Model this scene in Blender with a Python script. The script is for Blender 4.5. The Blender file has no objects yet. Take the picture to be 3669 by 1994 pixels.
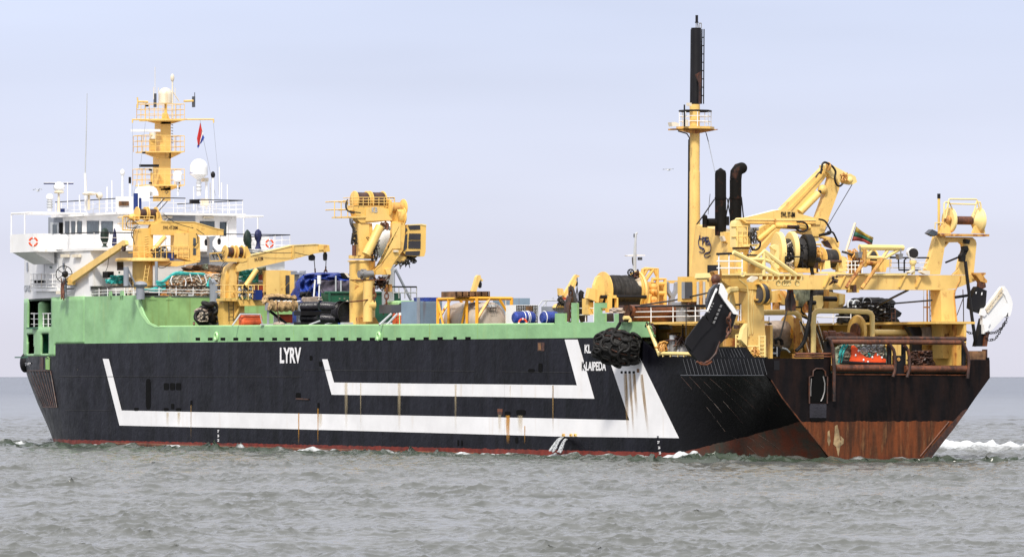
import bpy, math, random
import numpy as np
from math import sin, cos, pi, radians, sqrt, atan2
from mathutils import Vector, Matrix

S = bpy.context.scene
COL = S.collection
R = random.Random(7)

# ------------------------------------------------------------------ camera
# ship axes: X aft (+), Y starboard (+), Z up, waterline z = 0, transom at X = 0
CAM = Vector((342.42, -224.37, 5.848)); AL = 0.517928; F = 21098.3
CXP, HZP = 1834.5, 1349.0
DV = Vector((-cos(AL), sin(AL), 0)); RV = Vector((sin(AL), cos(AL), 0)); UP = Vector((0, 0, 1))
cd = bpy.data.cameras.new("camera"); cam = bpy.data.objects.new("camera", cd); COL.objects.link(cam)
cd.sensor_width = 36; cd.lens = F / 3669 * 36; cd.shift_y = (HZP - 997) / 3669
cd.clip_start = 1; cd.clip_end = 200000
cam.matrix_world = Matrix.Translation(CAM) @ Matrix((RV, UP, -DV)).transposed().to_4x4()
S.camera = cam

# ------------------------------------------------------------------ world, sun, exposure
SUN_EL, SUN_DIR = radians(48), Vector((0.74, -0.67, 0))
w = bpy.data.worlds.new("World"); S.world = w; w.use_nodes = True
nt = w.node_tree; N = nt.nodes; L = nt.links
bg = N["Background"]; sky = N.new("ShaderNodeTexSky"); sky.sky_type = 'NISHITA'; sky.sun_disc = False
sky.sun_elevation = SUN_EL; sky.sun_rotation = atan2(SUN_DIR.x, SUN_DIR.y)
sky.air_density = 1.0; sky.dust_density = 1.5; sky.ozone_density = 2.0
# high thin overcast veil laid over the clear sky
tc = N.new("ShaderNodeTexCoord"); sp = N.new("ShaderNodeSeparateXYZ"); L.new(tc.outputs['Generated'], sp.inputs[0])
rp = N.new("ShaderNodeValToRGB"); L.new(sp.outputs['Z'], rp.inputs[0])
e = rp.color_ramp.elements
e[0].position = 0.0; e[0].color = (7.2, 7.1, 8.1, 1)
e[1].position = 1.0; e[1].color = (12.0, 12.0, 12.6, 1)
for p_, c_ in ((0.006, (7.4, 7.3, 8.4, 1)), (0.03, (7.3, 7.6, 9.1, 1)), (0.062, (6.8, 7.45, 9.5, 1)), (0.12, (8.0, 8.1, 9.3, 1)), (0.22, (9.2, 9.3, 10.2, 1)), (0.5, (10.5, 10.5, 11.2, 1))):
    q_ = e.new(p_); q_.color = c_
nz = N.new("ShaderNodeTexNoise"); nz.inputs['Scale'].default_value = 7; nz.inputs['Detail'].default_value = 3; nz.inputs['Roughness'].default_value = 0.45
mp = N.new("ShaderNodeMapping"); mp.inputs['Scale'].default_value = (1, 1, 7); L.new(tc.outputs['Generated'], mp.inputs[0]); L.new(mp.outputs[0], nz.inputs[0])
mr = N.new("ShaderNodeMapRange"); mr.inputs[1].default_value = 0.3; mr.inputs[2].default_value = 0.7; mr.inputs[3].default_value = 0.94; mr.inputs[4].default_value = 1.06; L.new(nz.outputs[0], mr.inputs[0])
mu = N.new("ShaderNodeVectorMath"); mu.operation = 'SCALE'; L.new(rp.outputs[0], mu.inputs[0]); L.new(mr.outputs[0], mu.inputs['Scale'])
mx = N.new("ShaderNodeMix"); mx.data_type = 'RGBA'; mx.inputs[0].default_value = 0.93
L.new(sky.outputs[0], mx.inputs[6]); L.new(mu.outputs[0], mx.inputs[7]); L.new(mx.outputs[2], bg.inputs[0])
bg.inputs[1].default_value = 0.088
w.cycles.sampling_method = 'MANUAL'; w.cycles.sample_map_resolution = 2048
ld = bpy.data.lights.new("sun", 'SUN'); sun = bpy.data.objects.new("sun", ld); COL.objects.link(sun)
ld.energy = 3.3; ld.angle = radians(9); ld.color = (1.0, 0.95, 0.86)
sd = Vector((SUN_DIR.x * cos(SUN_EL), SUN_DIR.y * cos(SUN_EL), sin(SUN_EL))).normalized()
sun.rotation_euler = sd.to_track_quat('Z', 'Y').to_euler()
S.view_settings.view_transform = 'Standard'; S.view_settings.look = 'None'
S.view_settings.exposure = 0.27; S.view_settings.gamma = 1
S.render.engine = 'CYCLES'; S.cycles.use_denoising = True; S.cycles.denoising_prefilter = 'ACCURATE'; S.cycles.use_adaptive_sampling = False; S.cycles.max_bounces = 6
S.cycles.sample_clamp_indirect = 4

# ------------------------------------------------------------------ where things are: a measured point of the photo on a ship plane
ZT = {'F': (0, 0, 1), 'Z1': (0, 560, 2.5), 'Z2': (400, 230, 2.857), 'Z3': (640, 780, 3.182), 'Z4': (1150, 660, 2.5), 'Z5': (1800, 820, 3.5),
      'R1': (2350, 0, 2.693), 'R2': (2380, 500, 2.8), 'R3': (2100, 880, 2.8), 'R4': (2500, 780, 2.545), 'R5': (3000, 640, 2.333), 'R6': (2800, 1000, 3.5),
      'H1': (60, 1050, 2.456), 'H2': (700, 1180, 2.8), 'H3': (1500, 1180, 2.8), 'H4': (2100, 1200, 2.692), 'H5': (2850, 1180, 2.692), 'H6': (0, 1300, 3.5),
      'Q1': (300, 900, 4.954), 'Q2': (1100, 960, 6.3625), 'Q3': (2080, 940, 5.8325), 'Q4': (2350, 1120, 5.384), 'Q5': (2740, 960, 4.118),
      'Q6': (820, 980, 5.8545), 'Q7': (3200, 1000, 4.375)}
def at(z, x, y, X=None, Y=None, Z=None):
    ox, oy, s = ZT[z]; px = ox + x / s; py = oy + y / s
    D = DV * F + RV * (px - CXP) + UP * (HZP - py)
    if X is not None: t = (X - CAM.x) / D.x
    elif Y is not None: t = (Y - CAM.y) / D.y
    else: t = (Z - CAM.z) / D.z
    return CAM + D * t
def proj(P):
    v = Vector(P) - CAM; d = v.dot(DV)
    return CXP + F * v.dot(RV) / d, HZP - F * v.z / d
def ppm(P): return F / (Vector(P) - CAM).dot(DV)

# ------------------------------------------------------------------ materials
def mat(name, col, rough=0.5, rust=0.0, rustcol=(0.16, 0.05, 0.015), streak=0.0, streakcol=None, var=0.1, bump=0.0, metal=0.0, sc=1.0, coat=0.0, spec=0.5, extra=None):
    m = bpy.data.materials.new(name); m.use_nodes = True
    nt = m.node_tree; N = nt.nodes; L = nt.links; b = N["Principled BSDF"]
    b.inputs['Roughness'].default_value = rough; b.inputs['Metallic'].default_value = metal
    b.inputs['Specular IOR Level'].default_value = spec; b.inputs['Coat Weight'].default_value = coat
    tc = N.new("ShaderNodeTexCoord")
    def noise(scale, det=4, v=(1, 1, 1), r=0.6):
        mp = N.new("ShaderNodeMapping"); mp.inputs['Scale'].default_value = v; L.new(tc.outputs['Object'], mp.inputs[0])
        n = N.new("ShaderNodeTexNoise"); n.inputs['Scale'].default_value = scale; n.inputs['Detail'].default_value = det; n.inputs['Roughness'].default_value = r
        L.new(mp.outputs[0], n.inputs[0]); return n.outputs[0]
    def rng(src, a, b_, c=0.0, d=1.0):
        r = N.new("ShaderNodeMapRange"); r.inputs[1].default_value = a; r.inputs[2].default_value = b_; r.inputs[3].default_value = c; r.inputs[4].default_value = d
        L.new(src, r.inputs[0]); return r.outputs[0]
    def mix(fac, a, b_):
        x = N.new("ShaderNodeMix"); x.data_type = 'RGBA'
        if isinstance(fac, float): x.inputs[0].default_value = fac
        else: L.new(fac, x.inputs[0])
        for i, q in ((6, a), (7, b_)):
            if isinstance(q, tuple): x.inputs[i].default_value = (*q, 1)
            else: L.new(q, x.inputs[i])
        return x.outputs[2]
    c = tuple(col)
    dark = tuple(v * (1 - var * 2.2) for v in c); lite = tuple(min(1, v * (1 + var)) for v in c)
    out = mix(rng(noise(0.45 * sc, 5), 0.32, 0.68), dark, lite)
    if extra: out = extra(N, L, tc, noise, rng, mix, out)
    if streak:
        out = mix(rng(noise(2.2 * sc, 3, (1, 1, 0.07)), 0.66 - 0.25 * streak, 0.86 - 0.2 * streak, 0, 0.75), out, streakcol or rustcol)
    if rust:
        n1 = rng(noise(1.6 * sc, 8, (1, 1, 0.6), 0.7), 0.72 - 0.35 * rust, 0.80 - 0.3 * rust)
        out = mix(n1, out, rustcol)
    L.new(out, b.inputs['Base Color'])
    L.new(rng(noise(1.1 * sc, 4), 0.3, 0.7, max(0.02, rough - 0.1), min(1, rough + 0.12)), b.inputs['Roughness'])
    if bump:
        bp = N.new("ShaderNodeBump"); bp.inputs['Strength'].default_value = bump; bp.inputs['Distance'].default_value = 0.1
        L.new(noise(2.5 * sc, 6), bp.inputs['Height']); L.new(bp.outputs[0], b.inputs['Normal'])
    return m

YEL = (0.80, 0.50, 0.135)
M = {}
M['yel'] = mat('yellow_paint', (0.82, 0.52, 0.14), 0.45, rust=0.42, rustcol=(0.46, 0.21, 0.05), streak=0.3, streakcol=(0.5, 0.24, 0.05), var=0.08)
M['yelc'] = mat('cream_yellow_paint', (0.845, 0.565, 0.18), 0.45, rust=0.4, rustcol=(0.52, 0.27, 0.08), streak=0.3, streakcol=(0.55, 0.28, 0.07), var=0.07)
M['yelb'] = mat('pale_yellow_pipe_paint', (0.87, 0.67, 0.27), 0.45, rust=0.15, rustcol=(0.32, 0.12, 0.03), var=0.06)
M['yelr'] = mat('rusty_yellow_paint', (0.68, 0.36, 0.09), 0.55, rust=0.55, rustcol=(0.24, 0.07, 0.018), streak=0.6, var=0.15)
M['tank_yel'] = mat('golden_yellow_paint', (0.82, 0.38, 0.02), 0.4, rust=0.2, rustcol=(0.3, 0.1, 0.01), var=0.07)
M['white'] = mat('white_paint', (0.82, 0.81, 0.80), 0.4, rust=0.0, streak=0.22, streakcol=(0.62, 0.52, 0.38), var=0.04)
M['white2'] = mat('clean_white_gelcoat', (0.84, 0.84, 0.84), 0.3, var=0.03)
M['offwhite'] = mat('aged_cream_white', (0.78, 0.70, 0.56), 0.4, streak=0.5, streakcol=(0.6, 0.42, 0.2), var=0.06)
def stripe_extra(N, L, tc, noise, rng, mix, out):
    a = rng(noise(1.3, 4, (1, 1, 0.05)), 0.56, 0.72, 0, 0.45)
    b = rng(noise(0.5, 3, (1, 1, 0.6)), 0.4, 0.75)
    mu = N.new("ShaderNodeMath"); mu.operation = 'MULTIPLY'; L.new(a, mu.inputs[0]); L.new(b, mu.inputs[1])
    return mix(mu.outputs[0], out, (0.55, 0.36, 0.14))
M['stripe'] = mat('white_hull_paint', (0.84, 0.83, 0.84), 0.4, var=0.04, extra=stripe_extra)
M['green'] = mat('light_green_paint', (0.27, 0.50, 0.235), 0.42, rust=0.12, rustcol=(0.30, 0.36, 0.14), streak=0.3, streakcol=(0.33, 0.47, 0.2), var=0.1, bump=0.2)
M['green2'] = mat('weathered_olive_green_paint', (0.27, 0.46, 0.17), 0.5, rust=0.2, streak=0.5, streakcol=(0.2, 0.25, 0.06), var=0.13)
M['greenedge'] = mat('fresh_green_edge_paint', (0.42, 0.72, 0.33), 0.4, var=0.04)
M['dgreen'] = mat('dark_green_skip_paint', (0.012, 0.10, 0.05), 0.35, rust=0.25, streak=0.4, streakcol=(0.05, 0.09, 0.05), var=0.2)
M['black'] = mat('black_paint', (0.008, 0.0072, 0.009), 0.5, var=0.2, spec=0.3, rust=0.1, rustcol=(0.05, 0.02, 0.01))
M['dark'] = mat('dark_opening', (0.004, 0.004, 0.004), 0.8, var=0.1, spec=0.1)
M['soot'] = mat('sooty_black_pipe', (0.005, 0.004, 0.0035), 0.75, rust=0.45, rustcol=(0.05, 0.018, 0.01), var=0.2, spec=0.2)
M['rubber'] = mat('black_rubber', (0.009, 0.0082, 0.008), 0.55, var=0.3, bump=0.5, spec=0.3, rust=0.12, rustcol=(0.07, 0.05, 0.04), sc=2)
M['plastic'] = mat('black_plastic_sheet', (0.022, 0.02, 0.026), 0.3, var=0.25, rust=0.12, rustcol=(0.1, 0.07, 0.06), bump=0.35, sc=2)
M['rope_blk'] = mat('black_tarred_rope', (0.03, 0.026, 0.024), 0.7, var=0.35, sc=4)
M['cable'] = mat('dark_cable', (0.03, 0.025, 0.02), 0.5, var=0.2)
M['rust'] = mat('rusty_steel', (0.13, 0.045, 0.022), 0.5, rust=0.6, rustcol=(0.20, 0.06, 0.022), var=0.35, sc=2, streak=0.4, streakcol=(0.05, 0.02, 0.015))
M['rustd'] = mat('dark_rusty_steel', (0.055, 0.025, 0.018), 0.5, rust=0.6, rustcol=(0.11, 0.035, 0.015), var=0.4, sc=2)
M['grey'] = mat('grey_paint', (0.27, 0.29, 0.33), 0.45, rust=0.2, var=0.1)
M['lgrey'] = mat('light_grey_paint', (0.48, 0.5, 0.52), 0.45, rust=0.12, var=0.08)
M['dgrey'] = mat('dark_grey_paint', (0.07, 0.075, 0.09), 0.45, rust=0.15, var=0.15)
M['blugrey'] = mat('blue_grey_container_paint', (0.23, 0.31, 0.40), 0.4, rust=0.12, var=0.08, streak=0.2)
M['steel'] = mat('dull_steel', (0.35, 0.34, 0.33), 0.4, metal=0.6, rust=0.35, var=0.15)
M['tank'] = mat('beige_tank_cladding', (0.50, 0.43, 0.36), 0.4, var=0.1, streak=0.45, streakcol=(0.3, 0.23, 0.17))
M['blue'] = mat('blue_tarpaulin', (0.014, 0.045, 0.30), 0.4, var=0.3, bump=0.9, sc=3)
M['bluep'] = mat('blue_plastic', (0.01, 0.03, 0.16), 0.35, var=0.1)
M['orange'] = mat('orange_sheeting', (0.62, 0.10, 0.025), 0.6, var=0.25, bump=0.6, sc=2)
M['orange2'] = mat('bright_orange_cloth', (0.85, 0.085, 0.012), 0.55, var=0.15, bump=0.3, sc=2)
M['redor'] = mat('red_orange_paint', (0.42, 0.06, 0.02), 0.45, var=0.2)
M['glass'] = mat('dark_window_glass', (0.05, 0.07, 0.08), 0.06, var=0.3, spec=0.9)
M['glassb'] = mat('smoked_cab_glass', (0.025, 0.02, 0.018), 0.08, var=0.3, spec=0.8)
M['teal'] = mat('teal_rope', (0.05, 0.45, 0.42), 0.8, var=0.25, sc=4)
M['cream'] = mat('cream_rope', (0.62, 0.53, 0.42), 0.85, var=0.35, sc=4)
M['netg'] = mat('grey_green_netting', (0.30, 0.33, 0.24), 0.9, var=0.35, sc=4)
M['brownnet'] = mat('brown_netting', (0.24, 0.14, 0.075), 0.9, var=0.4, bump=1.0, sc=5)
M['nettie'] = mat('orange_brown_netting', (0.55, 0.24, 0.06), 0.9, var=0.35, sc=4)
M['canvas'] = mat('grey_brown_canvas', (0.42, 0.34, 0.28), 0.85, var=0.2, bump=0.3, sc=3, streak=0.4, streakcol=(0.2, 0.14, 0.11))
M['fur'] = mat('tan_chafing_fibre', (0.55, 0.36, 0.17), 0.95, var=0.4, bump=1.0, sc=8)
M['wood'] = mat('weathered_wood', (0.22, 0.11, 0.05), 0.8, var=0.35, sc=3, streak=0.4, streakcol=(0.5, 0.3, 0.1))
M['deck'] = mat('green_grey_deck', (0.09, 0.12, 0.09), 0.7, rust=0.3, var=0.2)
M['netmesh'] = mat('violet_grey_netting', (0.10, 0.085, 0.12), 0.9, var=0.35, sc=2)
M['red'] = mat('red_cloth', (0.5, 0.02, 0.02), 0.7, var=0.1)
M['flagb'] = mat('blue_cloth', (0.02, 0.05, 0.32), 0.7, var=0.1)
M['flagw'] = mat('white_cloth', (0.75, 0.75, 0.75), 0.7, var=0.05)
M['flagy'] = mat('yellow_cloth', (0.30, 0.21, 0.025), 0.7, var=0.1)
M['flagg'] = mat('green_cloth', (0.008, 0.085, 0.05), 0.7, var=0.1)
M['flagr'] = mat('dull_red_cloth', (0.22, 0.025, 0.02), 0.7, var=0.1)
M['dgcloth'] = mat('dark_green_cloth', (0.008, 0.03, 0.02), 0.5, var=0.3, bump=0.6, sc=3)
M['dbcloth'] = mat('dark_blue_cloth', (0.012, 0.018, 0.10), 0.5, var=0.3, bump=0.6, sc=3)
M['skin'] = mat('skin', (0.35, 0.17, 0.10), 0.6, var=0.1)
M['navy'] = mat('navy_workwear', (0.012, 0.014, 0.03), 0.8, var=0.2)

# ------------------------------------------------------------------ mesh builder
class MB:
    def __init__(s, z='F', X=None, Y=None):
        s.v = []; s.f = []; s.z = z; s.X = X; s.Y = Y
    def P(s, q):
        if isinstance(q, Vector): return q
        if len(q) == 3: return at(s.z, q[0], q[1], X=q[2]) if s.X is not None else at(s.z, q[0], q[1], Y=q[2])
        return at(s.z, q[0], q[1], X=s.X) if s.X is not None else at(s.z, q[0], q[1], Y=s.Y)
    def add(s, vs, fs):
        o = len(s.v); s.v += [Vector(v) for v in vs]; s.f += [tuple(i + o for i in f) for f in fs]; return s
    def prism(s, pts, vec):
        n = len(pts); pts = [s.P(p) for p in pts]; vec = Vector(vec)
        nn = Vector((0, 0, 0))
        for i in range(n): nn += pts[i].cross(pts[(i + 1) % n])
        if nn.dot(vec) > 0: pts = pts[::-1]
        fs = [tuple(range(n)), tuple(range(2 * n - 1, n - 1, -1))]
        fs += [(i, i + n, (i + 1) % n + n, (i + 1) % n) for i in range(n)]
        return s.add(pts + [p + vec for p in pts], fs)
    def poly(s, pts, th):
        return s.prism(pts, (-th, 0, 0) if s.X is not None else (0, th, 0))
    def rect(s, x0, y0, x1, y1, th): return s.poly([(x0, y0), (x1, y0), (x1, y1), (x0, y1)], th)
    def box(s, x0, x1, y0, y1, z0, z1):
        return s.prism([Vector((x0, y0, z0)), Vector((x1, y0, z0)), Vector((x1, y1, z0)), Vector((x0, y1, z0))], (0, 0, z1 - z0))
    def tube(s, pts, r, n=6, closed=False):
        pts = [s.P(p) for p in pts]; m = len(pts); vs = []; prev = None
        for i, p in enumerate(pts):
            if closed: t = pts[(i + 1) % m] - pts[i - 1]
            else: t = pts[min(i + 1, m - 1)] - pts[max(i - 1, 0)]
            if t.length < 1e-9: t = Vector((0, 0, 1))
            t.normalize()
            a = prev if prev is not None else (Vector((0, 0, 1)) if abs(t.z) < 0.9 else Vector((1, 0, 0)))
            u = a - t * a.dot(t)
            if u.length < 1e-6: u = t.orthogonal()
            u.normalize(); v = t.cross(u); prev = u
            rr = r[i] if isinstance(r, (list, tuple)) else r
            vs += [p + (u * cos(2 * pi * k / n) + v * sin(2 * pi * k / n)) * rr for k in range(n)]
        fs = []
        for i in range(m if closed else m - 1):
            j = (i + 1) % m
            for k in range(n): fs.append((i * n + k, i * n + (k + 1) % n, j * n + (k + 1) % n, j * n + k))
        if not closed: fs += [tuple(range(n - 1, -1, -1)), tuple((m - 1) * n + k for k in range(n))]
        return s.add(vs, fs)
    def lathe(s, p0, ax, prof, n=24, ang=None):
        p0 = s.P(p0); ax = Vector(ax).normalized(); u = ax.orthogonal().normalized(); v = ax.cross(u); vs = []
        for t, r in prof: vs += [p0 + ax * t + (u * cos(2 * pi * k / n) + v * sin(2 * pi * k / n)) * r for k in range(n)]
        fs = []
        for i in range(len(prof) - 1):
            for k in range(n): fs.append((i * n + k, i * n + (k + 1) % n, (i + 1) * n + (k + 1) % n, (i + 1) * n + k))
        fs += [tuple(range(n - 1, -1, -1)), tuple((len(prof) - 1) * n + k for k in range(n))]
        return s.add(vs, fs)
    def cyl(s, p0, p1, r0, r1=None, n=16):
        p0 = s.P(p0); p1 = s.P(p1); return s.lathe(p0, p1 - p0, [(0, r0), ((p1 - p0).length, r0 if r1 is None else r1)], n)
    def vcol(s, xl, xr, yt, yb, n=24, xl2=None, xr2=None):
        # upright round column between pixel edges xl, xr, top yt, foot yb
        c = s.P(((xl + xr) / 2, yb)); zt = s.P(((xl + xr) / 2, yt)).z; k = ppm(c) * ZT[s.z][2]
        r = (xr - xl) / 2 / k; r2 = r if xl2 is None else (xr2 - xl2) / 2 / k
        return s.lathe(c, (0, 0, 1), [(0, r), (zt - c.z, r2)], n)
    def ell(s, c, rx, ry, rz, n=16, m=10, jit=0.0, lo=-1.0):
        c = s.P(c); vs = []; fs = []
        for i in range(m + 1):
            a = -pi / 2 + pi * i / m
            for k in range(n):
                b = 2 * pi * k / n; j = 1 + (R.uniform(-jit, jit) if 0 < i < m else 0)
                vs.append(c + Vector((rx * cos(a) * cos(b) * j, ry * cos(a) * sin(b) * j, rz * max(sin(a), lo) * j)))
        for i in range(m):
            for k in range(n): fs.append((i * n + k, i * n + (k + 1) % n, (i + 1) * n + (k + 1) % n, (i + 1) * n + k))
        return s.add(vs, fs)
    def torus(s, c, ax, R1, r, n=18, m=8, sq=None):
        c = s.P(c); ax = Vector(ax).normalized(); u = ax.orthogonal().normalized(); v = ax.cross(u)
        return s.tube([c + (u * cos(2 * pi * k / n) + v * sin(2 * pi * k / n)) * R1 for k in range(n)], r, m, True)
    def chain(s, pts, link=0.34, r=0.035):
        pts = [s.P(p) for p in pts]; d = 0; k = 0
        tot = sum((pts[i + 1] - pts[i]).length for i in range(len(pts) - 1)); m = max(2, int(tot / (link * 0.72)))
        for q in range(m):
            t0 = (q + 0.5) / m * tot; acc = 0
            for i in range(len(pts) - 1):
                l = (pts[i + 1] - pts[i]).length
                if acc + l >= t0: break
                acc += l
            dr = (pts[i + 1] - pts[i]).normalized(); c = pts[i] + dr * (t0 - acc)
            o = dr.cross(Vector((0.5, -0.4, 0.3)) if q % 2 else Vector((0.3, 0.8, 0.2))).normalized()
            h = link / 2; wd = link * 0.28
            s.tube([c + dr * h + o * wd * 0.5, c + dr * h * 0.5 + o * wd, c - dr * h * 0.5 + o * wd, c - dr * h + o * wd * 0.5, c - dr * h - o * wd * 0.5, c - dr * h * 0.5 - o * wd, c + dr * h * 0.5 - o * wd, c + dr * h - o * wd * 0.5], r, 4, True)
        return s
    def build(s, name, m, parent=None, smooth=True, label=None, kind=None, ang=38):
        me = bpy.data.meshes.new(name); off = parent_loc(parent)
        me.from_pydata([v - off for v in s.v], [], s.f)
        me.validate(); me.materials.append(M[m] if isinstance(m, str) else m)
        if smooth:
            me.shade_smooth(); me.set_sharp_from_angle(angle=radians(ang))
        o = bpy.data.objects.new(name, me); COL.objects.link(o)
        if parent: o.parent = parent
        if label: o['label'] = label
        if kind: o['kind'] = kind
        return o
def parent_loc(p):
    v = Vector((0, 0, 0))
    while p is not None: v += p.location; p = p.parent
    return v
def thing(name, label, cat, loc=(0, 0, 0), group=None):
    o = bpy.data.objects.new(name, None); COL.objects.link(o); o.location = loc; o.empty_display_size = 0.2
    o['label'] = label; o['category'] = cat
    if group: o['group'] = group
    return o
def tag(o, label, cat, group=None):
    o['label'] = label; o['category'] = cat
    if group: o['group'] = group
    # move the origin to the foot of the mesh
    vs = np.array([v.co for v in o.data.vertices]); c = Vector(((vs[:, 0].min() + vs[:, 0].max()) / 2, (vs[:, 1].min() + vs[:, 1].max()) / 2, vs[:, 2].min()))
    o.data.transform(Matrix.Translation(-c)); o.location = c
    return o
def text(s, name, m, parent, o, xd, h, wd, th=0.02, bold=0.02, zd=(0, 0, 1), label=None):
    cu = bpy.data.curves.new(name, 'FONT'); cu.body = s; cu.extrude = 0.5; cu.offset = bold; cu.size = 1
    t = bpy.data.objects.new('tmp', cu); COL.objects.link(t); bpy.context.view_layer.update()
    me = bpy.data.meshes.new_from_object(t); bpy.data.objects.remove(t); bpy.data.curves.remove(cu)
    co = np.array([v.co for v in me.vertices]); a = co.min(0); b = co.max(0)
    xd = Vector(xd).normalized(); zd = Vector(zd).normalized(); nd = xd.cross(zd).normalized(); off = parent_loc(parent)
    for v in me.vertices:
        q = v.co; v.co = Vector(o) + xd * ((q.x - a[0]) / (b[0] - a[0]) * wd) + zd * ((q.y - a[1]) / (b[1] - a[1]) * h) + nd * (q.z * th) - off
    me.materials.append(M[m]); ob = bpy.data.objects.new(name, me); COL.objects.link(ob); ob.parent = parent
    if label: ob['label'] = label
    return ob
# ------------------------------------------------------------------ sea
def make_sea():
    hf = radians(7.0)
    fine = np.linspace(-hf, hf, 560)
    coarse = np.linspace(hf, 2 * pi - hf, 50)[1:-1]
    th = np.concatenate([fine, coarse]); ncol = len(th)
    r = [3.0]
    while r[-1] < 150: r.append(r[-1] * 1.35)
    r[-1] = 150.0
    while r[-1] < 640: r.append(r[-1] + max(0.11, r[-1] * 0.00062))
    while r[-1] < 2500: r.append(r[-1] * (1.00062 + .004 * min(1, (r[-1] - 640) / 900)))
    while r[-1] < 150000: r.append(r[-1] * 1.5)
    r = np.array(r); nr = len(r)
    base = atan2(DV.y, DV.x)
    T, Rr = np.meshgrid(base - th, r)
    x = CAM.x + Rr * np.cos(T); y = CAM.y + Rr * np.sin(T)
    h = np.zeros_like(x); dx = np.zeros_like(x); dy = np.zeros_like(x)
    g = np.random.RandomState(5)
    fade = np.clip((2300 - Rr) / 1500, 0, 1) * np.clip(Rr / 60, 0, 1)
    WD = atan2(RV.y, RV.x) + 0.9
    for i in range(190):
        lam = 0.32 * (4.5 / 0.32) ** g.rand() if i < 165 else 5 + 9 * g.rand()
        a = 0.0049 * lam ** 0.72 * (0.5 + g.rand()) if i < 165 else 0.0045 * (0.6 + g.rand())
        d = WD + g.normal(0, 0.8 if i < 165 else 0.3); k = 2 * pi / lam; ph = g.rand() * 2 * pi
        f_ = fade * np.clip(lam / (np.maximum(0.0006 * Rr, .1) + 0.004 * np.clip(Rr - 640, 0, 900) / 900 * Rr) / 2 - .6, 0, 1)
        arg = k * (cos(d) * x + sin(d) * y) + ph
        h += np.cos(arg) * a * f_; s_ = np.sin(arg) * a * f_ * 1.2
        dx -= s_ * cos(d); dy -= s_ * sin(d)
    # gusts: patches of rougher and calmer water
    gm = 1 + 0.45 * np.sin(x * 0.21 + 2 * np.sin(y * 0.05)) * np.sin(y * 0.17 - x * 0.04 + 1) + 0.25 * np.sin(x * .9 + y * .5) * np.sin(y * .7 - x * .3)
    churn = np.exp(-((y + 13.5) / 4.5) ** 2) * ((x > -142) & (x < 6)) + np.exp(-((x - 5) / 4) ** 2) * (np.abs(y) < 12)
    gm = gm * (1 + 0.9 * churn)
    h *= gm; dx *= gm; dy *= gm
    # disturbed water round the hull, wake foam behind
    foam = np.zeros_like(x)
    side = np.exp(-((y + 10.6) / 1.1) ** 2) * ((x > -132) & (x < -4))
    h += side * (0.10 + 0.09 * np.sin(x * 0.55 + 1.3 * np.sin(x * 0.21)) + 0.07 * np.sin(x * 1.9 + 2 * np.sin(x * .7)) + 0.05 * np.sin(x * 4.7 + y))
    def blob(px0, px1, py0, py1, Z=0.0):
        a = at('F', (px0 + px1) / 2, py1, Z=Z); b_ = at('F', (px0 + px1) / 2, py0, Z=Z); l = at('F', px0, (py0 + py1) / 2, Z=Z); r_ = at('F', px1, (py0 + py1) / 2, Z=Z)
        c = (a + b_) / 2; ww = (r_ - l).length / 2; dd = (b_ - a).length / 2
        u = (x - c.x) * RV.x + (y - c.y) * RV.y; v_ = (x - c.x) * DV.x + (y - c.y) * DV.y
        return np.exp(-((u / ww) ** 2 + (v_ / dd) ** 2) ** 1.3)
    n1 = np.sin(x * 2.1 + 3 * np.sin(y * 0.7)) * np.sin(y * 1.7 + 2 * np.sin(x * 0.9)); 
    foam += side * np.clip(0.38 + 0.5 * np.sin(x * 0.35 + 2) * np.sin(x * 0.13 + .5) + 0.3 * n1, 0, 1) * 1.2
    # stern quarter wash along the counter
    st = np.exp(-((x - 1.5) / 1.2) ** 2) * (np.abs(y) < 5.5)
    h += st * (0.18 + 0.1 * np.sin(y * 2.3)); foam += st * np.clip(0.3 + 0.5 * np.sin(y * 1.7), 0, 1) * 0.8
    # breaking wake spreading out beyond the starboard quarter
    A = at('F', 3300, 1620, Z=0); B = at('F', 3480, 1619, Z=0); C2 = at('F', 4300, 1630, Z=0)
    def ridge(P, Q, wd):  # crest line
        d = (Q - P); l = d.length; d = d / l; n_ = Vector((-d.y, d.x, 0))
        u = (x - P.x) * d.x + (y - P.y) * d.y; v_ = (x - P.x) * n_.x + (y - P.y) * n_.y
        return np.exp(-(v_ / wd) ** 2) * np.clip((u + 4) / 4, 0, 1) * np.clip((l + 4 - u) / 4, 0, 1)
    rd = np.maximum(ridge(A, B, 15), ridge(B, C2, 8))
    n2 = np.sin(x * 1.1 + 2 * np.sin(y * .5)) * .5 + np.sin(x * 3.3 + y * 1.7) * .3 + np.sin(y * 5.1 - x * 2.3) * .2
    h += rd * np.clip(0.5 + 0.4 * n2 + .15 * n1, 0, 2); foam += rd * (0.8 + .25 * n2)
    foam += blob(1950, 2090, 1618, 1638) * 1.1 + blob(2100, 2250, 1622, 1644) * 1.2 + blob(2390, 2470, 1632, 1652) * 0.9
    h += blob(1950, 2090, 1618, 1638) * 0.25 + blob(2100, 2250, 1622, 1644) * 0.3 + blob(2390, 2480, 1632, 1655) * 0.3
    foam += blob(200, 420, 1572, 1592) * 1.0; h += blob(180, 420, 1570, 1592) * 0.35
    foam += blob(3480, 3620, 1436, 1439) * 0.5 + blob(2720, 2900, 1640, 1655) * .5
    h += 0.35 * blob(2470, 2900, 1632, 1662)
    h = np.where(Rr > 2500, 0, h)
    V = np.stack([x + dx, y + dy, h], -1).reshape(-1, 3)
    V[np.repeat(r > 2500, ncol), 2] = 0
    idx = np.arange(nr * ncol).reshape(nr, ncol)
    a = idx[:-1, :]; b_ = np.roll(idx, -1, 1)[:-1, :]; c = np.roll(idx, -1, 1)[1:, :]; d = idx[1:, :]
    Fq = np.stack([a, d, c, b_], -1).reshape(-1, 4)
    me = bpy.data.meshes.new("sea")
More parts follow.
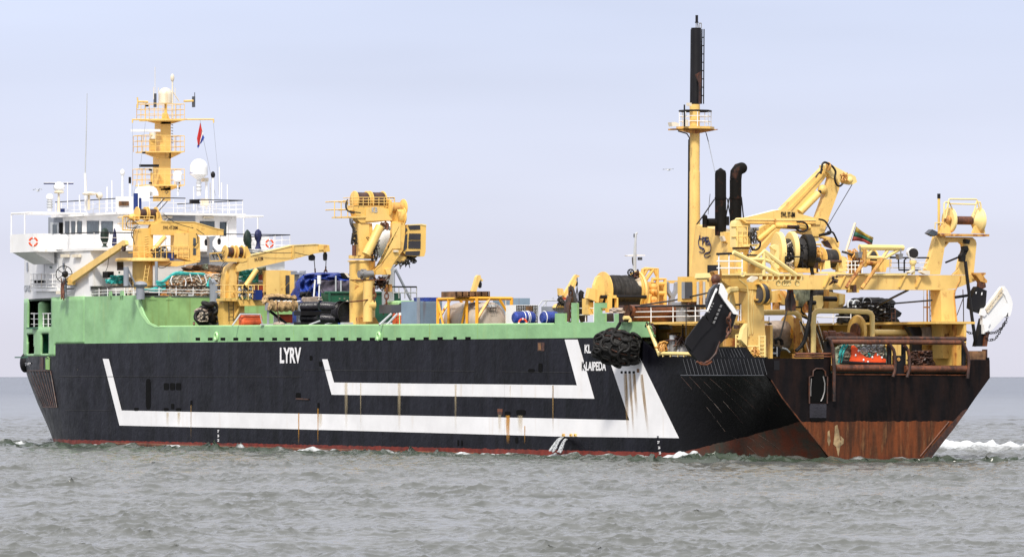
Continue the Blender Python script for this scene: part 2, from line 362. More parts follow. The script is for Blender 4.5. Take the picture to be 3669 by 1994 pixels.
    me.vertices.add(len(V)); me.vertices.foreach_set("co", V.astype(np.float32).ravel())
    me.loops.add(Fq.size); me.loops.foreach_set("vertex_index", Fq.astype(np.int32).ravel())
    me.polygons.add(len(Fq)); me.polygons.foreach_set("loop_start", np.arange(0, Fq.size, 4, dtype=np.int32))
    me.update(calc_edges=True)
    me.polygons.foreach_set("use_smooth", np.ones(len(Fq), dtype=bool))
    ac = me.attributes.new("churn", 'FLOAT', 'POINT'); ac.data.foreach_set("value", np.clip(churn, 0, 1).astype(np.float32).ravel())
    af = me.attributes.new("far", 'FLOAT', 'POINT'); af.data.foreach_set("value", np.clip((Rr - 450) / 1600, 0, 1).astype(np.float32).ravel())
    at_ = me.attributes.new("foam", 'FLOAT', 'POINT'); at_.data.foreach_set("value", np.clip(foam, 0, 1.6).astype(np.float32).ravel())
    n = me.polygons[0].normal if len(me.polygons) else None
    o = bpy.data.objects.new("sea", me); COL.objects.link(o); o['kind'] = 'structure'
    if me.polygons[len(me.polygons) // 2].normal.z < 0: me.flip_normals()
    m = bpy.data.materials.new("sea_water"); m.use_nodes = True; nt = m.node_tree; N = nt.nodes; L = nt.links; b = N["Principled BSDF"]
    b.inputs['IOR'].default_value = 1.33; b.inputs['Roughness'].default_value = 0.12
    geo = N.new("ShaderNodeNewGeometry")
    def noise(scale, det, v=(1, 1, 1), rough=0.6):
        mp = N.new("ShaderNodeMapping"); mp.inputs['Scale'].default_value = v; mp.inputs['Rotation'].default_value = (0, 0, -(pi / 2 - AL)); L.new(geo.outputs['Position'], mp.inputs[0])
        q = N.new("ShaderNodeTexNoise"); q.inputs['Scale'].default_value = scale; q.inputs['Detail'].default_value = det; q.inputs['Roughness'].default_value = rough; L.new(mp.outputs[0], q.inputs[0]); return q.outputs[0]
    def vnoise(scale, det):
        q = N.new("ShaderNodeTexNoise"); q.inputs['Scale'].default_value = scale; q.inputs['Detail'].default_value = det; q.inputs['Roughness'].default_value = 0.65; L.new(geo.outputs['Position'], q.inputs[0])
        sb = N.new("ShaderNodeVectorMath"); sb.operation = 'SUBTRACT'; L.new(q.outputs['Color'], sb.inputs[0]); sb.inputs[1].default_value = (.5, .5, .5); return sb.outputs[0]
    fr = N.new("ShaderNodeAttribute"); fr.attribute_name = "far"
    kk = N.new("ShaderNodeMapRange"); kk.inputs[3].default_value = 0.24; kk.inputs[4].default_value = 2.2; L.new(fr.outputs['Fac'], kk.inputs[0])
    k2 = N.new('ShaderNodeMapRange'); k2.inputs[1].default_value = .35; k2.inputs[2].default_value = .65; k2.inputs[3].default_value = .4; k2.inputs[4].default_value = 1.7; L.new(noise(0.03, 5), k2.inputs[0])
    k3 = N.new('ShaderNodeMath'); k3.operation = 'MULTIPLY'; L.new(kk.outputs[0], k3.inputs[0]); L.new(k2.outputs[0], k3.inputs[1])
    sc = N.new("ShaderNodeVectorMath"); sc.operation = 'SCALE'; L.new(vnoise(7.0, 5), sc.inputs[0]); L.new(k3.outputs[0], sc.inputs['Scale'])
    fl = N.new("ShaderNodeVectorMath"); fl.operation = 'MULTIPLY'; L.new(sc.outputs[0], fl.inputs[0]); fl.inputs[1].default_value = (1, 1, 0)
    an = N.new("ShaderNodeVectorMath"); an.operation = 'ADD'; L.new(geo.outputs['Normal'], an.inputs[0]); L.new(fl.outputs[0], an.inputs[1])
    bp = N.new("ShaderNodeVectorMath"); bp.operation = 'NORMALIZE'; L.new(an.outputs[0], bp.inputs[0])
    fa = N.new("ShaderNodeAttribute"); fa.attribute_name = "foam"
    fn = noise(2.6, 8, (1, 1, 1), 0.8); 
    ad = N.new("ShaderNodeMath"); ad.operation = 'ADD'; L.new(fa.outputs['Fac'], ad.inputs[0]); L.new(fn, ad.inputs[1])
    mr = N.new("ShaderNodeMapRange"); mr.inputs[1].default_value = 0.95; mr.inputs[2].default_value = 1.35; L.new(ad.outputs[0], mr.inputs[0])
    colmix = N.new("ShaderNodeMix"); colmix.data_type = 'RGBA'; L.new(noise(0.035, 3), colmix.inputs[0])
    colmix.inputs[6].default_value = (0.088, 0.093, 0.088, 1); colmix.inputs[7].default_value = (0.125, 0.13, 0.122, 1)
    sp_ = N.new('ShaderNodeMapRange'); sp_.inputs[3].default_value = .5; sp_.inputs[4].default_value = .2; L.new(fr.outputs['Fac'], sp_.inputs[0]); L.new(sp_.outputs[0], b.inputs['Specular IOR Level'])
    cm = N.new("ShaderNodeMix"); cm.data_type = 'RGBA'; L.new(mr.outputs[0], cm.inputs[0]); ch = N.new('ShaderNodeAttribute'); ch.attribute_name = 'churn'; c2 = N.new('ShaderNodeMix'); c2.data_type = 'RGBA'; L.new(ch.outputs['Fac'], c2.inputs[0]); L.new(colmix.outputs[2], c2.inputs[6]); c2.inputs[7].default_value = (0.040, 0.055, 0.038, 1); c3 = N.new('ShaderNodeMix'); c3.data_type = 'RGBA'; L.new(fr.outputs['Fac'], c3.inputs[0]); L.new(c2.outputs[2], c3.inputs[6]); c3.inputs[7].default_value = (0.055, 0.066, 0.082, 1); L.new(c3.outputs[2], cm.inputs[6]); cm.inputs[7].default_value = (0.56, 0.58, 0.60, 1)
    L.new(cm.outputs[2], b.inputs['Base Color'])
    r2 = N.new("ShaderNodeMapRange"); r2.inputs[3].default_value = 0.2; r2.inputs[4].default_value = 0.8; L.new(mr.outputs[0], r2.inputs[0]); L.new(r2.outputs[0], b.inputs['Roughness'])
    L.new(bp.outputs[0], b.inputs['Normal'])
    me.materials.append(m)
    return o
make_sea()

# ------------------------------------------------------------------ the ship: hull
HB = 9.3
ship = thing('trawler', 'large rusty fishing trawler with black and green hull, white wheelhouse and yellow deck gear', 'ship')
ZTAR = [(-2, 205), (0, 196), (1.5, 172), (3.5, 135), (5.9, 97), (7.6, 82), (9, 84), (16, 87)]
def tarpx(z):
    for (a, b), (c, d) in zip(ZTAR, ZTAR[1:]):
        if z <= c: return b + (d - b) * (z - a) / (c - a)
    return ZTAR[-1][1]
def stem(z): return -133.0 - 0.75 * min(max(z, 0), 7)
QC = {}
def bowq(z):
    z = round(z, 3)
    if z in QC: return QC[z]
    lo, hi = 0.12, 3.0; st = stem(z); s = np.linspace(0, 1, 160); X = -108 + s * (st + 108); tp = tarpx(z)
    for _ in range(30):
        q = (lo + hi) / 2; Y = -HB * (1 - s ** 2.2) ** q
        v0 = X - CAM.x; v1 = Y - CAM.y; px = CXP + F * (v0 * RV.x + v1 * RV.y) / (v0 * DV.x + v1 * DV.y)
        if px.min() < tp: lo = q
        else: hi = q
    QC[z] = q; return q
def bowY(X, z, hb=HB):
    if X >= -108: return hb
    s = min(1, (-108 - X) / (-108 - stem(z))); return hb * (1 - s ** 2.2) ** bowq(z)
TRB = [(-2, 1.5), (0, 3.95), (2.75, 6.3), (4.45, 7.95), (6.05, 9.3), (20, 9.3)]
def trb(z):
    for (a, b), (c, d) in zip(TRB, TRB[1:]):
        if z <= c: return b + (d - b) * (z - a) / (c - a)
def sternY(X, z):
    xs = -10.8 - 0.45 * z
    if X <= xs: return HB
    t = (X - xs) / (-xs); return HB - (HB - trb(z)) * t ** 1.25
def hull_extra(N, L, tc, noise, rng, mix, out):
    sp = N.new("ShaderNodeSeparateXYZ"); L.new(tc.outputs['Object'], sp.inputs[0])
    # plate seams and frames showing faintly
    fr = noise(0.9, 3, (1, 1, 0.09)); out = mix(rng(fr, 0.45, 0.62, 0, 0.9), out, (0.0098, 0.0098, 0.0155))
    out = mix(rng(noise(5, 3, (1, 1, 0.03)), 0.6, 0.75, 0, 0.5), out, (0.016, 0.012, 0.013))
    wv = N.new("ShaderNodeMath"); wv.operation = 'PINGPONG'; wv.inputs[1].default_value = 1.25
    L.new(sp.outputs['Z'], wv.inputs[0]); out = mix(rng(wv.outputs[0], 0.0, 0.035, 0.6, 0), out, (0.003, 0.003, 0.004))
    # bare scraped patches near the bow
    sc = rng(noise(1.9, 8, (1, 1, 1), 0.8), 0.66, 0.70); xm = rng(sp.outputs['X'], -106, -108.5); xm2 = rng(sp.outputs['X'], -113, -111)
    mu = N.new("ShaderNodeMath"); mu.operation = 'MULTIPLY'; L.new(sc, mu.inputs[0]); L.new(xm, mu.inputs[1]); mu2 = N.new("ShaderNodeMath"); mu2.operation = 'MULTIPLY'; L.new(mu.outputs[0], mu2.inputs[0]); L.new(xm2, mu2.inputs[1])
    out = mix(mu2.outputs[0], out, (0.35, 0.26, 0.16))
    out = mix(rng(sp.outputs['X'], -15, -12.5), out, (0.0022, 0.002, 0.0025))  # shade of the stern quarter painted into the hull colour
    # boot topping: rises towards the stern
    bx = rng(sp.outputs['X'], -11, -0.3, 0.52, 2.75); ns = noise(1.5, 4); nn = rng(ns, 0.3, 0.7, -0.06, 0.06)
    ad = N.new("ShaderNodeMath"); ad.operation = 'ADD'; L.new(bx, ad.inputs[0]); L.new(nn, ad.inputs[1])
    lt = N.new("ShaderNodeMath"); lt.operation = 'LESS_THAN'; L.new(sp.outputs['Z'], lt.inputs[0]); L.new(ad.outputs[0], lt.inputs[1])
    red = mix(rng(noise(1.2, 6, (1, 1, 0.3)), 0.35, 0.65), (0.22, 0.035, 0.022), (0.10, 0.022, 0.016))
    redd = mix(rng(noise(0.8, 6, (1, 1, 0.5)), 0.4, 0.6), (0.10, 0.03, 0.018), (0.045, 0.04, 0.032))
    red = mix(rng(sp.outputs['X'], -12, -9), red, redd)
    return mix(lt.outputs[0], out, red)
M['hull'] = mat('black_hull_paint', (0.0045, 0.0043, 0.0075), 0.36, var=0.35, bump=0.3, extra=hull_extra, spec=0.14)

def skin_grid(mb, cols, side, close=False):
    # cols: list of columns, each a list of points (x, halfbreadth, z)
    nc = len(cols); nr = len(cols[0]); vs = [Vector((x, side * b, z)) for c in cols for x, b, z in c]; fs = []
    for i in range(nc - 1):
        for j in range(nr - 1):
            q = (i * nr + j, (i + 1) * nr + j, (i + 1) * nr + j + 1, i * nr + j + 1)
            fs.append(q if side < 0 else q[::-1])
    mb.add(vs, fs)
hull = MB(); ZL = [-2, -1, -0.3, 0, 0.3, 0.62, 1, 1.5, 2, 2.75, 3.5, 4.45, 5.3, 6.05]
SB = [1 - (k / 34) ** 1.6 for k in range(35)]
for side in (-1, 1):
    cols = []
    for s in SB: cols.append([(-108 + s * (stem(z) + 108), bowY(-108 + s * (stem(z) + 108), z), z) for z in ZL])
    for X in (-90, -70, -50, -30, -20): cols.append([(X, HB, z) for z in ZL])
    for k in range(0, 15):
        t = k / 14; cols.append([((-10.8 - 0.45 * z) * (1 - t), sternY((-10.8 - 0.45 * z) * (1 - t), z), z) for z in ZL])
    skin_grid(hull, cols, side)
# upper side plating z 6.05 .. 8.65, flat part; the port run stops at the slanted edge of the cut-down quarter
ZG = 8.66
for side in (-1, 1):
    y = side * HB
    hull.prism([Vector((-108, y, 6.05)), Vector((0, y, 6.05)), Vector((0, y, 7.2)), Vector((-13.9, y, 7.3)), Vector((-17.0, y, ZG)), Vector((-108, y, ZG))], (0, -side * 0.25, 0))
XG = -114.4
zb = [6.05, 6.6, 7.1, 7.62, 8.1, ZG]
for side in (-1, 1):
    for (za, zc, sa, sb) in ((6.05, 7.62, 0, 1), (7.62, ZG, 0, None)):
        zz = [z for z in zb if za - 1e-6 <= z <= zc + 1e-6]
        st = stem(8); cols = []
        s_end = 1.0 if sb else (-108 - XG) / (-108 - st)
        for k in range(30):
            s = s_end * (1 - (k / 29) ** 1.5); cols.append([(-108 + s * (stem(z) + 108), bowY(-108 + s * (stem(z) + 108), z), z) for z in zz])
        skin_grid(hull, cols, side)
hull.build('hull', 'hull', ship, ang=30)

# green bow shell with the mooring-deck openings
OPEN = [(99, 184, 1056, 1171), (96, 121, 1196, 1266), (146, 175, 1194, 1266)]
gz = sorted(set([7.62, ZG] + [at('H1', 200, yy, Y=-9.0).z for yy in (530, 355, 360, 295, 15)] + [7.62 + i * 0.42 for i in range(13)])); gz = [z for z in gz if 7.62 <= z <= 12.75]
bowg = MB()
for side in (-1, 1):
    cols = []
    for k in range(121):
        s = 1 - (k / 120) ** 1.5; cols.append([(-108 + s * (stem(z) + 108), bowY(-108 + s * (stem(z) + 108), z), z) for z in gz])
    o = len(bowg.v); nr = len(gz)
    bowg.v += [Vector((x, side * b, z)) for c in cols for x, b, z in c]
    for i in range(120):
        for j in range(nr - 1):
            x, b, z = [(cols[i][j][t] + cols[i + 1][j + 1][t]) / 2 for t in range(3)]
            if x > XG and z < ZG: continue
            if side < 0:
                px, py = proj((x, -b, z))
                if b > 4 and x > -128 and any(a <= px <= c and d <= py <= e_ for a, c, d, e_ in OPEN): continue
            q = (o + i * nr + j, o + (i + 1) * nr + j, o + (i + 1) * nr + j + 1, o + i * nr + j + 1)
            bowg.f.append(q if side < 0 else q[::-1])
bg_ = bowg.build('bow_plating', 'green', ship, ang=30)
so = bg_.modifiers.new('thick', 'SOLIDIFY'); so.thickness = 0.18; so.offset = -1
def shellp(z, x, y, off=0.02, a=-11.5, b=2.0):
    # first point of the port shell met by this line of sight
    n = 260
    for i in range(n):
        Y = a + (b - a) * i / n; p = at(z, x, y, Y=Y)
        hb = bowY(p.x, p.z) if p.x < -60 else sternY(p.x, p.z)
        if p.x < stem(p.z): continue
        if Y >= -hb - 1e-4: return p + Vector((0.3 * off, -off, 0))
    return at(z, x, y, Y=-HB)
PY = -HB
# ---- green bulwark, port and starboard
gb = [Vector((-108, PY, ZG))] + [at('F', 2344, 1215, Y=PY)]
gb[1].z = ZG
tops = [('Z5', 1820, 1160), ('Z5', 1470, 1160), ('Z5', 1470, 1060), ('Z5', 1402, 1060), ('Z5', 1402, 1166), ('Z5', 1285, 1166), ('Z5', 1285, 1055), ('Z5', 1232, 1055), ('Z5', 1232, 990), ('Z5', 1290, 990), ('Z5', 1290, 925),
        ('Z5', 1150, 925), ('Z5', 1150, 1168), ('Z5', 937, 1168), ('Z5', 937, 925), ('Z5', 865, 925), ('Z5', 865, 1168), ('Z5', 787, 1168), ('Z5', 787, 1055), ('Z5', 658, 1055), ('Z5', 658, 1190),
        ('F', 573, 1170), ('F', 545, 1165), ('F', 530, 1152), ('F', 516, 1127), ('F', 505, 1098), ('F', 498, 1074)]
tp = [at(*t, Y=PY) for t in tops]; last = tp[-1].copy(); last.x = -108; last.z = 12.62
tp[-1].z = 12.62
poly = gb + tp + [last]
bw = MB()
bw.prism(poly, (0, 0.16, 0)); bw.prism([Vector((-108, HB, ZG)), Vector((-13.5, HB, ZG)), Vector((-15.6, HB, 9.75)), Vector((-96, HB, 9.95)), Vector((-98, HB, 12.62)), Vector((-108, HB, 12.62))], (0, -0.16, 0))
bw.build('bulwark', 'green', ship, ang=20)
ed = MB('H1', Y=PY - 0.03)
ed.poly([(1072, 56), (1120, 185), (1172, 258), (1240, 288), (1310, 297), (1215, 299), (1150, 268), (1095, 195), (1035, 56)], 0.05)
ed.build('bulwark_edge', 'greenedge', ship)
cap = MB(Y=PY - 0.04); cap.tube([at('F', 573, 1169, Y=PY + 0.06), at('F', 1985, 1160, Y=PY + 0.06)], 0.07, 6)
cap.build('bulwark_cap', 'greenedge', ship)
# small fins on the high bulwark and on the break wall
for q_ in ([(430, 862), (447, 708), (482, 708), (498, 862)], [(635, 862), (650, 700), (690, 700), (708, 862)]): fin = MB('Q1', Y=PY); fin.poly(q_, 0.1); fin.build('chock', 'green', ship)
sg_ = MB()
for k in range(9): sg_.tube([Vector((-92 + k * 7.4, PY - .005, ZG)), Vector((-92 + k * 7.4, PY - .005, 9.85))], 0.018, 4)
sg_.build('bulwark_seam', 'green2', ship)
# ---- decks
XB = -97.4
dk = MB(); dk.box(-97.0, -16.5, -9.0, 9.0, 8.2, 8.4); dk.box(-24, -0.3, -8.9, 8.9, 6.12, 6.25); dk.build('main_deck', 'deck', ship)
fd = MB(); ring = []
for k in range(26):
    s = 1 - (k / 25) ** 1.6; X = -108 + s * (stem(12.5) + 108); ring.append(Vector((X, -bowY(X, 12.5) * 0.985, 12.45)))
ring.append(Vector((XB + 0.1, -9.1, 12.45)))
fd.prism(ring + [Vector((p.x, -p.y, p.z)) for p in ring[::-1][:-1]], (0, 0, 0.14)); fd.build('forecastle_deck', 'deck', ship)
brk = MB(); brk.box(XB - 0.1, XB + 0.08, -9.1, 9.1, 8.4, 12.44)
brk.build('break_bulkhead', 'green2', ship)
for x in (1160, 1460): hump = MB('Q1', X=XB + 0.12); hump.poly([(x, 862), (x + 15, 835), (x + 45, 800), (x + 85, 800), (x + 110, 830), (x + 135, 862)], 0.1); hump.build('deck_chock', 'green2', ship)
# mooring deck inside the bow openings
inn = MB(); inn.box(-127, -108, -4.6, -4.4, 7.6, 12.4); inn.box(-127, -108.5, -7.0, 5.2, 7.5, 7.6); inn.box(-122, -108.5, -8.2, -4.6, 10.0, 10.12)
inn.build('mooring_deck', 'dgreen', ship)
mo = MB()
pa = shellp('H1', 105, 178, -0.35); pb = shellp('H1', 300, 178, -0.35)
for yy, rr in ((178, 0.05), (226, 0.03), (272, 0.03)):
    mo.tube([shellp('H1', x, yy, -0.3) for x in (102, 160, 230, 300)], rr, 5)
for x in (130, 172, 212, 255, 292): mo.tube([shellp('H1', x, 178, -0.3), shellp('H1', x, 296, -0.3)], 0.07, 5)
mo.build('mooring_rail', 'white', ship)
bol = MB(); c0 = at('H1', 240, 200, Y=-7.6); bol.cyl(Vector((c0.x, c0.y, 10.1)), Vector((c0.x, c0.y, 12.1)), 0.5, n=20); bol.ell(Vector((c0.x, c0.y, 12.1)), 0.5, 0.5, 0.28)
bol.build('vent', 'green', ship)
tg = MB('H1', X=None, Y=-9.2)
tg.tube([shellp('H1', x, y, 0.05) for x, y in ((262, 570), (262, 668), (292, 668), (292, 570), (277, 562))], 0.05, 5, True); tg.build('side_port_frame', 'green2', ship)
wp = [shellp('H1', x, y, 0.04) for x, y in ((262, 570), (262, 668), (292, 668), (292, 570))]; tg = MB(); tg.prism(wp, (0, .03, 0)); tg.build('side_port', 'green2', ship, smooth=False)
wp = [shellp('H1', x, y, 0.04) for x, y in ((205, 562), (205, 672), (236, 672), (236, 562))]; tg = MB(); tg.prism(wp, (0, .03, 0)); tg.build('side_port', 'rustd', ship, smooth=False)

# ---- white chevron stripes
def curve_line(pts): return [at('F', *p, Y=PY - 0.015) for p in pts]
st = MB(Y=PY - 0.015)
st.prism(curve_line([(368, 1284), (389, 1285), (435, 1469), (700, 1474.5), (1106, 1481), (1500, 1488), (1900, 1496), (2255, 1504), (2195, 1323), (2158, 1215.5), (2262, 1215.5), (2295, 1287), (2432, 1568), (1990, 1562), (1500, 1548), (1050, 1536), (700, 1529), (428, 1523)]), (0, 0.02, 0))
st.build('big_chevron', 'stripe', ship, smooth=False)
st = MB(); st.prism(curve_line([(1154, 1286), (1173, 1286), (1196, 1369), (1500, 1373), (1800, 1376), (2067, 1379), (2023, 1215.5), (2069, 1215.5), (2129, 1427), (1800, 1421), (1500, 1417), (1188, 1413)]), (0, 0.02, 0))
st.build('small_chevron', 'stripe', ship, smooth=False)
# ---- rust runs
def run_mat(name, c, a=0.85):
    m = bpy.data.materials.new(name); m.use_nodes = True; nt = m.node_tree; N = nt.nodes; L = nt.links; b = N["Principled BSDF"]
    b.inputs['Base Color'].default_value = (*c, 1); b.inputs['Roughness'].default_value = 0.7
    tc = N.new("ShaderNodeTexCoord"); g = N.new("ShaderNodeSeparateXYZ"); L.new(tc.outputs['Generated'], g.inputs[0])
    n = N.new("ShaderNodeTexNoise"); mp = N.new("ShaderNodeMapping"); mp.inputs['Scale'].default_value = (6, 1, 0.5); L.new(tc.outputs['Object'], mp.inputs[0]); L.new(mp.outputs[0], n.inputs[0]); n.inputs['Scale'].default_value = 2; n.inputs['Detail'].default_value = 5
    ax = N.new("ShaderNodeMath"); ax.operation = 'PINGPONG'; ax.inputs[1].default_value = 0.5; L.new(g.outputs['X'], ax.inputs[0])
    m1 = N.new("ShaderNodeMapRange"); m1.inputs[1].default_value = 0; m1.inputs[2].default_value = 0.4; L.new(ax.outputs[0], m1.inputs[0])
    m2 = N.new("ShaderNodeMapRange"); m2.inputs[1].default_value = 0.0; m2.inputs[2].default_value = 0.8; m2.inputs[3].default_value = 0.0; L.new(g.outputs['Z'], m2.inputs[0])
    m3 = N.new("ShaderNodeMapRange"); m3.inputs[1].default_value = 0.3; m3.inputs[2].default_value = 0.6; m3.inputs[3].default_value = 0.35; L.new(n.outputs[0], m3.inputs[0])
    x = N.new("ShaderNodeMath"); x.operation = 'MULTIPLY'; L.new(m1.outputs[0], x.inputs[0]); L.new(m2.outputs[0], x.inputs[1])
    x2 = N.new("ShaderNodeMath"); x2.operation = 'MULTIPLY'; L.new(x.outputs[0], x2.inputs[0]); L.new(m3.outputs[0], x2.inputs[1])
    x3 = N.new("ShaderNodeMath"); x3.operation = 'MULTIPLY'; x3.inputs[1].default_value = a; L.new(x2.outputs[0], x3.inputs[0]); L.new(x3.outputs[0], b.inputs['Alpha'])
    return m
M['run'] = run_mat('rust_run', (0.36, 0.22, 0.07), 0.6); M['run2'] = run_mat('orange_run', (0.60, 0.28, 0.02), 0.75); M['run3'] = run_mat('pale_run', (0.62, 0.50, 0.30), 0.3)
def run(x0, y0, x1, y1, w_, m):
    b = MB(); b.prism([at('F', x0 - w_ / 2, y0, Y=PY - 0.03), at('F', x0 + w_ / 2, y0, Y=PY - 0.03), at('F', x1 + w_ / 3.2, y1, Y=PY - 0.03), at('F', x1 - w_ / 3.2, y1, Y=PY - 0.03)], (0, 0.008, 0)); b.build('rust_run', m, ship, smooth=False)
run(2239, 1338, 2252, 1570, 13, 'run'); run(2255, 1338, 2272, 1570, 9, 'run'); run(2270, 1338, 2284, 1500, 11, 'run'); run(2297, 1340, 2325, 1570, 11, 'run')
run(1070, 1479, 1070, 1592, 5, 'run2'); run(1139, 1462, 1139, 1590, 5, 'run2'); run(1147, 1482, 1147, 1537, 18, 'run3')
run(1819, 1487, 1821, 1590, 18, 'run2'); run(1790, 1484, 1790, 1555, 14, 'run3'); run(1864, 1487, 1862, 1555, 22, 'run3'); run(1880, 1525, 1880, 1590, 4, 'run2'); run(1981, 1380, 1981, 1555, 6, 'run')
run(684, 1450, 684, 1572, 4, 'run'); run(1240, 1370, 1240, 1545, 14, 'run3'); run(1292, 1372, 1292, 1548, 5, 'run3'); run(1430, 1372, 1430, 1548, 14, 'run3'); run(1632, 1376, 1632, 1550, 10, 'run3'); run(1828, 1380, 1828, 1425, 5, 'run3'); run(600, 1476, 600, 1527, 12, 'run3'); run(640, 1476, 640, 1527, 14, 'run3')
# ---- scuppers and openings in the side
def plate(name, rects, m='dark', z='F', off=0.02, round_=False, Y=None):
    for (a, b_, c, d) in rects:
        mb = MB(z, Y=PY - off)
        if round_:
            cx, cy, rx, ry = (a + c) / 2, (b_ + d) / 2, (c - a) / 2, (d - b_) / 2
            ex = 0.45
            mb.poly([(cx + rx * (abs(cos(t)) ** ex) * (1 if cos(t) > 0 else -1), cy + ry * (abs(sin(t)) ** ex) * (1 if sin(t) > 0 else -1)) for t in [2 * pi * k / 20 + .01 for k in range(20)]], 0.03)
        else: mb.rect(a, b_, c, d, 0.03)
        mb.build(name, m, ship, smooth=False)
plate('scupper', [(a, 80, b_, 108) for a, b_ in ((2, 45), (125, 172), (252, 298), (380, 428), (510, 555), (640, 688), (770, 818), (903, 950), (1083, 1130), (1223, 1272), (1354, 1400), (1484, 1532), (1617, 1665), (1748, 1800), (1880, 1928), (2014, 2065), (2150, 2202))], z='H2', round_=False)
plate('scupper', [(48, 75, 100, 104), (188, 75, 240, 104), (348, 73, 380, 104), (467, 73, 520, 104)], z='H3')
plate('side_port', [(1135, 750, 1177, 1020)], z='H1', round_=True)
plate('side_port', [(1293, 788, 1335, 852), (1347, 788, 1390, 852), (1400, 788, 1443, 852), (1032, 1005, 1070, 1034), (1293, 1007, 1333, 1038), (1401, 1007, 1441, 1039), (1357, 970, 1383, 1020), (1527, 942, 1543, 990)], z='H1', round_=True)
plate('side_port', [(1145, 262, 1172, 310), (1240, 320, 1270, 370), (1008, 632, 1055, 690), (1222, 732, 1243, 790)], z='H2', round_=True)
plate('side_port', [(1098, 393, 1160, 430), (1200, 337, 1240, 430), (862, 820, 918, 858), (978, 803, 1070, 858), (388, 1105, 403, 1165), (424, 1108, 440, 1166), (969, 1074, 997, 1140)], z='H3', round_=True)
plate('freeing_port', [(2025, 415, 2048, 441), (2063, 415, 2088, 441), (2103, 415, 2128, 441), (2145, 415, 2170, 441)], z='H3', round_=True)
plate('freeing_port', [(2188, 392, 2214, 430)], m='wood', z='H3'); plate('hull_hatch', [(1192, 128, 1262, 213)], m='rustd', z='H3'); plate('hull_hatch', [(1200, 135, 1225, 205)], m='wood', z='H3', off=0.045); plate('hull_hatch', [(790, 793, 840, 822)], m='rust', z='H3'); plate('hull_hatch', [(792, 822, 838, 850)], m='rustd', z='H3')
lg = MB('H2', Y=PY - 0.05); lg.tube([(1010, 694), (1060, 696), (1135, 700)], 0.06); lg.build('ledge', 'rustd', ship)
for a in ((190, 25, 228, 112), (1818, 20, 1858, 112)):
    f = MB('H2', Y=PY - 0.05); f.tube([((a[0] + a[2]) / 2 + 13 * cos(t), (a[1] + a[3]) / 2 + 36 * sin(t)) for t in [2 * pi * k / 18 for k in range(18)]], 0.11, 6, True); f.build('fairlead', 'greenedge', ship)
    f = MB('H2', Y=PY - 0.02); f.poly([((a[0] + a[2]) / 2 + 11 * cos(t), (a[1] + a[3]) / 2 + 34 * sin(t)) for t in [2 * pi * k / 18 for k in range(18)]], 0.01); f.build('fairlead_mouth', 'green2', ship, smooth=False)
# long seams and sponson rail at the waterline
sm = MB('F', Y=PY - 0.01)
sm.tube([at('F', 212, 1348, Y=PY - 0.0), at('F', 1080, 1349.5, Y=PY)], 0.035, 4); sm.tube([at('F', 1090, 1325, Y=PY), at('F', 1700, 1329, Y=PY)], 0.03, 4); sm.tube([at('F', 1800, 1331, Y=PY), at('F', 2050, 1334, Y=PY)], 0.03, 4)
sm.tube([at('F', 1808, 1358, Y=PY), at('F', 1808, 1600, Y=PY)], 0.02, 4); sm.tube([at('F', 232, 1468, Y=PY), at('F', 400, 1470, Y=PY)], 0.03, 4)
sm.build('plate_seam', 'black', ship)
bk = MB(); bk.tube([Vector((-102, PY - 0.1, 0.22)), Vector((-40, PY - 0.1, 0.05))], 0.16, 6); bk.build('rubbing_strake', 'rust', ship)
# ---- writing on the side
def side_text(s, z, x0, y0, x1, y1, m='stripe', name='lettering', off=0.035):
    a = at(z, x0, y1, Y=PY - off); b_ = at(z, x1, y1, Y=PY - off); c = at(z, x0, y0, Y=PY - off)
    return text(s, name, m, ship, a, (1, 0, 0), c.z - a.z, b_.x - a.x, 0.01, 0.03)
side_text('LYRV', 'H2', 848, 180, 1060, 338); side_text('KL', 'H3', 1665, 150, 1728, 236)
side_text('K', 'H3', 1636, 322, 1672, 408, m='black', off=0.04)
side_text('LAIPEDA', 'H3', 1678, 322, 1880, 411)
for i, (s_, y) in enumerate((('27', 1018), ('26', 1070), ('25', 1120))): side_text(s_, 'H4', 688 + i * 7, y, 708 + i * 7, y + 26, name='draught_mark')
side_text('28', 'H4', 682, 968, 700, 988, m='dgrey', name='draught_mark')
for s_, y in (('27', 1003), ('26', 1050), ('25', 1095)): side_text(s_, 'H2', 222, y, 238, y + 26, name='draught_mark')
# bow number painted on the flare
a = shellp('H1', 76, 640, 0.06); b_ = shellp('H1', 126, 640, 0.06); c = shellp('H1', 76, 556, 0.06)
text('749', 'bow_number', 'stripe', ship, a, (b_ - a), (c - a).z, (b_ - a).length, 0.03, 0.03, zd=(c - a))
# anchor boss and ribbed anchor panel
an = MB(); an.ell(shellp('H1', 72, 612, 0.0), 0.5, 0.45, 0.85, 12, 8); an.build('anchor', 'black', ship)
rb = MB()
for k in range(9):
    t = k / 8; rb.tube([shellp('H6', 350 + (640 - 350) * t, 97 + 5 * t, 0.04), shellp('H6', 445 + (680 - 445) * t, 325 + 5 * t, 0.05), shellp('H6', 541 + (719 - 541) * t, 549 + 6 * t, 0.04)], 0.022, 5)
rb.tube([shellp('H6', 348 + 36 * k, 96, 0.06) for k in range(9)], 0.05, 5); rb.tube([shellp('H6', 540 + 22 * k, 551, 0.06) for k in range(9)], 0.05, 5)
rb.tube([shellp('H6', 640, 100, 0.06), shellp('H6', 680, 330, 0.06), shellp('H6', 720, 555, 0.06)], 0.05, 5)
rb.build('bow_ribs', 'rustd', ship)
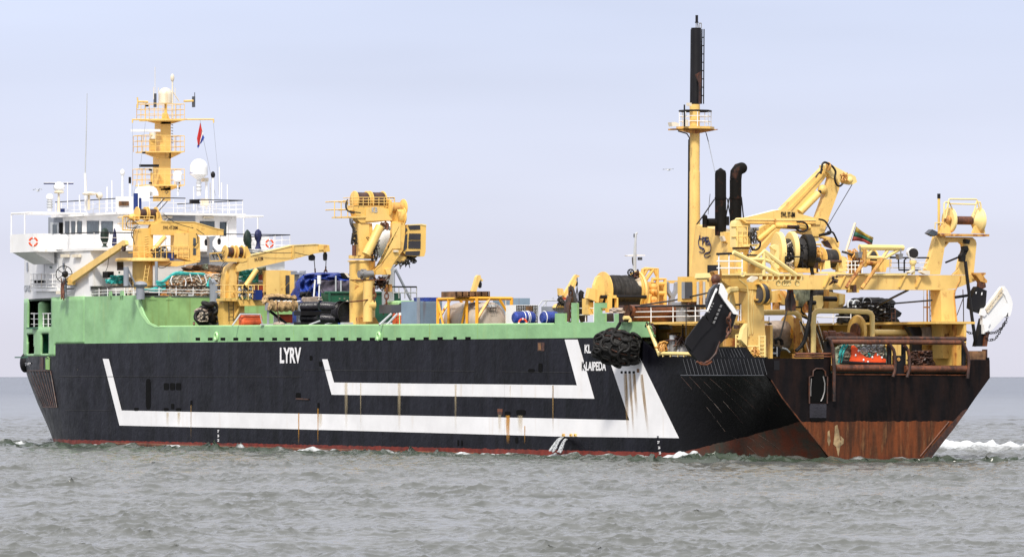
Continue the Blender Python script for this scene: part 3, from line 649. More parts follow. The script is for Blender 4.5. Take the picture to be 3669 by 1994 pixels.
# ---- ribs on the cut-up quarter
rb = MB('Q4', Y=PY - 0.02)
for k in range(22):
    x = 525 + k * 73; rb.tube([(x, 888), (x + 84, 1192)], 0.013, 4)
for k in range(8): rb.tube([(1285 + k * 58 - 70, 690), (1345 + k * 62 - 70, 855)], 0.013, 4)
rb.tube([(480, 1204), (2085, 1204)], 0.04, 4); rb.build('quarter_ribs', 'lgrey' if 0 else 'dgrey', ship)
tz = MB('R3', Y=PY + 0.02); tz.poly([(1230, 1014), (1592, 1014), (1672, 1122), (1180, 1122)], 0.14); tz.build('raised_bulwark', 'hull', ship, smooth=False)
rb = MB()
for a, b_ in (((920, 400), (1345, 930)), ((1000, 400), (1430, 890)), ((1095, 405), (1515, 850)), ((1190, 410), (1600, 810)), ((1290, 410), (1690, 770)), ((1400, 410), (1780, 725)), ((1510, 410), (1860, 690)), ((1630, 410), (1850, 580)),
              ((1430, 985), (1650, 1150)), ((1535, 960), (1820, 1180)), ((1635, 940), (1960, 1180)), ((1740, 915), (2090, 1180)), ((1850, 890), (2220, 1175))):
    rb.tube([shellp('H4', a[0] + (b_[0] - a[0]) * t, a[1] + (b_[1] - a[1]) * t - 14 * sin(pi * t), 0.03) for t in (0, .2, .4, .6, .8, 1)], 0.010, 4)
rb.build('quarter_frames', 'rustd', ship)
# ---- transom
def transom_extra(N, L, tc, noise, rng, mix, out):
    sp = N.new("ShaderNodeSeparateXYZ"); L.new(tc.outputs['Object'], sp.inputs[0])
    out = mix(rng(noise(1.4, 7, (1, 1, 0.25)), 0.42, 0.7), out, (0.017, 0.008, 0.006))
    ns = noise(1.5, 4); nn = rng(ns, 0.3, 0.7, 2.70, 2.82)
    lt = N.new("ShaderNodeMath"); lt.operation = 'LESS_THAN'; L.new(sp.outputs['Z'], lt.inputs[0]); L.new(nn, lt.inputs[1])
    red = mix(rng(noise(0.9, 7, (1, 1.6, 0.25), 0.65), 0.35, 0.62), (0.20, 0.055, 0.018), (0.055, 0.024, 0.013))
    red = mix(rng(noise(1.3, 6, (1, 2, 0.3), 0.7), 0.56, 0.7, 0, 0.7), red, (0.23, 0.115, 0.05))
    red = mix(rng(sp.outputs['Z'], 0.1, 0.5, 0.6, 0), red, (0.10, 0.022, 0.012))
    return mix(lt.outputs[0], out, red)
M['transom'] = mat('rusted_transom_plate', (0.005, 0.0035, 0.004), 0.5, var=0.4, bump=0.3, extra=transom_extra, spec=0.15)
tr = MB('F', X=0.03)
tr.poly([(2742, 1283), (2976, 1283), (2976, 1337), (3472, 1341), (3472, 1289), (3546, 1289), (3547, 1352), (3495, 1424), (3458, 1478), (3415, 1538), (3378, 1585), (3338, 1636), (3334, 1668), (2985, 1668), (2971, 1638), (2869, 1509), (2802, 1423), (2762, 1360), (2742, 1342)], 0.22)
tr.build('transom', 'transom', ship, smooth=False)
te = MB('F', X=0.06); te.tube([(2764, 1362), (2802, 1423), (2869, 1509), (2975, 1640)], 0.05, 5); te.tube([(3400, 1510), (3297, 1634)], 0.05, 5); te.tube([(2984, 1340), (3472, 1343)], 0.05, 5); te.build('transom_edge', 'rust', ship)
sk = MB('F', X=0.05); sk.poly([(3412, 1512), (3450, 1470), (3470, 1462), (3415, 1538), (3378, 1585), (3336, 1640), (3302, 1640)], 0.015); sk.build('quarter_shade_plate', 'rustd', ship, smooth=False)  # dark plate painted in for the shaded quarter past the transom edge
sc = MB('F', X=0.05); 
sc.poly([(2992, 1525), (3000, 1520), (3006, 1545), (3012, 1590), (3004, 1636), (2996, 1600), (2986, 1590), (2990, 1560)], 0.01); sc.poly([(2966, 1545), (2972, 1540), (2976, 1580), (2970, 1598), (2965, 1580)], 0.01); sc.poly([(3012, 1560), (3024, 1572), (3022, 1588), (3010, 1598)], 0.01)
sc.build('scraped_patch', mat('scraped_primer', (0.38, 0.27, 0.14), 0.7, rust=0.5, rustcol=(0.14, 0.05, 0.02), var=0.3, sc=3), ship, smooth=False)
# arched recess with guide strip
ar = MB('H5', X=0.06)
ar.poly([(140, 700), (140, 455), (172, 450), (175, 400), (200, 380), (255, 380), (283, 405), (288, 450), (305, 455), (302, 700)], 0.02); ar.build('transom_recess', 'dark', ship, smooth=False)
ar = MB('H5', X=0.1); ar.tube([(135, 712), (135, 455), (168, 447), (172, 398), (198, 376), (257, 376), (287, 402), (292, 447), (310, 455), (307, 712)], 0.06, 6); ar.build('recess_frame', 'rustd', ship)
ar = MB('H5', X=0.12); ar.tube([(268, 450), (284, 520), (280, 600), (262, 660), (245, 690)], 0.05, 6); ar.tube([(155, 470), (148, 560), (148, 640)], 0.03, 6); ar.build('guide_strip', 'steel', ship)
ar = MB('H5', X=0.07); ar.poly([(138, 715), (300, 715), (298, 850), (138, 850)], 0.03); ar.build('scraped_plate', 'plastic', ship, smooth=False)
ar = MB('H5', X=0.1); ar.poly([(148, 856), (292, 856), (292, 880), (148, 880)], 0.03); ar.build('slot', 'dark', ship, smooth=False)
# rollers, guard pipes and rails of the stern
def pipe(name, z, pts, r, m, X=None, Y=None, n=10, parent=ship):
    b = MB(z, X=X, Y=Y); b.tube(pts, r, n); return b.build(name, m, parent)
pipe('stern_roller', 'H5', [(385, 370), (950, 370)], 0.24, 'rust', X=0.1, n=16); pipe('stern_roller', 'H5', [(1055, 378), (1650, 378)], 0.24, 'rust', X=0.1, n=16)
pipe('guard_pipe', 'H5', [(300, 80), (335, 105), (358, 170), (366, 260), (374, 400), (370, 690)], 0.13, 'rustd', X=0.3)
pipe('guard_pipe', 'H5', [(905, 140), (945, 190), (955, 230), (962, 330), (958, 400), (940, 455)], 0.12, 'rustd', X=0.3)
pipe('guard_pipe', 'H5', [(1052, 150), (1090, 210), (1098, 260), (1100, 380), (1075, 460)], 0.12, 'rustd', X=0.3)
pipe('guard_pipe', 'H5', [(1605, 105), (1640, 180), (1668, 250), (1672, 330), (1660, 470)], 0.12, 'rustd', X=0.3)
pipe('top_guard_rail', 'H5', [(310, 86), (1300, 88), (1640, 92)], 0.16, 'rustd', X=-0.2, n=12); pipe('top_guard_rail', 'H5', [(345, 118), (1590, 124)], 0.17, 'rust', X=0.2, n=12)
pipe('side_guard_rail', 'H5', [(0, 234), (345, 234)], 0.09, 'rust', X=0.05); pipe('side_guard_rail', 'H5', [(-10, 258), (340, 262)], 0.07, 'rust', X=0.05)
for x in (905, 1042, 1622): pipe('guard_post', 'H5', [(x, 125), (x, 345)], 0.17, 'black', X=-0.3)
for q_ in ((300, 110, 345, 345), (960, 250, 1050, 425)): bx = MB('H5', X=0.0); bx.rect(*q_, 0.35); bx.build('guard_bracket', 'black', ship)
bx = MB('H5', X=0.06); bx.lathe((995, 286), (1, 0, 0), [(0, 0.13), (0.02, 0.13)], 14); bx.build('bracket_eye', 'yelr', ship)
bx = MB('H5', X=-0.1); bx.rect(1680, 205, 1838, 290, 0.5); bx.build('timber_block', 'wood', ship); bx = MB('H5', X=-0.05); bx.rect(1838, 190, 1852, 290, 0.5); bx.rect(1670, 286, 1872, 296, 0.6); bx.build('timber_block_frame', 'rustd', ship)
# bracket plates on the left of the transom top
bx = MB('R3', X=0.05); bx.rect(1885, 1150, 1940, 1245, 0.3); bx.build('bracket', 'black', ship)
# slanted yellow edge, low pipe rail on the port quarter
pipe('slanted_edge', 'R3', [(618, 782), (742, 1102)], 0.14, 'yelb', Y=PY + 0.05, n=6)
pipe('quarter_rail', 'R3', [(742, 1078), (1055, 1084)], 0.13, 'yelb', Y=PY + 0.05)
for x in (775, 850, 925, 985): pipe('quarter_rail_post', 'R3', [(x, 1080), (x, 1112)], 0.08, 'yelb', Y=PY + 0.05)
def rail(pts, h=1.1, gap=1.5, name='railing', m='white', top='black', parent=ship, mids=2, r=0.028, rt=0.045):
    b = MB(); t = MB(); pts = [Vector(p) for p in pts]
    for i in range(len(pts) - 1):
        a, c = pts[i], pts[i + 1]; L_ = (c - a).length; n = max(1, round(L_ / gap))
        for k in range(n + (1 if i == len(pts) - 2 else 0)):
            p = a + (c - a) * (k / n); b.tube([p, p + Vector((0, 0, h))], r, 4)
        for q in range(mids):
            z = Vector((0, 0, h * (q + 1) / (mids + 1))); b.tube([a + z, c + z], r * 0.8, 4)
    t.tube([p + Vector((0, 0, h)) for p in pts], rt if top != m else r, 5)
    o = b.build(name, m, parent, smooth=False); t.build('handrail', top, o if parent is ship else parent, smooth=False)
    return o
def part_box(name, m, parent, x0, x1, y0, y1, z0, z1):
    b = MB(); b.box(x0, x1, y0, y1, z0, z1); return b.build(name, m, parent, smooth=False)
# ---------------------------------------------------------------- accommodation and wheelhouse
XA = -107.0
zbd = at('Z1', 600, 830, Y=-9.1).z; zbd0 = at('Z1', 600, 852, Y=-9.1).z
acc = MB(); ring = []
for k in range(26):
    s = 1 - (k / 25) ** 1.6; X = -108 + s * (stem(12.5) + 108); ring.append(Vector((X, -bowY(X, 12.5) * 0.992, 12.6)))
ring.append(Vector((XA, -9.22, 12.6)))
full = ring + [Vector((p.x, -p.y, p.z)) for p in ring[::-1][:-1]]
acc.prism(full, (0, 0, zbd0 - 12.6))
house = acc.build('deckhouse', 'white', ship, ang=25)
gal = MB(); gal.prism([p + Vector((0, 0, 0)) for p in [Vector((q.x, q.y * 0.5, 12.75)) for q in full]], (0, 0, 0.1))
# small windows, doors and lamps on the deckhouse port side (shaped on its curved wall)
def wallp(z, x, y, off=0.03): return shellp(z, x, y, off)
def wplate(name, m, z, x0, y0, x1, y1, parent, off=0.04):
    a, b_, c, d = [wallp(z, x, y, off) for x, y in ((x0, y0), (x1, y0), (x1, y1), (x0, y1))]
    mb = MB(); mb.prism([a, b_, c, d], (0, 0.03, 0)); return mb.build(name, m, parent, smooth=False)
for r_ in ((238, 948, 251, 1028), (563, 955, 577, 1006)): wplate('window', 'glass', 'Z1', *r_, house)
ln = MB()
for pts in ([(305, 882), (420, 888), (500, 895), (525, 920), (527, 1045)], [(400, 945), (400, 1130), (500, 1135), (505, 950), (450, 935), (400, 945)]): ln.tube([wallp('Z1', x, y, 0.05) for x, y in pts], 0.03, 4)
ln.build('door_outline', 'lgrey', house)
wplate('deck_sign', 'dgreen', 'Z1', 446, 985, 461, 1000, house); 
for x in (575, 675):
    q = wallp('Z1', x + 20, 890, 0.15); b = MB(); b.box(q.x - 0.7, q.x + 0.7, q.y - 0.1, q.y + 0.1, q.z - 0.13, q.z + 0.13); b.build('lamp', 'offwhite', house)
sg = wplate('gallery_opening', 'dark', 'Z1', 310, 1110, 400, 1145, house)
gl = MB(); 
for y in (1052, 1105, 1140, 1172): gl.tube([wallp('Z1', x, y, 0.35) for x in (302, 400, 520, 545)], 0.05, 4)
for x in (305, 330, 360, 400, 445, 500): gl.tube([wallp('Z1', x, 1052, 0.35), wallp('Z1', x, 1175, 0.35)], 0.04, 4)
gl.build('gallery_rail', 'white', house)
gl = MB(); gl.prism([wallp('Z1', 305, 1176, 0.4), wallp('Z1', 545, 1176, 0.4), wallp('Z1', 545, 1208, 0.4), wallp('Z1', 320, 1208, 0.4)], (0, 0.3, 0)); gl.build('gallery_front', 'white', house, smooth=False)
a = wallp('F', 88, 1045, 0.05); b_ = wallp('F', 109, 1045, 0.05); c = wallp('F', 88, 1021, 0.05)
text('GIRIS', 'name_lettering', 'grey', house, a, b_ - a, (c - a).z, (b_ - a).length, 0.02, 0.01)
# aft wall fittings
def aplate(name, m, z, x0, y0, x1, y1, X, parent, th=0.05):
    b = MB(z, X=X); b.rect(x0, y0, x1, y1, th); return b.build(name, m, parent, smooth=False)
aplate('window', 'glassb', 'Z1', 1050, 942, 1106, 1020, XA + 0.06, house); aplate('window_trim', 'white2', 'Z1', 1046, 1020, 1110, 1068, XA + 0.06, house); aplate('deck_sign', 'dgreen', 'Z1', 1062, 1030, 1076, 1046, XA + 0.08, house)
aplate('store_box', 'white', 'Z1', 835, 990, 962, 1160, XA + 1.0, house, 0.9)
for r_ in ((1770, 900, 1870, 990), (1650, 960, 1760, 1002)): aplate('store_panel', 'white2' if r_[0] < 1700 else 'grey', 'Z1', *r_, XA + 0.1, house)
# bridge deck with wings
bdk = MB()
q0 = at('Z1', 90, 850, Y=-11.3); q1 = at('Z1', 345, 850, Y=-11.3)
WX0, WX1 = q0.x, at('Z1', 300, 850, Y=-11.3).x
bdk.prism([Vector((XA + 0.9, -9.35, zbd0)), Vector((XA + 0.9, 9.35, zbd0)), Vector((WX1, 9.35, zbd0)), Vector((WX1, 11.3, zbd0)), Vector((WX0, 11.3, zbd0)), Vector((WX0 - 1, 0, zbd0)), Vector((WX0, -11.3, zbd0)), Vector((WX1, -11.3, zbd0)), Vector((WX1 + .6, -9.35, zbd0))], (0, 0, zbd - zbd0))
bridge_deck = bdk.build('bridge_deck', 'white', ship, smooth=False)
for s_ in (-1, 1):
    wg = MB(); y = s_ * 11.3
    wg.box(WX0, WX1, min(y, y - s_ * 0.12), max(y, y - s_ * 0.12), zbd, zbd + 1.35)
    wg.box(WX1 - 0.12, WX1, min(y - s_ * .13, s_ * 9.6), max(y - s_ * .13, s_ * 9.6), zbd, zbd + 1.35)
    wg.box(WX0, WX0 + 0.12, min(y - s_ * .13, s_ * 6), max(y - s_ * .13, s_ * 6), zbd, zbd + 1.35)
    wg.prism([Vector((WX0 + 0.3, s_ * 9.2, zbd0 - 1.0)), Vector((WX0 + 0.3, s_ * 9.2, zbd0)), Vector((WX0 + 0.3, s_ * 11.2, zbd0))], (WX1 - WX0 - 0.6, 0, 0))
    wg.build('bridge_wing', 'white', bridge_deck, smooth=False)
zf = at('Z1', 100, 515, Y=-11.2).z
for s_ in (-1, 1):
    fr = MB(); y = s_ * 11.2
    for X in (WX0 + .05, WX1 - 2.0): fr.tube([Vector((X, y, zbd + 1.35)), Vector((X, y, zf))], 0.07, 5)
    fr.tube([Vector((WX0 + .05, y, zf)), Vector((WX1 - 1, y, zf)), Vector((WX1 - 1, s_ * 5.7, zf))], 0.08, 5); fr.tube([Vector((WX0 + .05, y, zf)), Vector((WX0 + .05, s_ * 5.7, zf))], 0.08, 5)
    fr.build('awning_frame', 'white', bridge_deck)
rail([(WX1 + .1, -9.4, zbd), (XA + 0.85, -9.3, zbd), (XA + 0.85, 9.3, zbd), (WX1 + .1, 9.4, zbd)], 1.3, 1.4)
# wheelhouse
zr = at('Z1', 1100, 500, X=-109).z; zr0 = at('Z1', 600, 545, Y=-5.6).z
WH = MB(); WH.prism([Vector(p) for p in ((-109, -5.6, zbd), (-109, 5.6, zbd), (-121, 5.6, zbd), (-123, 3.2, zbd), (-123, -3.2, zbd), (-121, -5.6, zbd))], (0, 0, zr0 - zbd))
wh = WH.build('wheelhouse', 'white', ship, smooth=False)
rf = MB(); rf.prism([Vector(p) for p in ((-108.2, -6.1, zr0 + .003), (-108.2, 6.1, zr0 + .003), (-121.5, 6.1, zr0 + .003), (-123.8, 3.4, zr0 + .003), (-123.8, -3.4, zr0 + .003), (-121.5, -6.1, zr0 + .003))], (0, 0, zr - zr0)); rf.build('wheelhouse_roof', 'white', ship, smooth=False)
def yplate(name, m, z, x0, y0, x1, y1, Y, parent, th=0.05):
    b = MB(z, Y=Y); b.rect(x0, y0, x1, y1, th); return b.build(name, m, parent, smooth=False)
for x0, x1, y0, y1 in ((585, 616, 583, 693), (640, 669, 583, 692), (691, 729, 582, 691), (779, 881, 580, 691), (908, 1007, 583, 691)):
    yplate('window_frame', 'dgrey', 'Z1', x0 - 3, y0 - 3, x1 + 3, y1 + 3, -5.62, wh); yplate('window', 'glass', 'Z1', x0, y0, x1, y1, -5.66, wh)
yplate('doorway_shade', 'grey', 'Z1', 432, 545, 560, 822, -5.62, wh); yplate('door', 'lgrey', 'Z1', 450, 590, 525, 822, -5.66, wh); yplate('window', 'glass', 'Z1', 470, 612, 505, 690, -5.7, wh); yplate('doorway_shade', 'dark', 'Z1', 530, 592, 560, 822, -5.65, wh)  # grey doorway plate paints in the shade under the overhang
for x0, x1, y0, y1 in ((1795, 1918, 585, 636), (1975, 2032, 592, 706)):
    aplate('window_frame', 'dgrey', 'Z1', x0 - 4, y0 - 4, x1 + 4, y1 + 4, -108.96, wh); aplate('window', 'glass', 'Z1', x0, y0, x1, y1, -108.92, wh)
aplate('recess_shade_panel', 'grey', 'Z1', 1485, 520, 1750, 640, -108.95, wh)  # flat grey panel paints the shade of the recess under the roof
for x0, x1, y in ((1465, 1545, 543), (1832, 1918, 545)): aplate('lamp', 'offwhite', 'Z1', x0, y - 9, x1, y + 9, -108.7, wh, 0.25)
yplate('lamp', 'offwhite', 'Z1', 1062, 533, 1098, 553, -6.3, wh, 0.3)
for X, Y in ((-108.9, -1.4), (-108.9, 4.6)):
    b = MB(); b.tube([Vector((X + .1, Y, zbd)), Vector((X + .1, Y, zr - 0.8)), Vector((X + .1, Y + 0.5, zr - .3))], 0.06, 5); b.build('drain_pipe', 'white', wh)
pl = MB('Z1', Y=-5.68); pl.tube([(740, 545), (690, 560), (683, 700)], 0.05, 5); pl.build('drain_pipe', 'white', wh)
hd = MB('Z1', Y=-9.5); hd.poly([(470, 825), (470, 720), (485, 695), (530, 692), (548, 715), (548, 825)], 0.6); hd.build('deck_locker', 'white2', bridge_deck)
# compass deck: rails, screens
rail([(-121, -5.9, zr), (-108.4, -5.9, zr), (-108.4, -4.6, zr)], 1.15, 1.3); rail([(-108.4, -3.0, zr), (-108.4, 0.4, zr)], 1.25, 1.2); rail([(-108.4, 1.6, zr), (-108.4, 5.9, zr), (-121, 5.9, zr)], 1.15, 1.3)
ns = aplate('name_screen', 'white2', 'Z1', 1040, 360, 1192, 497, -108.3, ship, 0.1); aplate('name_plaque', 'wood', 'Z1', 1067, 402, 1155, 442, -108.2, ns)
ld_ = MB('Z1', X=-107.9); ld_.tube([(1380, 480), (1478, 370)], 0.05, 4); ld_.tube([(1425, 485), (1500, 400)], 0.04, 4); ld_.build('ladder', 'black', ship)
for x0, y0, x1, y1, Y in ((1195, 330, 1240, 485, -2.9), (1240, 372, 1268, 482, -2.6)):
    pass
# loose gear on the wheelhouse roof
def roof(x, y, X=-112): return at('Z1', x, y, X=X)
def rod(name, label, cat, z, pts, r, m, X=None, Y=None, group=None, extra=None):
    b = MB(z, X=X, Y=Y); b.tube(pts, r, 5)
    if extra: extra(b)
    o = b.build(name, m, None); return tag(o, label, cat, group)
WG = 'whip aerials and rods on the wheelhouse roof'
rod('whip_aerial', 'tallest white whip aerial on the port side of the wheelhouse roof', 'aerial', 'Z1', [(768, 490), (766, 250), (760, 150)], 0.12, 'white2', X=-113, group=WG)
rod('whip_aerial', 'thin grey rod rising high above the white whip aerial mount', 'aerial', 'F', [(305, 622), (310, 440), (312, 335)], [0.06, 0.045, 0.03], 'lgrey', X=-113, group=WG)
for i, (x, yt, yb, r, lb) in enumerate(((605, 228, 470, .05, 'thin aerial beside the left radar post'), (712, 345, 480, .06, 'short stub aerial between the left radar and the tall whip'), (960, 272, 490, .06, 'rod aerial left of the white name screen'), (1002, 215, 480, .05, 'plain thin rod just left of the ball-topped pole'),
                                    (1240, 240, 480, .04, 'thin stay rod beside the blue barrels'), (1735, 270, 480, .05, 'short rod just left of the big radome pedestal'), (1883, 235, 480, .06, 'rod right of the big radome with small head'), (1966, 95, 370, .05, 'tall thin aerial at the starboard aft roof corner'),
                                    (1985, 235, 380, .06, 'shorter aerial beside the starboard corner aerial'), (2037, 250, 385, .05, 'outermost starboard roof aerial'))):
    rod('rod_aerial', lb, 'aerial', 'Z1', [(x, yb), (x, yt)], r, 'white2', X=-110 - (i % 4), group=WG)
def ballpole(x, yt, yb, lab, dark=False, X=-111):
    t = thing('ball_pole', lab, 'aerial', roof(x, yb, X)); b = MB('Z1', X=X); b.tube([(x, yb), (x, yt)], 0.09, 6); b.build('pole', 'white2', t)
    b = MB('Z1', X=X); b.ell((x, yt), 0.2, 0.2, 0.3, 10, 6); b.build('head', 'black' if dark else 'white2', t)
ballpole(1097, 145, 360, 'white pole with a pale ball head above the white name screen'); ballpole(1908, 165, 420, 'white pole with dark head on the starboard side of the roof', True)
t = thing('lantern_post', 'black cylinder lantern on a white post beside the name screen', 'lantern', roof(1163, 360)); b = MB('Z1', X=-111); b.vcol(1155, 1172, 245, 480, 10); b.build('post', 'white2', t); b = MB('Z1', X=-111); b.vcol(1151, 1175, 185, 242, 12); b.build('lantern', 'black', t)
t = thing('box_beacon', 'cream box beacon on a post right of the big radome', 'beacon', roof(1850, 400)); b = MB('Z1', X=-111); b.tube([(1850, 480), (1850, 225)], 0.1, 6); b.build('post', 'white2', t); b = MB('Z1', X=-111); b.rect(1834, 193, 1868, 226, 0.7); b.build('beacon', 'offwhite', t)
# port radar
t = thing('radar_scanner', 'dark flat radar bar on a white post at the port side of the wheelhouse roof', 'radar', roof(527, 480, -117)); X = -117
b = MB('Z1', X=X); b.vcol(512, 540, 300, 500, 12, 518, 534); b.ell((528, 320), 0.45, 0.45, 0.15); b.build('post', 'offwhite', t); b = MB('Z1', X=X); b.ell((530, 275), 0.5, 0.5, 0.45); b.build('gearbox', 'white2', t)
b = MB('Z1', X=X); b.rect(402, 238, 658, 249, 0.25); b.build('scanner_bar', 'dbcloth', t); b = MB('Z1', X=X); b.rect(402, 233, 658, 238, 0.25); b.build('scanner_top', 'white2', t)
def dome(name, lab, z, x0, x1, yt, yj, X, post=None, m='white2', cone=None, group='white radomes'):
    cx = (x0 + x1) / 2; c = at(z, cx, yj, X=X); k = ppm(c) * ZT[z][2]; r = (x1 - x0) / 2 / k; h = at(z, cx, yt, X=X).z - c.z
    foot = at(z, cx, post[1], X=X) if post else c
    t = thing(name, lab, 'radome', foot, group)
    b = MB(); prof = []
    if cone: hb = c.z - at(z, cx, cone[0], X=X).z; prof += [(-hb, cone[1] / k)]
    cyl_h = max(0, h - r * 1.02)
    prof += [(0, r * 0.985), (cyl_h, r)] + [(cyl_h + (h - cyl_h) * sin(a), r * cos(a)) for a in [pi / 2 * q / 8 for q in range(1, 8)]] + [(h, r * 0.05)]
    b.lathe(c, (0, 0, 1), prof, 28); b.build('dome', m, t)
    if post:
        b = MB(z, X=X); b.vcol(cx - post[0], cx + post[0], cone[0] if cone else yj, post[1], 14); b.build('pedestal', 'white2', t)
        b = MB(z, X=X)
        for q in range(3):
            yy = (cone[0] if cone else yj) + (post[1] - (cone[0] if cone else yj)) * (0.25 + 0.22 * q); p = b.P((cx, yy)); b.lathe(p, (0, 0, 1), [(0, post[0] * 1.35 / k), (0.08, post[0] * 1.35 / k)], 14)
        b.build('collar', 'lgrey', t)
    return t
dome('radome', 'small white radome at the port front corner of the wheelhouse roof', 'Z1', 412, 480, 333, 382, -119, (22, 490))
bigd = dome('radome', 'biggest white radome standing on a ringed pedestal aft of the mast', 'Z2', 800, 985, 968, 1130, -111, (22, 1345), cone=(1178, 26))
a = at('Z2', 800, 1120, X=-110.05); b_ = at('Z2', 832, 1120, X=-110.05); c = at('Z2', 800, 1102, X=-110.05)
text('ilan', 'dome_lettering', 'flagb', bigd, a, (b_ - a), (c - a).z, (b_ - a).length, 0.02, 0.0)
dome('radome', 'medium white radome on a slim post right of the mast foot', 'Z2', 630, 725, 1085, 1192, -110.5, (8, 1345), cone=(1205, 14))
# white gooseneck housing
t = MB('Z2', X=-111.5); t.poly([(308, 1400), (308, 1320), (318, 1280), (345, 1254), (390, 1243), (430, 1250), (460, 1275), (476, 1310), (480, 1345), (425, 1345), (420, 1312), (402, 1300), (388, 1312), (392, 1350), (395, 1400)], 1.4)
tag(t.build('cowl_vent', 'white2', None, ang=50), 'fat white hooked cowl vent at the foot of the mast', 'vent')
for x0, x1, y0, y1, lb in ((1196, 1238, 330, 480, 'tall dark blue barrel on the wheelhouse roof beside the name screen'), (1240, 1268, 372, 482, 'shorter dark blue barrel half hidden behind the taller one'), (540, 581, 468, 503, 'low blue drum behind the port roof rail')):
    b = MB('Z1', X=-110.5 if x0 > 1000 else -118); b.vcol(x0, x1, y0, y1, 16); tag(b.build('barrel', 'bluep', None), lb, 'barrel')
b = MB('Z1', X=-112); b.ell((890, 352), 0.3, 0.3, 0.3, 12, 8); b.tube([(890, 360), (890, 480)], 0.05, 5); tag(b.build('small_dome', 'offwhite', None), 'tiny cream ball aerial on the roof rail near the tall whip', 'aerial')
b = MB('Z1', X=-112); b.ell((803, 335), 0.65, 0.65, 0.17, 12, 6); b.vcol(783, 808, 345, 480, 10); tag(b.build('mushroom_vent', 'offwhite', None), 'cream mushroom vent beside the tall whip aerial', 'vent')
b = MB('Z1', X=-108.0); b.rect(1715, 385, 1788, 424, 0.4); tag(b.build('floodlight', 'black', None), 'black floodlight hanging on the aft roof rail under the big radome', 'floodlight')
b = MB('Z1', X=-110.5); b.rect(1828, 380, 1870, 440, 0.7); tag(b.build('vent_box', 'offwhite', None), 'cream vent box behind the roof rail right of the radome', 'vent')

# ---------------------------------------------------------------- signal mast
XM = -114.0
M['yelm'] = mat('warm_yellow_mast_paint', (0.86, 0.56, 0.17), 0.45, rust=0.2, rustcol=(0.5, 0.25, 0.07), streak=0.2, streakcol=(0.6, 0.32, 0.08), var=0.05)
mast = MB('Z2', X=XM); a = at('Z2', 543, 1400, X=XM); k = ppm(a) * 2.857
mast.prism([at('Z2', x, y, X=XM) for x, y in ((504, 440 + 150), (606, 590), (606, 900), (604, 1400), (486, 1400), (486, 960), (498, 900))], (-1.2, 0, 0))
sm_ = mast.build('signal_mast', 'yelm', ship)
def mplat(yd, yl, xl, xr, bl, br, X=XM):
    b = MB('Z2', X=X + 0.9); cxl, cxr = xl + 40, xr
    b.rect(cxl, yd, cxr, yd + 12, 2.0)
    b.build('mast_platform', 'yelm', sm_)
    b = MB('Z2', X=X); b.poly([(xl + 20, yd + 15), (xr - 20, yd + 15), (br, yl), (bl, yl)], 0.4); b.build('platform_bracket', 'yelm', sm_)
    p0 = at('Z2', cxl, yd, X=X + .85); p1 = at('Z2', cxr, yd, X=X + .85); z = p0.z
    rail([(X - 1.6, p0.y, z), (X + .85, p0.y, z), (X + .85, p1.y, z), (X - 1.6, p1.y, z), (X - 1.6, p0.y, z)], at('Z2', cxl, yd - 165, X=X + .85).z - z, 0.9, 'mast_rail', 'yelc', 'yelc', sm_, r=0.03)
mplat(565, 612, 345, 745, 495, 610); mplat(890, 965, 310, 745, 480, 602); mplat(1232, 1290, 305, 745, 485, 604)
b = MB('Z2', X=XM + 0.3)
b.tube([(213, 568), (1042, 565)], 0.07, 5); b.tube([(213, 560), (213, 600)], 0.07, 5); b.tube([(1042, 560), (1044, 600)], 0.07, 5)
b.tube([(268, 385), (370, 388)], 0.1, 5); b.tube([(262, 340), (268, 385), (264, 452)], 0.07, 5); b.tube([(740, 380), (835, 376)], 0.1, 5); b.build('yard', 'yelc', sm_)
b = MB('Z2', X=XM + .35); b.rect(838, 330, 856, 440, 0.3); b.tube([(850, 290), (850, 440)], 0.04, 4); b.rect(444, 300, 460, 440, 0.3); b.build('panel_aerial', 'dgrey', sm_)
b = MB('Z2', X=XM + .4)
b.tube([(622, 555), (622, 150)], 0.07, 5); b.tube([(622, 275), (535, 395)], 0.05, 5); b.tube([(622, 275), (692, 380)], 0.05, 5); b.ell((622, 140), 0.18, 0.18, 0.35, 8, 6); b.tube([(650, 390), (650, 240)], 0.03, 4); b.tube([(478, 300), (478, 240)], 0.03, 4); b.tube([(430, 360), (430, 235)], 0.03, 4); b.tube([(444, 300), (444, 30)], 0.025, 4); b.build('top_pole', 'offwhite', sm_)
dome('radome', 'cream radome crowning the yellow signal mast', 'Z2', 478, 622, 240, 400, XM, None, 'offwhite', cone=(405, 60))
b = MB('Z2', X=XM); b.vcol(535, 570, 405, 560, 12, 540, 565); b.poly([(525, 560), (535, 500), (572, 500), (595, 560)], 0.3); b.build('dome_post', 'yel', sm_)
b = MB('Z2', X=XM - .2)
for q in range(7): b.tube([(608, 620 + q * 30), (626, 620 + q * 30), (626, 632 + q * 30)], 0.03, 4)
b.build('rungs', 'steel', sm_)
b = MB('Z2', X=XM + .02); b.tube([(562, 1292), (580, 1308), (562, 1325), (544, 1308)], 0.035, 4, True); b.build('diamond_mark', 'steel', sm_)
def scan(lab, x0, x1, yb, hx0, hx1, hy0, hy1, py, m, X):
    t = thing('radar_scanner', lab, 'radar', at('Z2', (hx0 + hx1) / 2, py, X=X)); b = MB('Z2', X=X); b.rect(x0, yb - 13, x1, yb + 13, 0.35); b.build('scanner_bar', m, t)
    b = MB('Z2', X=X); b.vcol(hx0, hx1, hy0, hy1, 14); b.build('gearbox', 'offwhite', t); b = MB('Z2', X=X); b.rect(hx0 + 14, hy1, hx1 + 2, py, 0.3); b.build('stand', 'yel', t)
scan('long white radar bar on the middle platform of the yellow mast', 213, 500, 678, 385, 455, 700, 765, 888, 'white2', XM + .6)
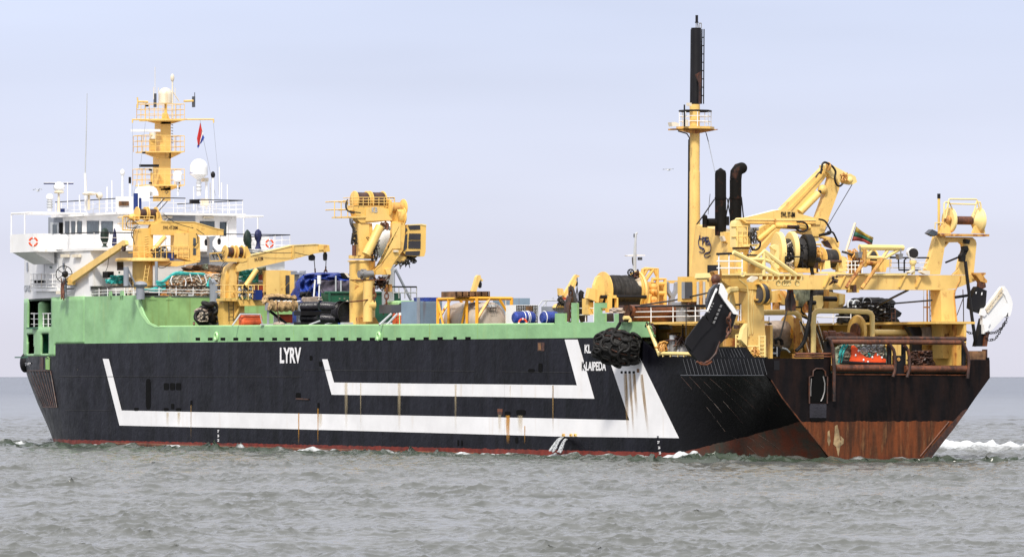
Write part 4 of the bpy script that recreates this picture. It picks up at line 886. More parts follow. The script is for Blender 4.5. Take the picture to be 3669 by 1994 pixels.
scan('short black radar bar on the lowest platform of the yellow mast', 300, 485, 1038, 398, 420, 1055, 1110, 1230, 'black', XM + .9)
for x, y in ((405, 1080), (405, 1215), (690, 1215), (338, 905), (370, 425), (690, 1268)):
    b = MB('Z2', X=XM + 1.1); b.rect(x - 9, y - 9, x + 9, y + 9, 0.3); b.build('signal_lamp', 'black', sm_)
b = MB('Z2', X=XM + 1.0); b.tube([(213, 600), (213, 1345)], 0.012, 4); b.tube([(345, 600), (300, 1000), (220, 1345)], 0.015, 4); b.tube([(905, 570), (942, 780), (1000, 1060), (1062, 1345)], 0.018, 4); b.tube([(1042, 600), (1078, 1000), (1100, 1345)], 0.014, 4)
b.tube([(275, 1240), (275, 1345)], 0.02, 4); b.build('halyard', 'grey', sm_)
# courtesy flag hanging limp
t = thing('courtesy_flag', 'red white and blue flag hanging limp from the yard of the yellow mast', 'flag', at('Z2', 880, 860, X=XM + 1.05))
def cloth(z, pts, m, name, par, X, amp=0.12):
    b = MB(z, X=X); q = [b.P(p) for p in pts]; b.prism([p + Vector((amp * sin(i * 2.1), 0, 0)) for i, p in enumerate(q)], (-0.03, 0, 0)); b.build(name, m, par, smooth=False)
cloth('Z2', [(908, 600), (919, 672), (918, 720), (900, 830), (878, 822), (880, 760)], 'red', 'red_band', t, XM + 1.05)
cloth('Z2', [(912, 612), (932, 700), (934, 725), (915, 790), (900, 830), (880, 845), (878, 825), (900, 800), (915, 720)], 'flagw', 'white_band', t, XM + 1.0)
cloth('Z2', [(932, 715), (945, 752), (938, 785), (908, 822), (880, 860), (880, 838), (905, 812), (916, 770)], 'flagb', 'blue_band', t, XM + 1.03)
# lifebuoys on the wings
def buoy(z, x, y, R_px, lab, X=None, Y=None, ax=(0.6, -0.8, 0)):
    p = at(z, x, y, X=X, Y=Y); k = ppm(p) * ZT[z][2]; r = R_px / k
    t = thing('lifebuoy', lab, 'lifebuoy', p - Vector((0, 0, r)), 'orange lifebuoys'); b = MB(); b.torus(p, ax, r * 0.8, r * 0.2, 22, 8); b.build('ring', 'orange2', t)
    b = MB(); A = Vector(ax).normalized(); u = A.orthogonal().normalized(); v = A.cross(u)
    for q in range(4):
        a = pi / 4 + q * pi / 2; arc = [p + (u * cos(a + d) + v * sin(a + d)) * r * 0.8 for d in (-0.14, 0, 0.14)]; b.tube(arc, r * 0.215, 8)
    b.build('white_band', 'white2', t)
buoy('Z1', 298, 765, 44, 'orange lifebuoy on the port bridge wing', Y=-11.75, ax=(0.9, -0.45, 0)); buoy('Z3', 1037, 293, 50, 'orange lifebuoy on the starboard end of the bridge deck rail', X=XA + 1.4, ax=(0.87, -0.5, 0)); 
# rail-side cloth covered bundles
def bundle(z, pts, m, lab, X):
    # profile: list of (xl, xr, y) from top to foot
    b = MB(z, X=X); prof = []; foot = b.P(((pts[-1][0] + pts[-1][1]) / 2, pts[-1][2]))
    vs = []
    rings = []
    for xl, xr, y in pts[::-1]:
        c = b.P(((xl + xr) / 2, y)); k = ppm(c) * ZT[z][2]; rings.append((c, (xr - xl) / 2 / k))
    n = 14; o = 0
    for i, (c, r) in enumerate(rings):
        for q in range(n):
            a = 2 * pi * q / n; rr = r * (1 + 0.14 * sin(a * 3 + i * 0.7)); vs.append(c + Vector((cos(a) * rr * 0.6, sin(a) * rr, 0)))
    fs = [(i * n + q, i * n + (q + 1) % n, (i + 1) * n + (q + 1) % n, (i + 1) * n + q) for i in range(len(rings) - 1) for q in range(n)] + [tuple(range(n - 1, -1, -1)), tuple((len(rings) - 1) * n + q for q in range(n))]
    b.add(vs, fs); return tag(b.build('cloth_bundle', m, None, ang=70), lab, 'cloth bundle', 'cloth-wrapped bundles on the bridge deck rail')
bundle('Z1', [(925, 950, 642), (905, 968, 662), (896, 975, 700), (900, 975, 745), (916, 965, 775), (925, 955, 795), (905, 975, 812)], 'dgcloth', 'dark green tied bundle on the port side rail below the wheelhouse windows', XA + 0.3)
bundle('Z1', [(1022, 1030, 645), (1014, 1042, 680), (1008, 1048, 730), (1003, 1050, 780), (1003, 1052, 802)], 'dbcloth', 'slim blue tied bundle next to the port green bundle', XA + 0.5)
bundle('Z3', [(775, 790, 135), (750, 815, 165), (735, 832, 210), (735, 838, 265), (750, 835, 300), (775, 835, 330), (770, 838, 355)], 'dgcloth', 'dark green pointed bundle on the starboard part of the bridge deck rail', XA + 1.2)
bundle('Z3', [(895, 915, 130), (868, 940, 155), (860, 950, 200), (868, 945, 240), (888, 930, 275), (882, 935, 320), (868, 950, 355)], 'dbcloth', 'blue round-topped bundle beside the starboard lifebuoy', XA + 1.4)
# ---------------------------------------------------------------- deck machinery helpers
def pp(name, m, par, z, pts, th, X=None, Y=None, smooth=False):
    if X is not None and th >= 0.4:
        # measured outlines include the narrow port face: centre the body's depth on the outline
        th *= 0.6; q = at(z, pts[0][0], pts[0][1], X=X); d = th * RV.x * ppm(q) / 2 * ZT[z][2]; pts = [(p[0] + d, p[1]) for p in pts]
    b = MB(z, X=X, Y=Y); b.poly(pts, th); return b.build(name, m, par, smooth=smooth)
def tb(name, m, par, z, pts, r, X=None, Y=None, n=6):
    b = MB(z, X=X, Y=Y); b.tube(pts, r, n); return b.build(name, m, par)
def vc(name, m, par, z, xl, xr, yt, yb, X, n=28, xl2=None, xr2=None):
    b = MB(z, X=X); b.vcol(xl, xr, yt, yb, n, xl2, xr2); return b.build(name, m, par)
def ladder(par, z, x0, y0, x1, y1, wpx, X, m='black', r=0.03, step=0.3, name='ladder'):
    b = MB(z, X=X); a0, a1 = b.P((x0, y0)), b.P((x1, y1)); c0, c1 = b.P((x0 + wpx, y0)), b.P((x1 + wpx, y1)); b.tube([a0, a1], r, 4); b.tube([c0, c1], r, 4)
    n = max(2, int((a1 - a0).length / step))
    for i in range(1, n): b.tube([a0 + (a1 - a0) * i / n, c0 + (c1 - c0) * i / n], r * 0.8, 4)
    return b.build(name, m, par, smooth=False)
def reel(root, z, xl, xr, yc, rd, rf, X, mdrum, mfl, par_name='winch_drum', wraps=0, fl=0.08, mid=False, fx=None):
    """a drum lying athwartships: pixel ends xl..xr, axis height yc, radii in metres"""
    a = at(z, xl, yc, X=X); b_ = at(z, xr, yc, X=X); L_ = b_.y - a.y
    b = MB(); prof = []
    if wraps:
        for i in range(wraps + 1):
            t = L_ * i / wraps; prof += [(t, rd * (0.985 + 0.03 * R.random())), (min(L_, t + L_ / wraps * 0.5), rd * (1.02 + 0.03 * R.random()))]
    else: prof = [(0, rd), (L_, rd)]
    b.lathe(a, (0, 1, 0), prof, 30); d = b.build(par_name, mdrum, root, ang=60 if wraps else 38)
    for t in ([0, L_ / 2, L_] if mid else [0, L_]):
        b = MB(); b.lathe(Vector((a.x, a.y + t - fl / 2, a.z)), (0, 1, 0), [(0, rf * .96), (0.02, rf), (fl - 0.02, rf), (fl, rf * 0.96)], 30); b.build('flange', mfl, root)
    return a, b_
def rbox(par, z, x0, x1, yt, yb, X, dep, m='yelc', mids=1, name='guard_rail', step=4, r=0.03):
    """small guard rail round a platform seen as a px rectangle"""
    b = MB(z, X=X)
    ys = [yt + (yb - yt) * q / (mids + 1) for q in range(mids + 1)]
    for y in ys: b.tube([(x0, y, X), (x1, y, X)], r, 4); b.tube([b.P((x0, y)), b.P((x0, y)) - Vector((dep, 0, 0))], r, 4); b.tube([b.P((x1, y)), b.P((x1, y)) - Vector((dep, 0, 0))], r, 4)
    for q in range(step + 1): x = x0 + (x1 - x0) * q / step; b.tube([(x, yt), (x, yb)], r, 4)
    return b.build(name, m, par, smooth=False)
def hoses(par, z, lines, X, r=0.035, m='cable', name='hose'):
    b = MB(z, X=X)
    for l in lines:
        # smooth through the given points
        pts = [b.P(p) for p in l]; out = []
        for i in range(len(pts) - 1):
            p0 = pts[max(i - 1, 0)]; p1 = pts[i]; p2 = pts[i + 1]; p3 = pts[min(i + 2, len(pts) - 1)]
            for t in (0, .25, .5, .75): out.append(0.5 * ((2 * p1) + (p2 - p0) * t + (2 * p0 - 5 * p1 + 4 * p2 - p3) * t * t + (3 * p1 - p0 - 3 * p2 + p3) * t ** 3))
        out.append(pts[-1]); b.tube(out, r, 5)
    return b.build(name, m, par)
def tangle(par, z, x0, y0, x1, y1, X, n, r=0.03, m='cable', name='hose', amp=0.5):
    b = MB(z, X=X)
    for i in range(n):
        a = b.P((R.uniform(x0, x1), R.uniform(y0, y1))); c = b.P((R.uniform(x0, x1), R.uniform(y0, y1))); mid = (a + c) / 2 + Vector((R.uniform(-.3, .3), R.uniform(-amp, amp), R.uniform(-amp, amp))); b.tube([a, (a + mid) / 2 + Vector((0, 0, .1)), mid, (mid + c) / 2, c], r, 4)
    return b.build(name, m, par)
def hookblock(par, z, x0, x1, y0, y1, X, m='black'):
    b = MB(z, X=X); cx = (x0 + x1) / 2; b.poly([(cx - 4, y0), (cx + 4, y0), (x1, y0 + (y1 - y0) * .35), (x1 - 3, y1 - 8), (cx, y1), (x0 + 3, y1 - 8), (x0, y0 + (y1 - y0) * .35)], 0.25); return b.build('hook_block', m, par)
CG = 'yellow deck cranes'
yx = lambda z, x, y, Y: at(z, x, y, Y=Y).x

# ---------------------------------------------------------------- crane on the forecastle
X = -102.4
cr = thing('deck_crane', 'tall yellow deck crane on the forecastle in front of the white wheelhouse, boom to starboard', 'crane', at('Z1', 1277, 1190, X=X), CG)
vc('pedestal', 'yel', cr, 'Z1', 1185, 1370, 935, 1200, X); b = MB('Z1', X=X); c = b.P((1278, 935)); b.lathe(c, (0, 0, 1), [(-0.05, 2.3), (0.12, 2.3), (0.2, 2.25)], 30); b.build('collar', 'yelc', cr)
pp('column', 'yel', cr, 'Z1', [(1210, 660), (1222, 645), (1330, 640), (1348, 700), (1344, 918), (1210, 918)], 1.6, X + .7)
bo = pp('boom', 'yel', cr, 'Z1', [(1335, 640), (1345, 610), (1430, 585), (1728, 590), (1895, 640), (1988, 660), (1988, 706), (1832, 706), (1740, 700), (1640, 708), (1340, 702)], 0.9, X + 0.9)
pp('boom_edge', 'yelc', bo, 'Z1', [(1425, 577), (1730, 585), (1898, 636), (1990, 656), (1990, 663), (1895, 643), (1728, 592), (1425, 587)], 1.0, X + .95)
a = at('Z1', 1462, 652, X=X + .93); text('SWL 4T-20M', 'load_marking', 'rustd', bo, a, (0, 1, 0), 0.28, 1.35, 0.01, 0.01)
reel(cr, 'Z1', 1228, 1300, 515, 0.42, 0.6, X + .3, 'rustd', 'yel'); reel(cr, 'Z1', 1318, 1395, 515, 0.42, 0.6, X + .3, 'rustd', 'yel')
pp('winch_bed', 'yel', cr, 'Z1', [(1195, 585), (1450, 575), (1455, 600), (1345, 612), (1200, 608)], 1.6, X + .8); rbox(cr, 'Z1', 1205, 1380, 535, 585, X + .85, 1.4)
pp('winch_frame', 'yel', cr, 'Z1', [(1385, 500), (1420, 495), (1445, 580), (1395, 585)], 0.8, X + .75); tb('winch_frame', 'yelc', cr, 'Z1', [(1100, 540), (1100, 658), (1215, 662)], 0.07, X + .3); tb('winch_frame', 'yelc', cr, 'Z1', [(1105, 535), (1225, 530)], 0.06, X + .3); rbox(cr, 'Z1', 1100, 1190, 545, 655, X + .2, 1.0)
b = MB('Z1', X=X + .35); b.ell((1190, 545), .3, .4, .3, 10, 6); b.build('winch_motor', 'yel', cr)
pf = pp('platform', 'yel', cr, 'Z1', [(1345, 935), (1760, 938), (1755, 945), (1550, 985), (1345, 975)], 2.2, X + 1.2)
pp('cab', 'yel', cr, 'Z1', [(1552, 682), (1690, 682), (1722, 690), (1760, 725), (1765, 930), (1705, 940), (1552, 905)], 1.9, X + 1.1)
pp('cab_door', 'yelc', cr, 'Z1', [(1560, 686), (1688, 686), (1688, 903), (1600, 900), (1600, 880), (1560, 880)], 0.05, X + 1.16)
for y0, y1 in ((728, 800), (818, 882)): pp('cab_window', 'glass', cr, 'Z1', [(1732, y0), (1754, y0 + 4), (1756, y1), (1730, y1)], 0.05, X + 1.14)
tb('cab_guard', 'cable', cr, 'Z1', [(1758, 690), (1772, 720), (1772, 770), (1735, 815)], 0.04, X + 1.3)
rbox(cr, 'Z1', 1245, 1690, 802, 912, X + 1.3, 2.0, step=9); tb('luffing_cylinder', 'yelc', cr, 'Z1', [(1370, 845), (1478, 718)], 0.2, X + .95, n=10)
tangle(cr, 'Z1', 1350, 815, 1500, 905, X + 1.1, 22, 0.035, 'cable', amp=.35); tangle(cr, 'Z1', 1375, 830, 1500, 905, X + 1.15, 12, 0.03, 'steel', amp=.3)
b = MB('Z1', X=X + 1.25); b.rect(1508, 848, 1556, 930, 0.9); b.build('motor', 'bluep', cr); b = MB('Z1', X=X + 1.1); b.rect(1556, 850, 1600, 868, 0.6); b.build('motor_shaft', 'rustd', cr)
ladder(cr, 'Z1', 1305, 975, 1285, 1115, 34, X + 1.9, 'yelc'); b = MB('Z1', X=X + .72)
for q in range(8): b.tube([(1295, 720 + q * 22), (1330, 712 + q * 22)], 0.03, 4)
b.build('rungs', 'yelc', cr)
hoses(cr, 'Z1', [[(1215, 625), (1185, 660), (1178, 710), (1195, 740), (1205, 790)], [(1230, 620), (1200, 665), (1190, 720), (1200, 755)], [(1160, 565), (1132, 600), (1145, 635), (1200, 640), (1255, 632)], [(1240, 610), (1210, 590), (1170, 560)]], X + .95)
hoses(cr, 'Z1', [[(1415, 985), (1440, 1000), (1480, 990), (1535, 950)], [(1465, 515), (1560, 590), (1718, 640), (1724, 635)], [(1760, 652), (1830, 700)]], X + 1.2, 0.03)
hookblock(cr, 'Z1', 1842, 1868, 738, 800, X + .6); hookblock(cr, 'Z1', 1958, 1980, 735, 790, X + .6); tb('hoist_wire', 'cable', cr, 'Z1', [(1855, 712), (1855, 740)], 0.03, X + .6); tb('hoist_wire', 'cable', cr, 'Z1', [(1972, 706), (1970, 738)], 0.03, X + .6)
b = MB('Z1', X=-98.5); b.poly([(1878, 880), (1880, 760), (1870, 720), (1935, 712), (1905, 760), (1905, 880)], 0.5); b.poly([(1905, 800), (1945, 850), (1935, 860), (1905, 820)], .2); tag(b.build('grey_post', 'grey', None), 'grey forked boom rest under the tip of the forecastle crane boom', 'boom rest')

# ---------------------------------------------------------------- small davit crane at the port rail
X = -108.6
dv = thing('davit_crane', 'small yellow davit crane with a slanted straight boom at the port forecastle rail', 'crane', at('Z1', 600, 1200, Y=-9.75), CG)
YD = -9.75
pp('boom', 'yelc', dv, 'Z1', [(592, 1090), (1098, 750), (1118, 755), (1126, 790), (640, 1128), (600, 1125)], 0.3, Y=YD)
pp('boom_foot', 'yel', dv, 'Z1', [(592, 1090), (640, 1105), (636, 1150), (605, 1150)], 0.4, Y=YD - .05)
b = MB('Z1', Y=YD); b.rect(575, 1140, 640, 1158, 0.4); b.vcol(560, 600, 1090, 1270, 12); b.build('post', 'grey', dv)
b = MB('Z1', Y=YD - .3); b.torus((574, 1055), (1, -.8, 0), 0.7, 0.04, 20, 5)
for q in range(5): a = 2 * pi * q / 5; p = b.P((574, 1055)); b.tube([p, p + Vector((.43 * cos(a), .54 * cos(a), .69 * sin(a)))], 0.035, 4)
b.ell((583, 1055), .2, .3, .3, 10, 6, .1); b.build('handwheel', 'black', dv)
b = MB('Z1', Y=YD - .3)
for q in range(14): b.tube([(R.uniform(545, 578), R.uniform(1085, 1180)), (R.uniform(545, 578), R.uniform(1150, 1290)), (R.uniform(548, 580), R.uniform(1200, 1290))], .045, 4)
b.build('chain_gear', 'rust', dv); b = MB('Z1', Y=YD); b.poly([(1092, 800), (1104, 800), (1112, 825), (1104, 850), (1090, 845), (1086, 820)], .2); b.build('hook_block', 'rustd', dv)
b = MB('Z1', Y=YD - .2); b.rect(500, 1205, 540, 1232, .3); b.build('flood_lamp', 'offwhite', dv)
tb('topping_wire', 'cable', dv, 'Z1', [(975, 900), (965, 985), (930, 1070)], 0.025, Y=YD)

# ---------------------------------------------------------------- forecastle rail
zfd = 12.6
r0 = at('Z1', 590, 1282, Y=-9.15).x
rail([(r0, -9.15, zfd), (XB + .1, -9.15, zfd), (XB + .1, 3.5, zfd)], at('Z1', 1300, 1165, X=XB).z - zfd, 1.6, rt=0.055, r=0.04)

# ---------------------------------------------------------------- net piles
def lump(par, z, x0, y0, x1, y1, X, dep, m, name='pile', jit=0.09, sy=1.0, top=None):
    """lumpy bundle filling the px box"""
    b = MB(z, X=X); a = b.P((x0, y1)); c = b.P((x1, y0)); w_ = (c.y - a.y) / 2; h = c.z - a.z
    n, mm = 40, 14; vs = []; o = Vector((X, (a.y + c.y) / 2, a.z)); ph = R.uniform(0, 9)
    for i in range(mm + 1):
        t = pi / 2 * i / mm
        for k in range(n):
            q = 2 * pi * k / n; j = 1 + jit * (sin(q * 5 + i * 1.3 + ph) + sin(q * 3 - i * .8) + .6 * sin(q * 11 + i * 2.7)); e = 0.35
            cc = lambda v: abs(v) ** 0.6 * (1 if v > 0 else -1)
            vs.append(o + Vector((dep / 2 * cc(cos(q)) * cos(t) ** e * j, w_ * cc(sin(q)) * cos(t) ** e * j, h * sin(t) ** 0.8 * (1 + jit * .8 * sin(q * 4 + i)))))
    fs = [(i * n + k, i * n + (k + 1) % n, (i + 1) * n + (k + 1) % n, (i + 1) * n + k) for i in range(mm) for k in range(n)]
    b.add(vs, fs); return b.build(name, m, par, ang=80)
def ropes(par, z, x0, y0, x1, y1, X, n, r, m, name='rope', horiz=1.0, dx=0.3, seg=7, run_=60):
    b = MB(z, X=X)
    for i in range(n):
        x = R.uniform(x0, x1); y = R.uniform(y0, y1); pts = []; d = R.uniform(-0.6, 0.6) + (0 if horiz > .5 else pi / 2); dd = R.uniform(0, dx)
        for s_ in range(seg):
            pts.append(at(z, min(max(x, x0), x1), min(max(y, y0), y1), X=X + dd + 0.08 * sin(s_ * 1.7 + i))); x += cos(d) * run_ / seg * 2; y += sin(d) * run_ / seg * 2 * 0.6; d += R.uniform(-.9, .9)
        b.tube(pts, r * R.uniform(.7, 1.2), 4)
    return b.build(name, m, par, ang=80)
X = -100.2
np_ = thing('net_pile', 'huge pile of cream and brown trawl net lashed with teal rope, behind the forecastle rail', 'net pile', at('Z1', 1700, 1280, X=X), 'trawl nets stowed on deck')
lump(np_, 'Z1', 1495, 1045, 1985, 1280, X, 3.4, 'nettie', 'net_bundle')
ropes(np_, 'Z1', 1490, 1055, 1985, 1270, X + 1.9, 330, 0.055, 'cream', 'cream_twine', dx=.25, run_=50)
ropes(np_, 'Z1', 1500, 1100, 1985, 1270, X + 1.95, 70, 0.05, 'wood', 'brown_twine', dx=.3, run_=60)
hoses(np_, 'Z1', [[(1405, 1130), (1470, 1120), (1540, 1060), (1600, 1040), (1700, 1048), (1800, 1052), (1835, 1056)], [(1400, 1120), (1450, 1125), (1530, 1070), (1600, 1050), (1720, 1055)], [(1280, 1195), (1380, 1185), (1440, 1165), (1480, 1180)], [(1405, 1140), (1425, 1150), (1480, 1145)], [(1330, 1195), (1400, 1200), (1480, 1190)]], X + 2.2, 0.11, 'teal', 'lashing')
hoses(np_, 'Z1', [[(1700, 1050), (1712, 1090), (1720, 1120)], [(1770, 1055), (1790, 1090), (1805, 1130)], [(1830, 1060), (1845, 1100), (1850, 1135)], [(1545, 1070), (1530, 1110), (1540, 1150)], [(1650, 1090), (1665, 1120), (1660, 1160)]], X + 2.3, 0.05, 'white2', 'lashing')
hoses(np_, 'Z1', [[(1885, 1090), (1868, 1130), (1862, 1165), (1890, 1168), (1892, 1130)]], X + 2.6, 0.12, 'teal', 'lashing')
b = MB('Z1', X=X + 2.8); b.rect(1690, 1232, 1735, 1252, .1); b.build('white_tag', 'white2', np_)
nb = thing('net_mound', 'brown fine-meshed net mound behind the big cream net pile', 'net pile', at('Z1', 1830, 1120, X=-104.5), 'trawl nets stowed on deck')
lump(nb, 'Z1', 1640, 985, 2010, 1125, -104.5, 3.0, 'brownnet', 'net_bundle', .12); ropes(nb, 'Z1', 1800, 965, 1860, 1010, -102.8, 24, .04, 'netg', 'twine', run_=30)
ns_ = thing('net_heap', 'small heap of teal rope and pale net beside the davit crane', 'net heap', at('Z1', 1050, 1160, Y=-7.5), 'trawl nets stowed on deck'); Xs = ns_.location.x
lump(ns_, 'Z1', 1010, 1085, 1180, 1165, Xs, 1.8, 'cream', 'net_bundle', .12); ropes(ns_, 'Z1', 945, 1070, 1110, 1135, Xs + 1.1, 60, 0.07, 'teal', 'teal_rope', run_=36); ropes(ns_, 'Z1', 1020, 1090, 1170, 1160, Xs + 1.0, 40, 0.05, 'cream', 'cream_rope', run_=40)
b = MB('Z1', X=-104.8); b.rect(965, 1030, 1020, 1085, 1.0); tag(b.build('ventilator', 'black', None), 'black square ventilator above the teal rope heap', 'ventilator')
for lab, pts, m, r in (('leaning grey post and stay by the forecastle crane foot', [(1130, 990), (1130, 1160)], 'grey', .22), ('upright grey pillar with rounded top between the net pile and the second crane', [(1912, 1310), (1912, 1140), (1900, 1125), (1885, 1128)], 'grey', .33)):
    b = MB('Z1', X=XB + .6); b.tube(pts, r, 10)
    if r < .3: b.tube([(1138, 990), (1215, 1150)], .08, 5); b.tube([(1134, 1095), (1170, 1160)], .08, 5)
    tag(b.build('pillar', m, None), lab, 'pillar')
b = MB('Q1', X=-99); b.tube([(1290, 180), (1290, 600)], .13, 8); tag(b.build('pillar', 'grey', None), 'slim grey pillar just right of the forecastle crane pedestal', 'pillar')
b = MB('Q1', X=-97.0); b.tube([(1000, 570), (1010, 850)], .35, 10); b.ell((1005, 590), .6, .6, .3, 10, 6); tag(b.build('mooring_winch', 'grey', None), 'squat grey capstan post behind the forecastle rail', 'capstan')
# dark screens and stowed gear low behind the forecastle rail
b = MB('Z1', X=-103.5)
for x0, x1 in ((985, 1090), (1110, 1150), (1260, 1480)): b.rect(x0, 1215, x1, 1282, 1.0)
tag(b.build('deck_lockers', 'dgrey', None, smooth=False), 'row of dark grey lockers low behind the forecastle rail', 'lockers')
b = MB()
for i in range(26):
    x = R.choice([R.uniform(600, 760), R.uniform(820, 960), R.uniform(1110, 1180)]); Xq = at('Z1', x, 1200, Y=-8.3).x; p = at('Z1', x, R.uniform(1172, 1200), X=Xq); q = at('Z1', x + R.uniform(-30, 30), 1275, X=Xq); b.tube([p, (p + q) / 2 + Vector((0, R.uniform(-.2, .2), 0)), q], R.uniform(.04, .09), 5)
tag(b.build('hanging_ropes', 'cream', None), 'tan ropes hung over the port forecastle rail', 'ropes')
for x, yt, xt in ((700, 1090, 672), (835, 1040, 830), (820, 1060, 765)):
    b = MB('Z1', Y=-8.9); b.tube([(x, 1165 if x != 820 else 1200), (xt, yt)], [0.13, 0.05], 6); tag(b.build('rod_holder', 'black', None), {700: 'short black rod leaning on the port forecastle rail', 835: 'thick black tapered pole upright at the port forecastle rail', 820: 'long thin black rod leaning left at the port forecastle rail'}[x], 'rod')

# ---------------------------------------------------------------- second crane amidships, port side
X = yx('Z3', 590, 1180, -6.9)
c2 = thing('deck_crane', 'yellow deck crane with rising boom and closed cab just aft of the high green bulwark', 'crane', at('Z3', 590, 1240, X=X), CG)
pp('pedestal', 'yel', c2, 'Z3', [(470, 950), (710, 950), (710, 1240), (470, 1240)], 2.0, X)
pp('column', 'yel', c2, 'Z3', [(500, 915), (505, 640), (540, 560), (600, 512), (670, 512), (660, 600), (650, 700), (650, 915)], 1.5, X - .2)
pp('column_face', 'yelc', c2, 'Z3', [(585, 560), (640, 520), (675, 560), (652, 915), (585, 915)], 0.3, X + .12)
b = MB('Z3', X=X - .2); 
for q in range(9): b.tube([(590, 640 + q * 26), (632, 655 + q * 26)], 0.03, 4, )
b.build('rungs', 'yelc', c2)
pl_ = pp('platform', 'yel', c2, 'Z3', [(462, 920), (980, 925), (990, 945), (980, 1000), (660, 1003), (640, 950), (462, 945)], 2.0, X + .6)
rbox(c2, 'Z3', 525, 1165, 765, 918, X + .75, 1.6, step=10, r=.035); rbox(c2, 'Z3', 665, 862, 770, 935, X + .8, .8, step=3, r=.05)
bo = pp('boom', 'yelc', c2, 'Z3', [(645, 560), (700, 480), (800, 432), (1280, 318), (1540, 302), (1692, 315), (1702, 382), (1540, 405), (1290, 472), (650, 615)], 0.9, X + .5)
pp('boom_edge', 'yelb', bo, 'Z3', [(800, 424), (1280, 308), (1540, 296), (1692, 309), (1692, 318), (1540, 305), (1282, 320), (800, 436)], 1.0, X + .56); pp('boom_collar', 'yel', bo, 'Z3', [(1272, 318), (1296, 316), (1290, 475), (1268, 478)], 1.1, X + .58); pp('boom_head', 'yel', bo, 'Z3', [(1575, 308), (1694, 312), (1704, 384), (1640, 392), (1620, 365), (1578, 368)], 1.1, X + .58)
a = at('Z3', 868, 497, X=X + .54); text('SWL 4T-20M', 'load_marking', 'rustd', bo, a, Vector((0, 1, 0.16)), 0.26, 0.78, 0.01, 0.01, zd=(0, -.16, 1))
reel(c2, 'Z3', 530, 615, 390, 0.40, 0.56, X + .1, 'rustd', 'yel'); reel(c2, 'Z3', 655, 720, 390, 0.40, 0.56, X + .1, 'rustd', 'yel')
pp('winch_bed', 'yel', c2, 'Z3', [(512, 458), (750, 458), (752, 490), (700, 505), (512, 500)], 1.5, X + .55); pp('winch_frame', 'yel', c2, 'Z3', [(722, 330), (765, 325), (805, 410), (808, 445), (745, 450), (725, 420)], .8, X + .4)
tb('outrigger_frame', 'yel', c2, 'Z3', [(520, 395), (355, 408), (360, 495), (500, 490)], 0.05, X + .3); tb('outrigger_frame', 'yel', c2, 'Z3', [(440, 400), (480, 490)], 0.05, X + .3)
tangle(c2, 'Z3', 400, 385, 500, 480, X + .2, 10, .03); pp('cab', 'yel', c2, 'Z3', [(992, 597), (1160, 597), (1275, 605), (1305, 660), (1302, 905), (1000, 890)], 2.0, X + .9); pp('cab_door', 'yelc', c2, 'Z3', [(998, 603), (1152, 603), (1152, 885), (998, 885)], 0.05, X + .97)
for pts in ([(1222, 655), (1264, 655), (1264, 725), (1222, 770)], [(1222, 790), (1264, 745), (1264, 862), (1222, 862)]): pp('cab_window', 'glassb', c2, 'Z3', pts, 0.06, X + .98)
tb('luffing_cylinder', 'yelc', c2, 'Z3', [(755, 790), (890, 590)], 0.22, X + .6, n=10); tangle(c2, 'Z3', 680, 775, 830, 925, X + .7, 26, .035); tangle(c2, 'Z3', 960, 840, 1050, 925, X + .5, 12, .05, 'rustd'); tangle(c2, 'Z3', 700, 790, 830, 925, X + .75, 10, .03, 'steel')
b = MB('Z3', X=X + 1.2); b.rect(880, 822, 955, 932, .9); b.build('motor', 'bluep', c2); ladder(c2, 'Z3', 572, 955, 572, 1178, 52, X + .15, 'cable', .03)
hoses(c2, 'Z3', [[(540, 500), (495, 540), (475, 620), (480, 690)], [(555, 505), (510, 560), (495, 620), (478, 680)], [(800, 360), (1000, 395), (1260, 400), (1285, 390)], [(1325, 395), (1430, 420), (1490, 430)]], X + .8, .03)
hookblock(c2, 'Z3', 1494, 1558, 412, 488, X + .3); hookblock(c2, 'Z3', 1660, 1696, 385, 488, X + .3)
for x0, y0, x1, y1, x2, y2 in ((1545, 480, 1554, 575, 1560, 690), (1681, 488, 1678, 560, 1668, 770)):
    tb('hoist_wire', 'cable', c2, 'Z3', [(x0, y0), (x1, y1)], 0.035, X + .3); b = MB('Z3', X=X + .3); b.chain([(x1, y1), (x2, y2)], .42, .05); b.build('hook_chain', 'rustd', c2)
pp('brace', 'yel', c2, 'Z3', [(700, 985), (715, 1000), (640, 1150), (632, 1140)], .15, X + .2)

# ---------------------------------------------------------------- third crane amidships
X = yx('Z4', 368, 1200, -6.9)
c3 = thing('deck_crane', 'biggest yellow crane amidships with folded jib and glazed operator cab high up', 'crane', at('Z4', 368, 1260, X=X), CG)
vc('pedestal', 'yel', c3, 'Z4', 255, 485, 680, 1262, X, xl2=250, xr2=485); b = MB('Z4', X=X); b.vcol(247, 480, 635, 666, 30); b.vcol(238, 490, 684, 694, 30); b.build('collar', 'yelc', c3)
pp('column', 'yel', c3, 'Z4', [(300, 345), (430, 350), (440, 480), (438, 640), (330, 640), (318, 500)], 1.7, X + .8); pp('column_face', 'yelc', c3, 'Z4', [(338, 348), (430, 350), (441, 480), (440, 636), (332, 636)], .08, X + .9)
bo = pp('upper_boom', 'yel', c3, 'Z4', [(270, 215), (385, 225), (425, 206), (505, 196), (600, 222), (648, 250), (642, 328), (560, 330), (430, 345), (335, 345), (305, 320)], 1.4, X + 1.0)
pp('boom_plate', 'yelc', bo, 'Z4', [(405, 225), (430, 208), (505, 200), (596, 224), (640, 252), (636, 322), (400, 330)], .06, X + 1.08); a = at('Z4', 455, 252, X=X + 1.12); text('KB', 'load_marking', 'lgrey', bo, a, (0, 1, 0), .42, .5, .01, .02)
